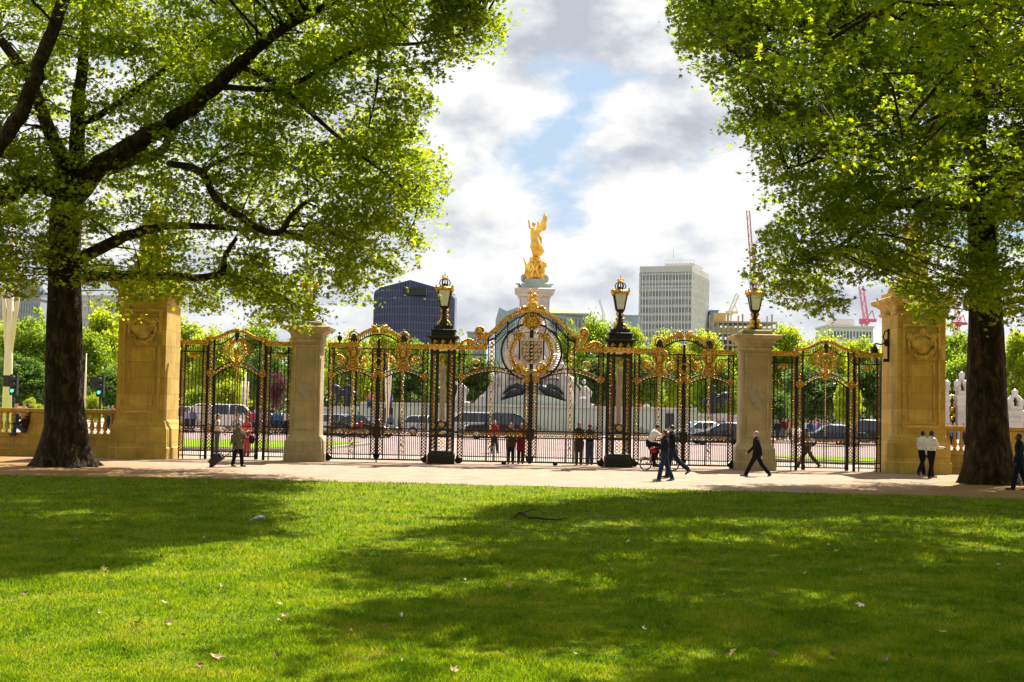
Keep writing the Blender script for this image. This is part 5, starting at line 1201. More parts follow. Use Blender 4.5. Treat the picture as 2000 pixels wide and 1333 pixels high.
# ================================================================ MONUMENT
YM = 110.; XM = W(1040, 790, YM).x
def Z(py, Y=YM, px=1040): return W(px, py, Y).z
mon = empty('monument', (XM, YM, 0), 0, 'great white marble and bronze monument with a gilded winged figure on top', 'monument')
m = MB(); m.stack(0, 0, [(0, 5.4, 4.4), (2.2, 5.2, 4.2), (2.3, 4.9, 4.0), (3.0, 4.3, 3.6), (3.2, 4.0, 3.4), (4.4, 3.2, 3.0), (4.6, 3.4, 3.2), (4.8, 3.0, 2.8), (6.2, 2.3, 2.2), (6.5, 2.4, 2.3), (6.7, 1.9, 1.8), (8.2, 1.5, 1.5), (8.4, 1.32, 1.32)]); m.build('pedestal', M_marble, mon)
m = MB(); m.stack(0, 0, [(8.4, 1.30, 1.30), (8.6, 1.25, 1.25), (11.1, 1.22, 1.22), (11.3, 1.3, 1.3)])
for s in (-1, 1):
    for q in (-1, 1): m.box(*sorted((s*.62, s*1.12)), *sorted((q*1.12, q*1.34)), 8.6, 11.2)
m.build('column', M_marble, mon)
m = MB(); m.stack(0, 0, [(11.3, 1.35, 1.35), (11.5, 1.42, 1.42), (11.66, 1.62, 1.62), (11.9, 1.66, 1.66), (11.95, 1.5, 1.5), (12.0, 1.3, 1.3)]); m.build('cornice', M_marble, mon)
m = MB(); m.stack(0, 0, [(12.0, 1.15, 1.15), (12.35, 1.12, 1.12), (12.4, .9, .9), (12.75, .85, .85), (12.8, .8, .8)])
for s in (-1, 1):
    m.ball((s*.95, 0, 12.9), .22, .3, .38); m.tube([(s*1.2, 0, 12.1), (s*1.35, -.1, 12.4), (s*1.6, -.1, 12.45)], [.14, .12, .03], 6)
m.build('green_plinth', mat('verdigris', (.36, .42, .38), (.26, .32, .29), rough=.7, scale=1), mon)
def remesh(o, v, sm=4, it=.5):
    r = o.modifiers.new('remesh', 'REMESH'); r.mode = 'VOXEL'; r.voxel_size = v; r.use_smooth_shade = True
    if sm: s = o.modifiers.new('smooth', 'SMOOTH'); s.iterations = sm; s.factor = it
    return o
# gilded winged figure on a globe with seated figures
g = MB(); k = 1/23.64
def q(px, py, y=0.): return Vector(((px-1040)*k, y, 2.3+(793.8-py)*k))
g.ball(q(1036, 437), .17, .17, .21); g.tube([q(1036, 443), q(1037, 448)], .10, 8)
g.tube([q(1038, 447), q(1037, 458), q(1038, 470), q(1044, 484), q(1047, 497)], [.26, .33, .30, .38, .26], 10)
g.tube([q(1040, 470), q(1050, 484), q(1054, 489), q(1047, 498), q(1040, 507)], [.22, .24, .20, .16, .10], 8)
g.tube([q(1037, 470), q(1034, 480), q(1038, 494), q(1038, 508)], [.22, .2, .16, .12], 8)
g.tube([q(1034, 448), q(1028, 443), q(1026, 431), q(1025, 427)], [.11, .09, .07, .05], 6)
g.tube([q(1041, 448), q(1045, 440), q(1044, 432), q(1040, 430)], [.11, .09, .07, .05], 6)
for y in (.25, .05):
    g.tube([q(1042, 452, y), q(1050, 444, y), q(1056, 430, y), q(1057, 414, y)], [.22, .26, .20, .04], 8)
    for j in range(6): g.tube([q(1046+j, 448-3*j, y), q(1058+.6*j, 446-4.6*j, y), q(1061-.3*j, 440-4.4*j, y)], [.12, .10, .04], 6)
g.tube([q(1040, 455, .2), q(1050, 462, .3), q(1052, 475, .3)], [.2, .16, .06], 6)
g.ball(q(1040, 513), .34)
for s, yy in ((-1, -.35), (1, -.3), (-1, .5), (1, .5)):
    g.tube([q(1040+s*7, 512, yy), q(1040+s*11, 522, yy), q(1040+s*12, 533, yy*1.2), q(1040+s*9, 545, yy)], [.20, .34, .36, .30], 8); g.ball(q(1040+s*8, 506, yy), .15)
    g.tube([q(1040+s*12, 530, yy), q(1040+s*16, 536, yy-.3), q(1040+s*13, 547, yy-.4)], [.2, .16, .12], 6); g.tube([q(1040+s*9, 515, yy), q(1040+s*18, 520, yy), q(1040+s*20, 512, yy)], [.1, .09, .06], 6)
g.tube([q(1024, 522, -.4), q(1020, 512, -.4), q(1016, 502, -.4)], [.09, .07, .03], 6); g.tube([q(1050, 510, -.2), q(1058, 514, -.2), q(1062, 522, -.2)], [.22, .2, .1], 6); g.ball(q(1040, 538), .75, .7, .55); g.ball(q(1040, 526), .55, .5, .6); g.ball(q(1034, 530, -.55), .22, .2, .35); g.ball(q(1046, 532, -.55), .22, .2, .3)
for j in range(9): g.tube([q(1033+j*1.6, 476, -.3), q(1035+j*1.5, 488, -.34), q(1036+j*1.2, 500, -.2)], .05, 5)
for j in range(7): g.tube([q(1030+j*2.4, 450+j % 2, -.24), q(1031+j*2.2, 466, -.36), q(1034+j*2.1, 482, -.36), q(1036+j*1.9, 494, -.3)], .04, 5)
for j in range(8): g.tube([q(1021+j*5.2, 520+(j % 3)*3, -.62), q(1022+j*4.9, 532, -.75), q(1020+j*5.2, 545, -.6)], .055, 5)
for sg in (-1, 1): g.tube([q(1040+sg*6, 516, -.7), q(1040+sg*2, 528, -.95), q(1040+sg*7, 540, -.9)], [.12, .11, .09], 6); g.ball(q(1040+sg*7, 510, -.6), .16)
remesh(g.build('gilded_figure', M_goldb, mon), .03, 1)
# bronze reclining winged figures and the marble groups between
for s in (-1, 1):
    m = MB(); y = -4.2
    m.tube([(s*.5, y, 3.9), (s*1.0, y-.1, 3.5), (s*1.8, y-.1, 3.1), (s*2.6, y, 2.75)], [.28, .33, .26, .12], 8); m.ball((s*.55, y-.1, 4.25), .2, .2, .24)
    m.tube([(s*.8, y, 3.7), (s*1.3, y+.1, 3.95), (s*1.9, y+.1, 3.75), (s*2.5, y, 3.2)], [.16, .22, .18, .05], 7); m.tube([(s*1.5, y-.2, 3.3), (s*1.9, y-.3, 3.5), (s*2.3, y-.3, 2.9)], [.2, .16, .1], 6); m.tube([(s*.6, y-.2, 3.9), (s*.9, y-.4, 3.6), (s*1.2, y-.5, 3.9)], .09, 6)
    remesh(m.build('bronze_figure', M_bronze, mon), .07, 2)
    m = MB(); m.tube([(s*2.7, -3.6, 2.4), (s*2.6, -3.6, 3.4), (s*2.4, -3.5, 4.6), (s*2.3, -3.4, 5.2)], [.8, .6, .42, .25], 9); m.ball((s*2.25, -3.5, 5.55), .24, .24, .3); m.tube([(s*2.7, -3.8, 4.8), (s*3.1, -4.0, 4.3), (s*2.8, -4.2, 3.9)], .16, 6); m.tube([(s*2.2, -3.4, 4.9), (s*1.8, -3.4, 5.6), (s*1.9, -3.3, 6.3)], [.4, .3, .08], 6)
    remesh(m.build('marble_figure', M_marble, mon), .055, 1)
m = MB(); m.tube([(0, -3.1, 4.6), (0, -3.0, 5.6), (0, -2.9, 6.6), (0, -2.8, 7.2)], [1.0, .8, .55, .3], 10); m.ball((0, -2.9, 7.6), .3, .3, .36)
for s in (-1, 1): m.tube([(s*.4, -3, 6.8), (s*.8, -3.3, 6.1), (s*.6, -3.7, 5.7)], [.2, .18, .12], 6)
remesh(m.build('marble_figure', M_marble, mon), .055, 1)
m = MB(); m.prism([(-3.3, 0), (3.3, 0), (3.3, 2.45), (2.4, 2.75), (1.2, 3.1), (0, 3.25), (-1.2, 3.1), (-2.4, 2.75), (-3.3, 2.45)], -5.2, -3.6); m.build('fountain_front', M_green, mon)
m = MB(); m.box(-1.35, 1.25, -5.26, -5.1, .85, 2.05); m.build('dark_niche', M_dark, mon)
# low green wall round the monument
Yw = YM-6
wl = empty('monument_wall', (0, 0, 0), 0, 'long pale green stone wall with dark niches running round the monument', 'wall')
xa, xb, xc, xd = [W(x, 800, Yw).x for x in (700, 1367, 560, 1560)]; ma, mb_ = [W(x, 800, Yw).x for x in (935, 1150)]
m = MB(); N = 60
def curve(mbx, x0, x1, z0, z1, off=0., th=.5):
    n = 24; V = []
    for i in range(n+1):
        x = x0+(x1-x0)*i/n; y = Yw+((x-XM)/16)**2*3.2+off
        V += [(x, y, z0), (x, y, z1), (x, y+th, z1), (x, y+th, z0)]
    Fc = []
    for i in range(n): o = 4*i; Fc += [(o, o+4, o+5, o+1), (o+1, o+5, o+6, o+2), (o+2, o+6, o+7, o+3)]
    Fc += [(0, 1, 2, 3), (4*n+3, 4*n+2, 4*n+1, 4*n)]; mbx.add(V, Fc)
curve(m, xa, xb, .12, 2.22); curve(m, xc, xa, .12, 1.75); curve(m, xb, xd, .12, 1.75); m.build('wall', M_green, wl)
m = MB(); curve(m, xa-.1, xb+.1, 2.22, 2.40, -.12, .74); curve(m, xc, xa-.1, 1.75, 1.92, -.12, .74); curve(m, xb+.1, xd, 1.75, 1.92, -.12, .74); m.build('coping', M_marble, wl)
m = MB(); curve(m, xc, xd, .12, .42, -.5, .5); curve(m, xc, xd, .12, .27, -.95, .45); m.build('step', M_pave, wl)
for px in (757, 1311):
    m = MB(); x = W(px, 800, Yw).x; y = Yw+((x-XM)/16)**2*3.2-.03; m.box(x-.4, x+.4, y-.05, y+.12, .75, 1.95); m.build('dark_niche', M_dark, wl)
for i in range(26):
    x = xa+(xb-xa)*i/25; y = Yw+((x-XM)/16)**2*3.2
    m = MB() if i == 0 else m; m.box(x-.12, x+.12, y-.05, y+.1, .42, 2.22)
m.build('pilaster', M_green, wl)
# bronze lions with figures
def lion(px, s, label):
    x = W(px, 800, Yw).x; t = empty('bronze_lion', (x, Yw+3.2, 0), 0, label, 'statue', 'bronze lions on the monument wall')
    m = MB(); m.box(-1.2, 1.2, -.7, .7, 0, 2.0); m.build('plinth', M_marble, t)
    m = MB(); m.tube([(-s*.9, 0, 2.9), (-s*.3, 0, 3.05), (s*.4, 0, 3.1), (s*.8, 0, 3.3)], [.26, .34, .38, .30], 9); m.ball((s*1.05, 0, 3.5), .30, .26, .30); m.ball((s*1.3, 0, 3.42), .15, .14, .13); m.ball((s*.8, 0, 3.35), .42, .36, .42)
    for a, yy in ((-.8, -.2), (-.7, .2), (.6, -.2), (.75, .2)): m.tube([(s*a, yy, 2.9), (s*(a-.08), yy, 2.5), (s*(a+.02), yy, 2.2), (s*(a+.14), yy, 2.05)], [.2, .13, .1, .1], 7)
    m.tube([(-s*.95, 0, 2.95), (-s*1.25, 0, 2.7), (-s*1.3, 0, 2.3)], [.08, .05, .07], 6); remesh(m.build('lion', M_bronze, t), .055, 2)
    m = MB(); m.tube([(-s*.2, -.5, 2.0), (-s*.2, -.45, 3.0), (-s*.15, -.4, 3.7)], [.3, .26, .24], 8); m.ball((-s*.13, -.42, 4.08), .17, .17, .21); m.tube([(-s*.1, -.5, 3.6), (s*.3, -.6, 3.4), (s*.5, -.5, 3.6)], .10, 6); m.tube([(-s*.3, -.4, 3.7), (-s*.55, -.4, 3.4), (-s*.5, -.5, 3.0)], .1, 6); remesh(m.build('standing_figure', M_bronze, t), .05, 2)
lion(664, -1, 'dark bronze lion and figure on the wall left of the monument'); lion(1408, 1, 'dark bronze lion and figure on the wall right of the monument')
# two small sculptures on plinths beside the monument
for px, c_, lb in ((900, 1, 'pale marble statue on the wall left of the monument'), (1137, 0, 'pale marble statue on the wall right of the monument')):
    x = W(px, 800, YM).x; t = empty('marble_statue', (x, YM-2, 0), 0, lb, 'statue', 'marble statues beside the monument'); m = MB(); m.stack(0, 0, [(0, .8, .6), (2.4, .8, .6), (2.5, .9, .7), (2.6, .6, .5)]); m.build('plinth', M_marble, t)
    m = MB(); m.tube([(0, 0, 2.5), (.1, 0, 3.3), (0, 0, 4.0)], [.5, .4, .22], 8); m.ball((0, -.02, 4.35), .19, .19, .23); m.tube([(.2, 0, 3.9), (.6, -.1, 3.5), (.5, -.2, 3.1)], .12, 6); m.tube([(-.2, 0, 3.9), (-.5, -.1, 4.2), (-.45, -.1, 4.7)], .1, 6); remesh(m.build('figure', M_marble, t), .06, 2)
    t2 = None
# ---- stone gate lodges with lanterns, right background
def lodge(px, Y, label, wpx=21, top=775, lamp=True, lh=722):
    c = W(px, 800, Y); t = empty('stone_gatepost', (c.x, Y, 0), 0, label, 'gatepost', 'ornate stone gateposts seen over the right balustrade')
    hw = wpx*Y/F/2; zt = W(px, top, Y).z; m = MB()
    m.stack(0, 0, [(0, hw*1.05, hw*1.05), (.8, hw, hw), (zt-.9, hw*.96, hw*.96), (zt-.8, hw*1.12, hw*1.12), (zt-.5, hw*1.12, hw*1.12), (zt-.4, hw, hw), (zt-.1, hw*1.25, hw*1.25), (zt+.1, hw*1.3, hw*1.3), (zt+.15, hw*.9, hw*.9), (zt+.5, hw*.85, hw*.85)]); m.build('pier', M_marble, t)
    m = MB(); zz = zt+.5
    for s in (-1, 1): m.ball((s*hw*.6, -.2, zz+.1), hw*.35, .3, .45); m.tube([(s*hw, 0, zz), (s*hw*.5, 0, zz+.7), (0, 0, zz+1.1)], [.3, .25, .1], 6)
    m.build('carved_trophy', M_marble, t)
    if lamp:
        zl = W(px, lh, Y).z; m = MB(); m.lathe(0, 0, [(zz, .12), (zl-1.2, .09), (zl-1.0, .16)], 8); m.box(-hw*.95, hw*.95, -.06, .06, zl-1.35, zl-1.2); m.build('lamp_stem', M_iron, t)
        m = MB()
        for s in (-1, 0, 1): z2 = zl-1.75 if s else zl-1.0; m.lathe(s*hw*.85, 0, [(z2, .05), (z2+.12, .22), (z2+.5, .28), (z2+.62, .30), (z2+.72, .14), (z2+.85, .03)], 10)
        m.build('lantern', mat('grey_lantern', (.55, .53, .52), (.4, .38, .38), rough=.4), t)
lodge(1841, 118, 'stone gatepost with lamps hard against the right tall pier'); lodge(1878, 118, 'stone gatepost with lamps between tall pier and black trunk'); lodge(1912, 118, 'stone gatepost mostly hidden by the black trunk', lamp=False); lodge(1982, 116, 'stone gatepost at the right edge beyond the black trunk', 26, 805, True, 756)
for px, lb in ((1859, 'dark and gilt iron gate between the two stone gateposts'), (1893, 'dark and gilt iron gate left of the black trunk')):
    c = W(px, 800, 118.2); t = empty('iron_gate', (c.x, 118.3, 0), 0, lb, 'gate', 'iron gates between the stone gateposts'); m = MB(); zt = W(px, 785, 118).z
    for i in range(7): m.bar((-.45+.15*i, 0, 0), (-.45+.15*i, 0, zt), .035)
    m.box(-.48, .48, -.04, .04, .5, .7); m.box(-.48, .48, -.04, .04, zt-.6, zt-.4); m.box(-.46, .46, .03, .06, .1, zt-1.2); m.build('iron_bars', M_iron, t)
    m = MB()
    for i in range(8): m.ball((.3*math.sin(i*2.1), -.1, 1.1+.27*i), .22, .1, .2, n=7, m=5)
    for s in (-1, 1): m.tube([(s*.48, -.05, zt-.5), (s*.3, -.05, zt+.3), (0, -.05, zt+.6)], .10, 6)
    m.build('gilt_ornament', M_gold, t)
# ---- masts: pale flagpole with fan struts at left edge and two slim ones
def mast(px, Y, hpx, label, r=.28, fan=True):
    c = W(px, 800, Y); zt = W(px, hpx, Y).z; t = empty('pale_mast', (c.x, Y, 0), 0, label, 'mast', 'pale painted masts'); col = mat('cream_paint', (.78, .64, .52), (.68, .55, .44), rough=.5, scale=1)
    m = MB(); m.lathe(0, 0, [(0, r*1.2), (zt*.35, r), (zt, r*.35)], 12); m.build('pole', col, t)
    if fan:
        z0 = 2.3+(800-705)*Y/F if r > .2 else zt*.35
        for s, e in ((-1, .9), (1, .8)):
            m = MB(); m.tube([(s*r*.2, 0, z0-.5), (s*r*1.6, 0, z0+.35*(zt-z0)), (s*r*2.6*e, 0, z0+.75*(zt-z0))], [r*.7, r*.55, r*.35], 8); m.build('strut', col, t)
        m = MB(); m.box(-r*2.4, r*2.2, -.05, .05, z0+.5*(zt-z0), z0+.5*(zt-z0)+.1); m.build('cross_tie', col, t)
mast(13, 70, 425, 'tall cream mast with branching struts at the left edge', .22)
mast(478, 100, 727, 'slim white three pronged mast seen through the left walkway gate', .11); mast(757, 104, 700, 'slim white three pronged mast behind the left carriage gate', .11); mast(165, 98, 690, 'slim white pole just right of the left trunk', .09, False)
# ---- traffic lights
M_tl = mat('signal_black', (.015, .016, .018), rough=.5)
M_tg = bpy.data.materials.new('green_signal'); M_tg.use_nodes = True; b_ = M_tg.node_tree.nodes['Principled BSDF']; b_.inputs['Base Color'].default_value = (.02, .5, .3, 1); b_.inputs['Emission Color'].default_value = (.05, .8, .5, 1); b_.inputs['Emission Strength'].default_value = 1.2
for px, lb in ((27, 'black traffic light showing green, beside the pale mast'), (196, 'black traffic light showing green, above the balustrade right of the trunk')):
    c = W(px, 772, 64); t = empty('traffic_light', (c.x, 64, 0), 0, lb, 'traffic light', 'traffic lights on the far road'); m = MB(); m.lathe(0, 0, [(0, .07), (3.2, .06)], 8); m.build('pole', M_tl, t)
    m = MB(); m.box(-.17, .17, -.12, .12, 2.35, 3.35); m.box(-.5, -.22, -.1, .1, 2.75, 3.3)
    for k in range(3): m.tube([(0, -.12, 3.15-.3*k), (0, -.28, 3.17-.3*k)], .13, 10)
    m.build('signal_head', M_tl, t); m = MB(); m.ball((0, -.13, 2.55), .10, .05, .10); m.ball((.0, -.27, 2.55), .09, .03, .09); m.build('green_lens', M_tg, t)
# ================================================================ PEOPLE
def skin_m(k): return mat('skin_%s' % k, {'fair': (.50, .28, .18), 'tan': (.30, .16, .09), 'brown': (.10, .05, .03)}[k], None, rough=.5, scale=8)
def cloth(k, c): return mat('cloth_%s' % k, c, tuple(x*.7 for x in c), rough=.9, scale=14, bump=.4, bscale=30, spec=.2)
M_hair = {'brown': mat('brown_hair', (.05, .022, .01), rough=.6, scale=30), 'black': mat('black_hair', (.010, .008, .007), rough=.5, scale=30), 'grey': mat('grey_hair', (.35, .31, .28), rough=.7, scale=30), 'fair': mat('fair_hair', (.30, .17, .06), rough=.6, scale=30), 'auburn': mat('auburn_hair', (.12, .035, .012), rough=.6, scale=30)}
M_shoe = mat('dark_shoe', (.015, .012, .012), rough=.4); M_eye = mat('eye_dark', (.01, .01, .01), rough=.2)
def capsule(mb, p, q, r0, r1, n=10):
    p, q = Vector(p), Vector(q); d = q-p; L = d.length or 1e-6; d = d/L; P = []; rr = []
    for a in (-90, -60, -30, 0): P.append(p+d*r0*math.sin(R(a))); rr.append(max(r0*math.cos(R(a)), 1e-4))
    for a in (0, 30, 60, 90): P.append(q+d*r1*math.sin(R(a))); rr.append(max(r1*math.cos(R(a)), 1e-4))
    return mb.tube(P, rr, n)
def person(loc, label, H=1.72, face=0., skin='fair', hair='brown', hairlen=0, top=('white', (.75, .73, .72)), legs=('dark', (.02, .02, .025)), shoe=None,
           lean=0., hip=(0, 0), knee=(0, 0), arm=(5, -5), abd=(8, 8), elbow=(12, 12), coat=0., group=None, near=True, sleeve=1.0, female=False, seat=None, headturn=0., headtilt=0., skirt=0., extra=None):
    """face: heading in degrees, 0 = towards +X, -90 = towards the camera. hip/knee/arm/elbow: (left, right) angles"""
    t = empty('person', (loc[0], loc[1], loc[2] if len(loc) > 2 else 0), R(face), label, 'person', group)
    s = H; vs = .013 if near else .028
    th, sh, an = .245*s, .246*s, .042*s
    up = Vector((math.sin(R(lean)), 0, math.cos(R(lean)))); fw = Vector((math.cos(R(lean)), 0, -math.sin(R(lean)))); lf = Vector((0, 1, 0))
    J = {}
    low = 1e9
    for k, sg in ((0, 1), (1, -1)):
        h = Vector((0, sg*.052*s, 0)); a = R(hip[k]); b = R(hip[k]-knee[k])
        kn = h+Vector((math.sin(a), 0, -math.cos(a)))*th; ak = kn+Vector((math.sin(b), 0, -math.cos(b)))*sh
        J[k] = (h, kn, ak, b); low = min(low, ak.z-an*(1 if b > -.5 else 1.2))
    base = Vector((0, 0, seat if seat is not None else -low))
    pel = base+Vector((0, 0, 0)); chest = pel+up*.20*s; neck = pel+up*.305*s; head = neck+up*.085*s+fw*.012*s
    sw = (.105 if female else .115)*s
    B = MB(); A = MB(); Lg = MB(); hands = []
    # body
    B.ball(pel+up*.02*s, .068*s, .092*s, .085*s, 12, 8); B.ball(chest, .064*s, .098*s, .14*s, 14, 9, rot=Matrix.Rotation(R(lean), 3, 'Y')); capsule(B, neck-up*.04*s, neck+up*.035*s, .036*s, .032*s)
    hr = Matrix.Rotation(R(headturn), 3, 'Z') @ Matrix.Rotation(R(lean*.35+headtilt), 3, 'Y')
    B.ball(head, .052*s, .044*s, .066*s, 16, 12, rot=hr); B.ball(head+hr @ Vector((.014*s, 0, -.030*s)), .036*s, .034*s, .040*s, 12, 8, rot=hr)
    B.ball(head+hr @ Vector((.054*s, 0, -.008*s)), .012*s, .009*s, .016*s, 8, 6, rot=hr)
    B.ball(head+hr @ Vector((.046*s, 0, -.036*s)), .008*s, .015*s, .006*s, 8, 5, rot=hr)
    for sg in (-1, 1): B.ball(head+hr @ Vector((-.004*s, sg*.044*s, -.006*s)), .012*s, .006*s, .018*s, 8, 6, rot=hr)
    for k, sg in ((0, 1), (1, -1)):
        h, kn, ak, b = J[k]; h, kn, ak = h+base, kn+base, ak+base
        capsule(B, h, kn, .050*s, .033*s); capsule(B, kn, ak, .034*s, .022*s); ft = Vector((math.cos(b*.5), 0, math.sin(b*.75) if b < 0 else 0)).normalized()
        toe = ak+ft*.105*s-Vector((0, 0, an*.55)); heel = ak-ft*.025*s-Vector((0, 0, an*.55)); 
        if b < -.5: toe = ak+Vector((.05*s, 0, -.085*s)); heel = ak+Vector((-.03*s, 0, -.02*s))
        S = MB(); capsule(S, heel, toe, .024*s, .020*s); capsule(S, ak+Vector((0, 0, .01)), (heel+toe)/2, .026*s, .024*s); S.box(min(heel.x, toe.x)-.012*s, max(heel.x, toe.x)+.014*s, ak.y-.022*s, ak.y+.022*s, min(heel.z, toe.z)-.024*s, min(heel.z, toe.z)-.010*s) if b > -.5 else None
        remesh(S.build('shoe', shoe or M_shoe, t), vs*.9, 2)
        q = .012 if legs[0] != 'skinny' else .006
        capsule(Lg, h, kn, (.056+q*.4)*s, (.040+q*.6)*s); capsule(Lg, kn, ak+(kn-ak)*.08, (.040+q*.6)*s, (.031+q)*s)
    Lg.ball(pel+up*.015*s, .078*s, .102*s, .085*s, 12, 8)
    for k, sg in ((0, 1), (1, -1)):
        shd = neck-up*.035*s+lf*sg*sw; a = R(arm[k])+R(lean)*0; ab = R(abd[k]); e = a+R(elbow[k])
        el = shd+Vector((math.sin(a)*math.cos(ab), sg*math.sin(ab), -math.cos(a)*math.cos(ab)))*.172*s
        wr = el+Vector((math.sin(e), sg*math.sin(ab)*.3-sg*.12, -math.cos(e)))*.150*s; d = (wr-el).normalized()
        capsule(B, shd, el, .027*s, .021*s); capsule(B, el, wr, .022*s, .015*s)
        pm = wr+d*.028*s; B.ball(pm, .020*s, .012*s, .030*s, 8, 6, rot=d.to_track_quat('Z', 'Y').to_matrix())
        if near:
            side = d.cross(Vector((0, 1, 0))).normalized(); cur = Vector((0, -sg, 0))
            for f_, ln in zip((-1.5, -.5, .5, 1.5), (.040, .047, .044, .035)):
                p0 = pm+d*.022*s+side*f_*.0095*s; p1 = p0+(d*.8+cur*.25)*ln*.5*s; p2 = p1+(d*.55+cur*.6)*ln*.5*s; capsule(B, p0, p1, .0052*s, .0048*s, 6); capsule(B, p1, p2, .0048*s, .004*s, 6)
            capsule(B, pm-d*.005*s-side*.014*s, pm+d*.025*s-side*.030*s+cur*.008*s, .006*s, .005*s, 6)
        capsule(A, shd-lf*sg*.01*s, el, .042*s, .033*s)
        if sleeve >= 1: capsule(A, el, wr-d*.01*s, .033*s, .026*s)
        hands.append(wr)
    A.ball(chest+up*.005*s, .082*s, .120*s, .150*s, 14, 9, rot=Matrix.Rotation(R(lean), 3, 'Y')); capsule(A, pel+up*.09*s+lf*.045*s, neck-up*.055*s+lf*.06*s, .066*s, .05*s); capsule(A, pel+up*.09*s-lf*.045*s, neck-up*.055*s-lf*.06*s, .066*s, .05*s)
    capsule(A, neck-up*.05*s+lf*sw*.7, neck-up*.05*s-lf*sw*.7, .038*s, .038*s); A.ball(pel+up*.07*s, .082*s, .104*s, .07*s)
    if coat: 
        A.ball(pel+up*.02*s, .090*s, .115*s, .10*s)
        A.lathe(pel.x+.005, 0, [(pel.z-coat*s, .115*s), (pel.z-coat*s*.5, .112*s), (pel.z+.06*s, .10*s)], 14, sx=.85)
    remesh(B.build('body', skin_m(skin), t), vs*.8, 2)
    remesh(Lg.build('trousers' if not skirt else 'leggings', cloth(*legs), t), vs, 3)
    remesh(A.build('jacket' if coat else ('shirt' if top[0] in ('white', 'pale') else 'top'), cloth(*top), t), vs, 3)
    if near:
        for sg in (-1, 1): e = MB(); e.ball(head+hr @ Vector((.046*s, sg*.017*s, .006*s)), .005*s, .007*s, .005*s, 7, 5); e.build('eye', M_eye, t)
    if hair:
        Hh = MB(); Hh.ball(head+hr @ Vector((-.010*s, 0, .018*s)), .053*s, .050*s, .060*s, 14, 9, rot=hr)
        if hairlen: 
            for yy in (-.03, 0, .03): capsule(Hh, head+hr @ Vector((-.03*s, yy*s, .0)), head+hr @ Vector((-.045*s, yy*s*1.1, -hairlen*s)), .032*s, .022*s)
        remesh(Hh.build('hair', M_hair[hair], t), vs, 2)
    if extra: extra(t, base, hands, s, head)
    return t
def at(px, py, z=0.): return GP(px, py, z)
red = ('red', (.42, .03, .04))
# --- in front of the gates
def wb(t, base, hands, s, head):
    m = MB(); c = hands[0]+Vector((.08, .03, -.02)); m.ball(c, .13, .09, .16, 12, 8); m.tube([c+Vector((0, 0, .1)), Vector((.02, .12, base.z+.48)), c+Vector((-.05, 0, .1))], .012, 5); b = remesh(m.build('shoulder_bag', cloth('plum', (.05, .012, .04)), t), .02, 2)
p = at(465, 912); person((p.x, p.y), 'woman in olive coat and black trousers with a dark shoulder bag, pulling a suitcase', 1.55, -35, 'fair', 'brown', .02, ('olive', (.13, .12, .075)), ('black', (.008, .008, .01)), hip=(10, -12), knee=(4, 6), arm=(25, -28), elbow=(60, 10), coat=.13, female=True, extra=wb)
c = at(420, 913)
t = empty('suitcase', (c.x, c.y, 0), 0, 'small black wheeled suitcase tilted and trailing behind a woman', 'suitcase')
Rm = Matrix.Rotation(R(52), 4, 'Y')
def rot_mb(m): m.v = [tuple((Rm @ Vector(v))+Vector((-.18, 0, .10))) for v in m.v]; return m
m = MB(); m.box(-.11, .13, -.19, .19, .03, .52); m.box(-.14, -.10, -.16, .16, .10, .45); b = rot_mb(m).build('shell', mat('black_nylon', (.008, .008, .014), rough=.6), t); bv = b.modifiers.new('bevel', 'BEVEL'); bv.width = .03; bv.segments = 3
m = MB()
for yy in (-.12, .12): m.bar((.10, yy, .5), (.10, yy, .95), .008)
m.bar((.10, -.13, .95), (.10, .13, .95), .014); rot_mb(m).build('handle', M_iron, t)
for yy in (-.15, .15): m = MB(); m.tube([(-.12, yy-.015, .05), (-.12, yy+.015, .05)], .05, 12); m.build('wheel', M_shoe, t)
p = at(1478, 931); person((p.x, p.y), 'bald man in a black suit striding in front of the stone pier', 1.68, 172, 'fair', 'grey', 0, ('black', (.010, .010, .012)), ('black', (.010, .010, .012)), hip=(29, -24), knee=(3, 16), arm=(-24, 22), elbow=(15, 25), coat=.10, lean=2)
def shirt_front(t, base, hands, s, head): pass
gsh = 'two men in white shirts walking together'
p = at(1806, 930); person((p.x, p.y+.25), 'man in white shirt and black trousers, the further of a walking pair', 1.69, 35, 'brown', 'black', 0, ('white', (.74, .73, .72)), ('black', (.008, .008, .01)), hip=(14, -18), knee=(2, 14), arm=(8, -12), elbow=(12, 15), group=gsh)
p = at(1819, 934); person((p.x, p.y), 'man in white shirt with one forearm raised, the nearer of a walking pair', 1.71, 20, 'brown', 'black', 0, ('white', (.74, .73, .72)), ('black', (.008, .008, .01)), hip=(8, -8), knee=(2, 5), arm=(-10, 20), elbow=(15, 70), group=gsh)
p = at(1991, 958); person((p.x, p.y), 'man in a dark navy suit cut off by the frame beside the black trunk', 1.78, 160, 'brown', 'black', 0, ('navy', (.010, .013, .03)), ('navy', (.010, .013, .03)), hip=(14, -12), knee=(3, 8), coat=.10)
def rb(t, base, hands, s, head):
    m = MB(); c = hands[0]+Vector((.02, 0, -.06)); m.ball(c, .10, .07, .09); remesh(m.build('red_bag', cloth('red', (.30, .01, .015)), t), .02, 1)
p = at(1298, 940); person((p.x, p.y), 'long haired woman in navy jacket, jeans and bright green shoes', 1.66, 178, 'fair', 'brown', .16, ('darknavy', (.012, .013, .022)), ('jeans', (.015, .035, .07)), shoe=mat('green_shoe', (.02, .30, .20), rough=.5), hip=(16, -12), knee=(5, 12), arm=(22, 5), elbow=(65, 20), female=True, extra=rb)
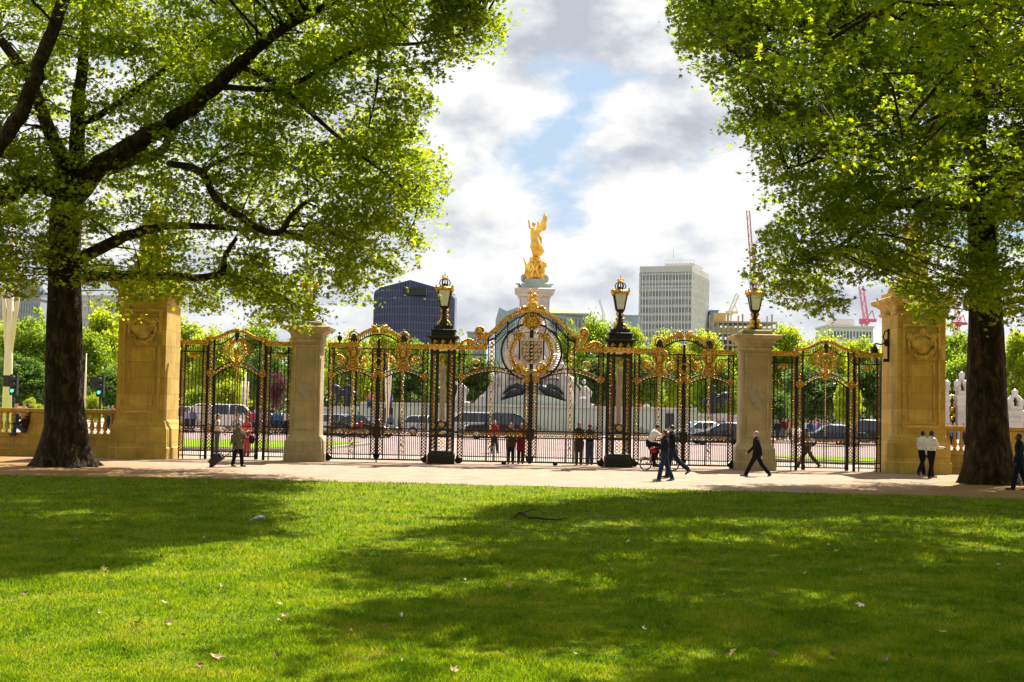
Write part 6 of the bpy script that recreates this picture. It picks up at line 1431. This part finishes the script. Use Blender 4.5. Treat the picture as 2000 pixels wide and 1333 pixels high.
p = at(1313, 934); person((p.x, p.y+.2), 'dark capped man in black jacket and jeans walking behind a long haired woman', 1.78, 176, 'fair', 'black', 0, ('black', (.010, .010, .012)), ('jeans2', (.012, .02, .04)), shoe=mat('brown_shoe', (.06, .035, .02), rough=.5), hip=(12, -30), knee=(3, 22), arm=(20, -15), elbow=(40, 15))
# --- the folding bicycle and its rider
p = at(1290, 921)
bx_, by_ = p.x, p.y+.5
rid = person((bx_-.40, by_), 'cyclist in white shirt and dark trousers bent over a red bicycle', 1.72, 3, 'fair', 'brown', 0, ('white', (.80, .78, .77)), ('black', (.010, .010, .012)), lean=30, hip=(78, 22), knee=(95, 14), arm=(62, 58), elbow=(8, 10), abd=(6, 6), seat=1.02, headtilt=-12)
t = empty('bicycle', (bx_, by_, 0), 0, 'red folding bicycle with small wheels and black bags, ridden by a man in white', 'bicycle')
M_red = mat('red_paint', (.50, .04, .05), rough=.35, scale=5)
for wx, nm in ((-.50, 'wheel'), (.52, 'wheel')):
    m = MB(); m.ring(wx, .23, .215, 0, .020, 7, 26); w_ = m.build(nm, M_shoe, t); m = MB(); m.ring(wx, .23, .19, 0, .009, 5, 24); m.tube([(wx, -.05, .23), (wx, .05, .23)], .022, 8)
    for k in range(14): a = PI*2*k/14; m.bar((wx, 0, .23), (wx+.19*math.cos(a), 0, .23+.19*math.sin(a)), .0025, 3)
    m.build('rim', mat('steel', (.5, .5, .52), rough=.3, metal=.8), w_)
m = MB(); m.tube([(-.28, 0, .42), (.1, 0, .38), (.38, 0, .50)], .024, 8); m.tube([(-.28, 0, .30), (-.37, 0, .88)], .016, 7); m.tube([(.38, 0, .50), (.36, 0, .62)], .022, 7)
for yy in (-.05, .05): m.tube([(-.28, yy*.5, .32), (-.50, yy, .23)], .010, 6); m.tube([(-.29, yy*.3, .52), (-.50, yy, .23)], .008, 6); m.tube([(.38, yy*.4, .50), (.52, yy, .23)], .012, 6)
m.tube([(-.70, 0, .44), (-.5, 0, .49), (-.30, 0, .44)], .025, 5, flat=.4); m.build('frame', M_red, t)
m = MB(); m.tube([(.38, 0, .5), (.33, 0, 1.0)], .014, 7); m.tube([(.36, -.26, 1.0), (.33, -.1, .98), (.33, .1, .98), (.36, .26, 1.0)], .012, 7); m.build('handlebar', M_iron, t)
m = MB(); m.ball((-.38, 0, .90), .14, .08, .035); m.build('saddle', M_shoe, t)
m = MB(); m.tube([(-.02, -.09, .30), (-.02, .09, .30)], .018, 6); m.tube([(-.02, -.09, .30), (.08, -.10, .16)], .01, 5); m.tube([(-.02, .09, .30), (-.12, .10, .44)], .01, 5); m.box(.03, .13, -.16, -.09, .145, .165); m.box(-.17, -.07, .09, .16, .43, .45); m.ring(-.02, .30, .085, -.07, .008, 4, 16); m.build('pedals', M_iron, t)
m = MB(); m.box(.42, .68, -.15, .15, .50, .78); b = m.build('front_bag', cloth('blackbag', (.012, .012, .014)), t); bv = b.modifiers.new('bevel', 'BEVEL'); bv.width = .04; bv.segments = 2
# --- seen through the bars
gp = 'people just behind the gates'
p = at(997, 907); person((p.x, p.y+.3), 'woman in brown and black coat standing behind the bars of the centre gate', 1.63, -85, 'fair', 'fair', .05, ('brown', (.10, .055, .03)), ('black', (.008, .008, .01)), coat=.12, female=True, hip=(3, -3), arm=(15, 15), elbow=(70, 70), group=gp)
p = at(1017, 907); person((p.x, p.y+.3), 'woman in a long red coat standing behind the bars of the centre gate', 1.62, -95, 'fair', 'auburn', .05, ('red', (.40, .03, .03)), ('black', (.008, .008, .01)), coat=.20, female=True, arm=(20, 10), elbow=(80, 40), group=gp)
p = at(1131, 909); person((p.x, p.y+.3), 'person in brown jacket holding something up behind the bars', 1.70, -90, 'fair', 'brown', 0, ('darkbrown', (.05, .032, .022)), ('grey', (.07, .06, .055)), arm=(35, 35), elbow=(85, 85), group=gp)
def capx(t, base, hands, s, head): m = MB(); m.ball(head+Vector((0, 0, .035*s)), .056*s, .052*s, .045*s, 12, 7); m.box(head.x+.03*s, head.x+.09*s, -.03*s, .03*s, head.z+.018*s, head.z+.028*s); m.build('cap', cloth('red', (.4, .03, .04)), t)
p = at(1152, 909); person((p.x, p.y+.3), 'person in red cap, black jacket and blue jeans behind the bars', 1.62, -90, 'fair', 'brown', 0, ('black', (.012, .012, .015)), ('bluejeans', (.07, .10, .18)), arm=(30, 30), elbow=(90, 90), group=gp, extra=capx)
p = at(965, 885); person((p.x, p.y), 'person in a red top on the road behind the centre gate', 1.60, -60, 'fair', 'fair', .04, red, ('jeansx', (.03, .03, .05)), near=False, hip=(12, -10), group=gp)
p = at(1580, 914); person((p.x, p.y+.3), 'man striding past behind the walkway gate in khaki jacket', 1.72, 178, 'tan', 'black', 0, ('khaki', (.16, .13, .07)), ('brownt', (.055, .045, .035)), hip=(30, -27), knee=(3, 16), arm=(-20, 22), elbow=(20, 40), group=gp, lean=3)
p = at(457, 889); person((p.x, p.y+.6), 'man in pale lilac shirt behind the bars of the walkway gate', 1.76, -75, 'fair', 'brown', 0, ('pale', (.45, .44, .55)), ('greyt', (.10, .10, .12)), arm=(20, 20), elbow=(70, 60), group=gp)
p = at(479, 893); person((p.x, p.y+.2), 'woman in bright pink dress behind the bars of the walkway gate', 1.66, -110, 'tan', 'brown', .03, ('pink', (.62, .10, .16)), ('pink', (.62, .10, .16)), coat=.25, female=True, arm=(20, 10), elbow=(60, 40), group=gp)
p = at(418, 890); person((p.x, p.y+.5), 'long haired woman in pale blouse half hidden by the gate post', 1.74, 10, 'fair', 'auburn', .10, ('cream', (.55, .50, .48)), ('greyt', (.10, .10, .12)), female=True, arm=(20, 10), elbow=(60, 40), group=gp)
# sitting on the ledge of the left balustrade
xx = W(41, 840, YG-.25).x
person((xx+.10, YG-.22, .90), 'person in blue jeans and dark top sitting knees up on the stone ledge', 1.62, 180, 'tan', 'brown', .06, ('maroon', (.05, .015, .018)), ('bluejeans2', (.03, .08, .17)), lean=-12, hip=(128, 118), knee=(125, 100), arm=(50, 50), elbow=(40, 35), seat=.10, headturn=60)
# --- farther off: on the wall and along the road
def far(px, Y, label, col, lg=('darkjean', (.02, .025, .04)), H=1.7, face=-90, hair='brown', z=0., **k):
    x = W(px, 820, Y).x; return person((x, Y, z), label, H, face, 'fair', hair, 0, col, lg, near=False, **k)
gw = 'people on and around the monument'
far(700, 97, 'person in a bright blue jacket on the road by the silver blue car', ('blue', (.02, .10, .32)), face=180, group=gw)
for px, lb, col, st in ((716, 'person in red and white sitting on the monument wall', ('rw', (.55, .2, .15)), 1), (757, 'person in blue sitting on the monument wall by the slim mast', ('blue2', (.06, .10, .32)), 1), (809, 'dark haired person leaning behind the monument wall', ('darkb', (.05, .05, .07)), 0),
  (1247, 'person in an orange red top behind the monument wall', ('orange', (.6, .10, .05)), 0), (1262, 'person in white behind the monument wall beside the orange top', ('wht', (.7, .68, .65)), 0)):
    x = W(px, 800, Yw).x; yy = Yw+((x-XM)/16)**2*3.2
    if st: person((x, yy+.2, 0), lb, 1.68, -90, 'fair', 'brown', 0, col, ('jeansy', (.04, .05, .09)), near=False, hip=(85, 80), knee=(80, 75), seat=2.46, arm=(30, 30), elbow=(40, 40), group=gw)
    else: far(px, yy+2.0, lb, col, z=1.15, group=gw)
for px, col, lb in ((1403, red, 'person in red beside a dark coated companion near the lion'), (1413, ('blk', (.02, .02, .03)), 'dark coated person beside a companion in red near the lion')): far(px, 99, lb, col, group=gw)
for px, col, lb in ((1351, ('b1', (.03, .03, .04)), 'small dark figure above the roof of the blue and silver car'), (1365, ('b2', (.05, .04, .05)), 'dark haired figure above the bonnet of the blue and silver car'), (763, ('b3', (.08, .12, .25)), 'child in blue near the foot of the monument wall'), (783, ('b4', (.2, .18, .2)), 'person in grey near the foot of the monument wall')): far(px, 100, lb, col, H=1.5, group=gw)
crowd = [(1519, 'navy', (.02, .025, .07), 'in navy'), (1529, 'maroon', (.16, .02, .04), 'in maroon'), (1536, 'claret', (.20, .03, .06), 'in claret'), (1543, 'salmon', (.5, .2, .15), 'in salmon pink'), (1575, 'whitea', (.7, .66, .62), 'in cream'), (1582, 'navyb', (.03, .05, .14), 'in dark blue'), (1588, 'sky', (.30, .45, .65), 'in sky blue'), (1594, 'rose', (.55, .25, .30), 'in rose'), (1600, 'violet', (.12, .10, .30), 'in violet'), (1607, 'tanb', (.42, .30, .2), 'in tan'), (1616, 'charcoal', (.05, .05, .06), 'in charcoal'), (1624, 'whiteb', (.72, .70, .68), 'in white'), (1632, 'lime', (.45, .45, .15), 'in pale lime'), (1640, 'steel', (.2, .25, .35), 'in steel blue'), (1688, 'coral', (.6, .2, .15), 'in coral'), (1697, 'sand', (.5, .42, .3), 'in sand')]
for i, (px, n_, c_, w_) in enumerate(crowd):
    far(px, 100.5+(i*7 % 5)*.5, 'person %s in the crowd on the far pavement' % w_, (n_, c_), ('lg%d' % (i % 4), [(.02, .03, .06), (.10, .10, .11), (.25, .2, .14), (.03, .03, .03)][i % 4]), 1.6+.03*(i*5 % 6), (-90, 60, 180, 0, -60)[i % 5], ('brown', 'black', 'fair', 'auburn')[i % 4], group='people in the crowd on the far pavement')
lf = [(366, 'lilacb', (.3, .28, .42), 'in lilac left of the white van'), (377, 'greyb', (.12, .12, .16), 'in grey left of the white van'), (486, 'redb', (.45, .06, .08), 'in red right of the white van'), (497, 'winew', (.3, .06, .1), 'in wine red beside the motorcycles'), (540, 'blueb', (.05, .12, .3), 'in blue beside the short pier'), (560, 'creamb', (.6, .55, .5), 'in cream beside the short pier')]
for px, n_, c_, w_ in lf: far(px, 92.5, 'person %s' % w_, (n_, c_), group='people by the parked traffic')
bal = [(24, 'mauve', (.5, .4, .5), 'in mauve'), (33, 'pinkb', (.6, .3, .3), 'in pink'), (47, 'pinkc', (.65, .25, .3), 'in rose pink'), (58, 'darkc', (.05, .03, .06), 'in dark plum'), (211, 'tealb', (.1, .2, .22), 'in teal'), (219, 'redd', (.4, .1, .08), 'in rust')]
for px, n_, c_, w_ in bal: far(px, 95, 'person %s seen over the balustrade with the ledge sitter' % w_, (n_, c_), group='heads seen over the balustrades', z=.1)
bal = [(1838, 'whitec', (.65, .62, .6), 'in white'), (1851, 'brick', (.35, .1, .07), 'in brick red'), (1857, 'peach', (.6, .4, .3), 'in peach'), (1864, 'blued', (.12, .2, .4), 'in mid blue'), (1883, 'wine', (.25, .04, .07), 'in dark wine'), (1893, 'yellow', (.6, .5, .15), 'in yellow'), (1900, 'oran', (.6, .3, .2), 'in pale orange')]
for i, (px, n_, c_, w_) in enumerate(bal): far(px, 95+i % 3, 'person %s in front of the stone gateposts' % w_, (n_, c_), group='heads seen over the balustrades', z=0., H=1.72)
# ================================================================ VEHICLES
M_tyre = mat('tyre', (.015, .015, .015), rough=.8); M_rim = mat('rim', (.45, .45, .46), rough=.3, metal=.8); M_cgl = mat('car_glass', (.03, .045, .055), (.02, .03, .04), rough=.06, scale=.5)
M_tail = mat('tail_lamp', (.45, .01, .01), rough=.25); M_head = mat('head_lamp', (.75, .75, .72), rough=.1); M_plate = mat('number_plate', (.7, .6, .1), rough=.6)
def paint(k, c): return mat('paint_%s' % k, c, tuple(x*.85 for x in c), rough=.22, metal=.3, scale=.6)
ST = { # profiles in x (0 = tail, 1 = nose), z in metres: body, then greenhouse
 'hatch': (4.1, 1.74, [(0, .32), (0, .85), (.03, .95), (.60, .96), (.72, .93), (.93, .78), (.99, .62), (1, .32)], [(.02, .95), (.09, 1.36), (.16, 1.44), (.42, 1.46), (.50, 1.42), (.70, .94)]),
 'saloon': (4.6, 1.78, [(0, .35), (0, .80), (.03, .96), (.20, .98), (.68, .95), (.94, .78), (.99, .6), (1, .32)], [(.16, .97), (.28, 1.36), (.36, 1.43), (.52, 1.43), (.58, 1.38), (.72, .95)]),
 'suv': (4.7, 1.88, [(0, .42), (0, 1.0), (.02, 1.10), (.70, 1.10), (.80, 1.05), (.95, .95), (1, .75), (1, .42)], [(.01, 1.10), (.06, 1.62), (.12, 1.76), (.50, 1.78), (.58, 1.72), (.74, 1.08)]),
 'cab': (4.55, 1.78, [(0, .35), (0, .80), (.04, 1.02), (.20, 1.06), (.70, 1.02), (.90, .98), (.97, .85), (1, .35)], [(.04, 1.04), (.16, 1.60), (.26, 1.76), (.50, 1.79), (.58, 1.74), (.70, 1.02)]),
 'van': (5.2, 2.0, [(0, .40), (0, 1.25), (.01, 1.3), (.76, 1.28), (.84, 1.2), (.96, 1.0), (1, .8), (1, .40)], [(.0, 1.28), (.02, 1.92), (.06, 2.0), (.62, 2.0), (.68, 1.94), (.80, 1.24)])}
def car(px, Y, style, col, label, face=0, group='cars and vans behind the gates', yaw=0., name='parked_car', cat='car', sx=None):
    L, Wd, bp, gh = ST[style]; x = W(px, 840, Y).x
    t = empty(name, (x, Y, 0), (0 if face >= 0 else PI)+R(yaw), label, cat, group); P = [(L*(a-.5), z) for a, z in bp]; G = [(L*(a-.5), z) for a, z in gh]; h = Wd/2; M = paint(*col)
    m = MB(); n = len(P)
    V = []; prof = [(-h*.93, .0), (-h, .06), (-h, 0.), (h, 0.), (h, .06), (h*.93, .0)]
    # body: three lengthwise slabs give rounded shoulders
    for y0, y1, k in ((-h, h, 1.),): m.prism(P, y0, y1)
    b = m.build('body', M, t); bv = b.modifiers.new('bevel', 'BEVEL'); bv.width = .07; bv.segments = 3; bv.limit_method = 'ANGLE'
    # greenhouse: glass volume tapering upwards, with roof and pillars
    zb = min(z for _, z in G); zt = max(z for _, z in G)
    def yy(z): return h*.97-(z-zb)/(zt-zb)*h*.20
    V = [(x_, -yy(z)*.985, z) for x_, z in G]+[(x_, yy(z)*.985, z) for x_, z in G]; n = len(G)
    m = MB(); m.add(V, [tuple(range(n)), tuple(range(n, 2*n))[::-1]]+[(i, n+i, n+(i+1) % n, (i+1) % n) for i in range(n)]); m.build('windows', M_cgl, t)
    m = MB(); top = [(x_, z) for x_, z in G if z > zt-.12]; V = []
    for x_, z in top: V += [(x_, -yy(z)-.01, z-.02), (x_, -yy(z)*.9, z+.035), (x_, yy(z)*.9, z+.035), (x_, yy(z)+.01, z-.02)]
    Fc = []
    for i in range(len(top)-1):
        for j in range(4): k = (j+1) % 4; Fc.append((4*i+j, 4*i+k, 4*i+4+k, 4*i+4+j))
    Fc += [(0, 3, 2, 1), tuple(4*(len(top)-1)+j for j in range(4))]; m.add(V, Fc)
    for s in (-1, 1):
        for i in range(n-1):
            (xa_, za), (xb_, zb_) = G[i], G[i+1]
            if abs(za-zb_) > .1: m.tube([(xa_, s*yy(za), za-.02), (xb_, s*yy(zb_), zb_)], .045, 5)
        for f_ in (.38, .62) if style not in ('van',) else (.3, .6):
            xp = G[0][0]+(G[-1][0]-G[0][0])*f_; m.tube([(xp, s*yy(zb), zb-.02), (xp, s*yy(zt), zt-.02)], .035, 5)
    if style == 'van': m.box(G[0][0]+.05, G[0][0]+1.4, -h*.93, h*.93, zb, zt-.12)
    m.build('roof', M, t)
    for wx in (-L*.31, L*.31):
        for s in (-1, 1):
            m = MB(); m.tube([(wx, s*(h-.2), .33), (wx, s*(h+.015), .33)], .33, 18); w_ = m.build('wheel', M_tyre, t)
            m = MB(); m.tube([(wx, s*(h+.0), .33), (wx, s*(h+.03), .33)], .21, 12); m.build('rim', M_rim, w_)
    for s in (-1, 1):
        m = MB(); m.box(-L/2-.02, -L/2+.12, s*h*.72-.14, s*h*.72+.14, P[1][1]-.22, P[1][1]+.02); m.build('tail_lamp', M_tail, t)
        m = MB(); m.ball((L/2-.13, s*h*.72, P[-2][1]), .14, .17, .09); m.build('headlight', M_head, t)
        m = MB(); m.ball((L*.17, s*(h+.10), zb+.08), .06, .10, .07); m.build('wing_mirror', M, t)
    m = MB(); m.box(-L/2-.04, L/2+.03, -h*.96, h*.96, .28, .44); m.build('bumper', M_tyre, t)
    m = MB(); m.box(-L/2-.055, -L/2-.03, -.26, .26, .5, .62); m.build('number_plate', M_plate, t)
    return t
car(676, 94, 'hatch', ('silverblue', (.42, .50, .60)), 'silver blue hatchback seen through the first carriage gate', 1, yaw=-12)
car(712, 91, 'saloon', ('black', (.012, .012, .014)), 'low black car half behind the meeting stile of the carriage gate', 1, yaw=-25)
car(904, 95, 'suv', ('silver', (.52, .53, .55)), 'silver people carrier nose to tail with the black cab', -1, yaw=8)
car(972, 91, 'cab', ('blackcab', (.010, .012, .012)), 'black taxi cab behind the centre gate', -1, yaw=0, cat='taxi', name='taxi')
car(1366, 94, 'saloon', ('silver2', (.50, .54, .58)), 'silver saloon with blue glass behind the second carriage gate', -1, yaw=10)
car(1404, 88, 'hatch', ('navy', (.02, .03, .07)), 'dark blue car bonnet beside the worn shield pier', -1, yaw=6)
car(1622, 90, 'saloon', ('darkblue', (.015, .03, .06)), 'dark blue saloon in front of the crowd', -1, yaw=0)
car(1684, 94, 'cab', ('blackcab2', (.012, .014, .014)), 'black taxi cab in front of the tall stone pier beside the crowd', -1, yaw=0, cat='taxi', name='taxi')
car(450, 96, 'van', ('whitevan', (.70, .70, .71)), 'white van behind the man in the lilac shirt', 1, yaw=10, cat='van', name='parked_van')
car(402, 98, 'suv', ('silver3', (.55, .56, .6)), 'silver car hidden behind the white van', 1, yaw=0)
car(520, 97, 'hatch', ('darkgrey', (.03, .035, .045)), 'dark grey hatchback beside the short pier', 1, yaw=0)
car(552, 94, 'hatch', ('navy2', (.02, .035, .08)), 'navy hatchback hidden partly by the short pier', 1, yaw=20)
car(842, 97, 'hatch', ('silver4', (.5, .52, .55)), 'pale hatchback half hidden by the lamp pier', 1, yaw=0)
def bike(px, Y, label, col):
    x = W(px, 850, Y).x; t = empty('motorcycle', (x, Y, 0), R(15), label, 'motorcycle', 'parked motorcycles'); 
    for wx in (-.65, .68): m = MB(); m.ring(wx, .31, .27, 0, .055, 7, 20); m.build('wheel', M_tyre, t)
    m = MB(); m.tube([(-.65, 0, .31), (-.1, 0, .45), (.35, 0, .75), (.68, 0, .31)], .05, 6); m.ball((0, 0, .5), .26, .16, .2); m.build('engine_frame', M_iron, t)
    m = MB(); m.ball((.12, 0, .86), .28, .15, .14); m.ball((.48, 0, .92), .16, .14, .2); m.build('tank', paint('mc_'+col[0], col[1]), t)
    m = MB(); m.tube([(-.62, 0, .86), (-.3, 0, .80), (0, 0, .82)], .11, 7, flat=.6); m.build('seat', M_tyre, t); m = MB(); m.tube([(.38, -.34, 1.08), (.42, 0, 1.0), (.38, .34, 1.08)], .02, 6); m.ball((.52, 0, .98), .09); m.build('handlebar', M_iron, t); return t
bike(726, 88, 'black motorcycle parked by the foot of the monument wall', ('k', (.012, .012, .014))); bike(690, 87, 'dark red motorcycle in front of the silver blue hatchback', ('r', (.25, .02, .02)))
bike(505, 90, 'dark motorcycle behind the woman in pink', ('g', (.05, .05, .06)))

# ================================================================ SMALL THINGS ON THE LAWN
p = at(506, 1022)
t = empty('pigeon', (p.x, p.y, 0), R(20), 'grey and white pigeon feeding on the grass', 'bird'); t.scale = (.74, .74, .74)
m = MB(); m.tube([(-.17, 0, .10), (-.10, 0, .12), (-.03, 0, .135), (.04, 0, .14), (.09, 0, .15)], [.012, .04, .062, .066, .03], 10); m.tube([(.06, 0, .15), (.11, 0, .15), (.13, 0, .12)], [.04, .028, .022], 8); m.ball((.135, 0, .105), .024, .020, .022); m.tube([(-.12, 0, .115), (-.24, 0, .075)], [.03, .022], 8, flat=.35); remesh(m.build('body', mat('pigeon_feathers', (.42, .42, .45), (.20, .20, .24), rough=.7, scale=14), t), .006, 2)
for s in (-1, 1):
    m = MB(); m.tube([(.05, s*.052, .15), (-.05, s*.060, .14), (-.16, s*.035, .11)], [.025, .042, .008], 8, flat=.4); m.build('wing', mat('pigeon_wing', (.55, .55, .57), (.12, .12, .15), rough=.7, scale=18), t)
    m = MB(); m.tube([(0, s*.022, .09), (.005, s*.022, .0)], .005, 5); m.tube([(.005, s*.022, .004), (.035, s*.022, .004)], .004, 4); m.build('leg', mat('pigeon_leg', (.4, .1, .08)), t)
m = MB(); m.tube([(.152, 0, .10), (.172, 0, .088)], [.006, .002], 6); m.build('beak', M_tyre, t)
# fallen branch
pts = [(1000, 1016), (1012, 1008), (1022, 1008), (1034, 1014), (1048, 1018), (1070, 1019), (1090, 1018), (1110, 1019)]
m = MB(); P = [at(a, b) for a, b in pts]; b0 = P[0].copy(); m.tube([(q.x, q.y, .02+.05*math.sin(i*1.1)**2) for i, q in enumerate(P)], [.022, .026, .028, .026, .022, .018, .012, .006], 7)
m.tube([(P[2].x, P[2].y, .06), (P[2].x+.2, P[2].y+.25, .12), (P[2].x+.5, P[2].y+.3, .04)], [.014, .01, .005], 5)
tag(m.build('fallen_branch', mat('dead_wood', (.035, .022, .014), rough=.9)), 'thin crooked dark fallen branch lying on the lawn', 'branch')
# fallen leaves: buff, brown and pale
M_dl = [mat('buff_leaf', (.55, .38, .20), (.40, .26, .12), rough=.8), mat('brown_leaf', (.22, .11, .05), (.14, .07, .03), rough=.8), mat('pale_leaf', (.72, .66, .52), (.6, .52, .38), rough=.8)]
leafme = []
for i in range(3):
    m = MB(); pts = LO*.5; c = []
    for k, (x, y) in enumerate(pts): c.append((x, y, .18*(x*x+y*y)*(1 if k % 2 else -1)*1.2+.05+.14*abs(x)))
    m.add([(0, 0, .0)]+c, [(0, 1+k, 1+(k+1) % len(c)) for k in range(len(c))]); leafme.append(m)
lv = [(440, 1157, 2, .20), (430, 1150, 0, .1), (398, 1055, 0, .12), (452, 1120, 0, .10), (215, 1147, 2, .16), (228, 1120, 0, .12), (272, 1224, 0, .22), (333, 1116, 1, .10), (360, 1090, 1, .10), (478, 1130, 1, .10), (492, 1066, 0, .1), (548, 1222, 0, .14), (420, 1292, 0, .22), (355, 1248, 1, .12), (543, 1290, 1, .14), (555, 1208, 0, .12), (643, 1228, 1, .14), (685, 1040, 0, .10), (694, 1021, 0, .09), (572, 1028, 0, .09), (885, 1320, 0, .18), (788, 1298, 0, .14), (776, 1148, 0, .14), (1020, 1157, 0, .12), (1058, 1022, 2, .09), (1098, 993, 2, .08), (1147, 1023, 0, .12), (1288, 1180, 2, .14), (1228, 1062, 2, .12), (1255, 1148, 1, .1), (1298, 1232, 0, .14), (1436, 1282, 0, .2), (1510, 1286, 1, .14), (1632, 1285, 0, .18), (1682, 1188, 2, .16), (1667, 1223, 2, .12), (1573, 1125, 0, .10), (1478, 1070, 1, .10), (1474, 1022, 0, .10), (1732, 1299, 2, .16), (1840, 1242, 0, .14), (1950, 1108, 2, .10), (1940, 1302, 1, .16), (148, 1058, 2, .10), (410, 1005, 0, .09), (50, 1165, 1, .16), (100, 1168, 0, .16), (620, 1105, 0, .08), (700, 950, 2, .07), (980, 1003, 2, .08), (1640, 1127, 0, .1), (1710, 1180, 0, .1), (330, 1228, 0, .1), (855, 1035, 0, .08), (878, 1047, 0, .08), (1870, 1180, 0, .1)]
for _ in range(46):
    px_ = random.uniform(20, 1980); py_ = 985+330*random.random()**.8; lv.append((px_, py_, random.choice((0, 0, 1, 2)), random.uniform(.07, .15)))
proto = {}
for i, (px, py, k, sz) in enumerate(lv):
    p = at(px, py)
    if k not in proto: o = leafme[k].build('fallen_leaf', M_dl[k]); proto[k] = o
    else: o = proto[k].copy(); COL.objects.link(o)
    o.location = (p.x, p.y, .035); s_ = sz*random.uniform(.95, 1.25); o.scale = (s_, s_*random.uniform(.5, .85), s_*1.4); o.rotation_euler = (random.uniform(-.9, .9), random.uniform(-.7, .7), random.uniform(0, 6))
    tag(o, ['buff curled fallen leaf lying on the lawn', 'dark brown fallen leaf lying on the lawn', 'pale dry fallen leaf lying on the lawn'][k], 'leaf', ['buff fallen leaves on the lawn', 'brown fallen leaves on the lawn', 'pale fallen leaves on the lawn'][k])
# drain cover in the path and puddle-dark patch
p = at(1692, 942); m = MB(); m.lathe(0, 0, [(.005, .45), (.012, .45), (.013, .38)], 24); o = m.build('drain_cover', mat('cast_iron_cover', (.09, .08, .07), (.05, .05, .045), rough=.6)); o.location = (p.x, p.y, 0); tag(o, 'round iron drain cover in the sandy path', 'drain cover', 'drain covers in the path'); 
p = at(1804, 943); c_ = o.copy(); COL.objects.link(c_); c_.location = (p.x, p.y, 0); tag(c_, 'round iron drain cover in the path at the feet of the white shirted pair', 'drain cover', 'drain covers in the path'); o['label'] = 'round iron drain cover in the path below the tall pier and walkway gate'
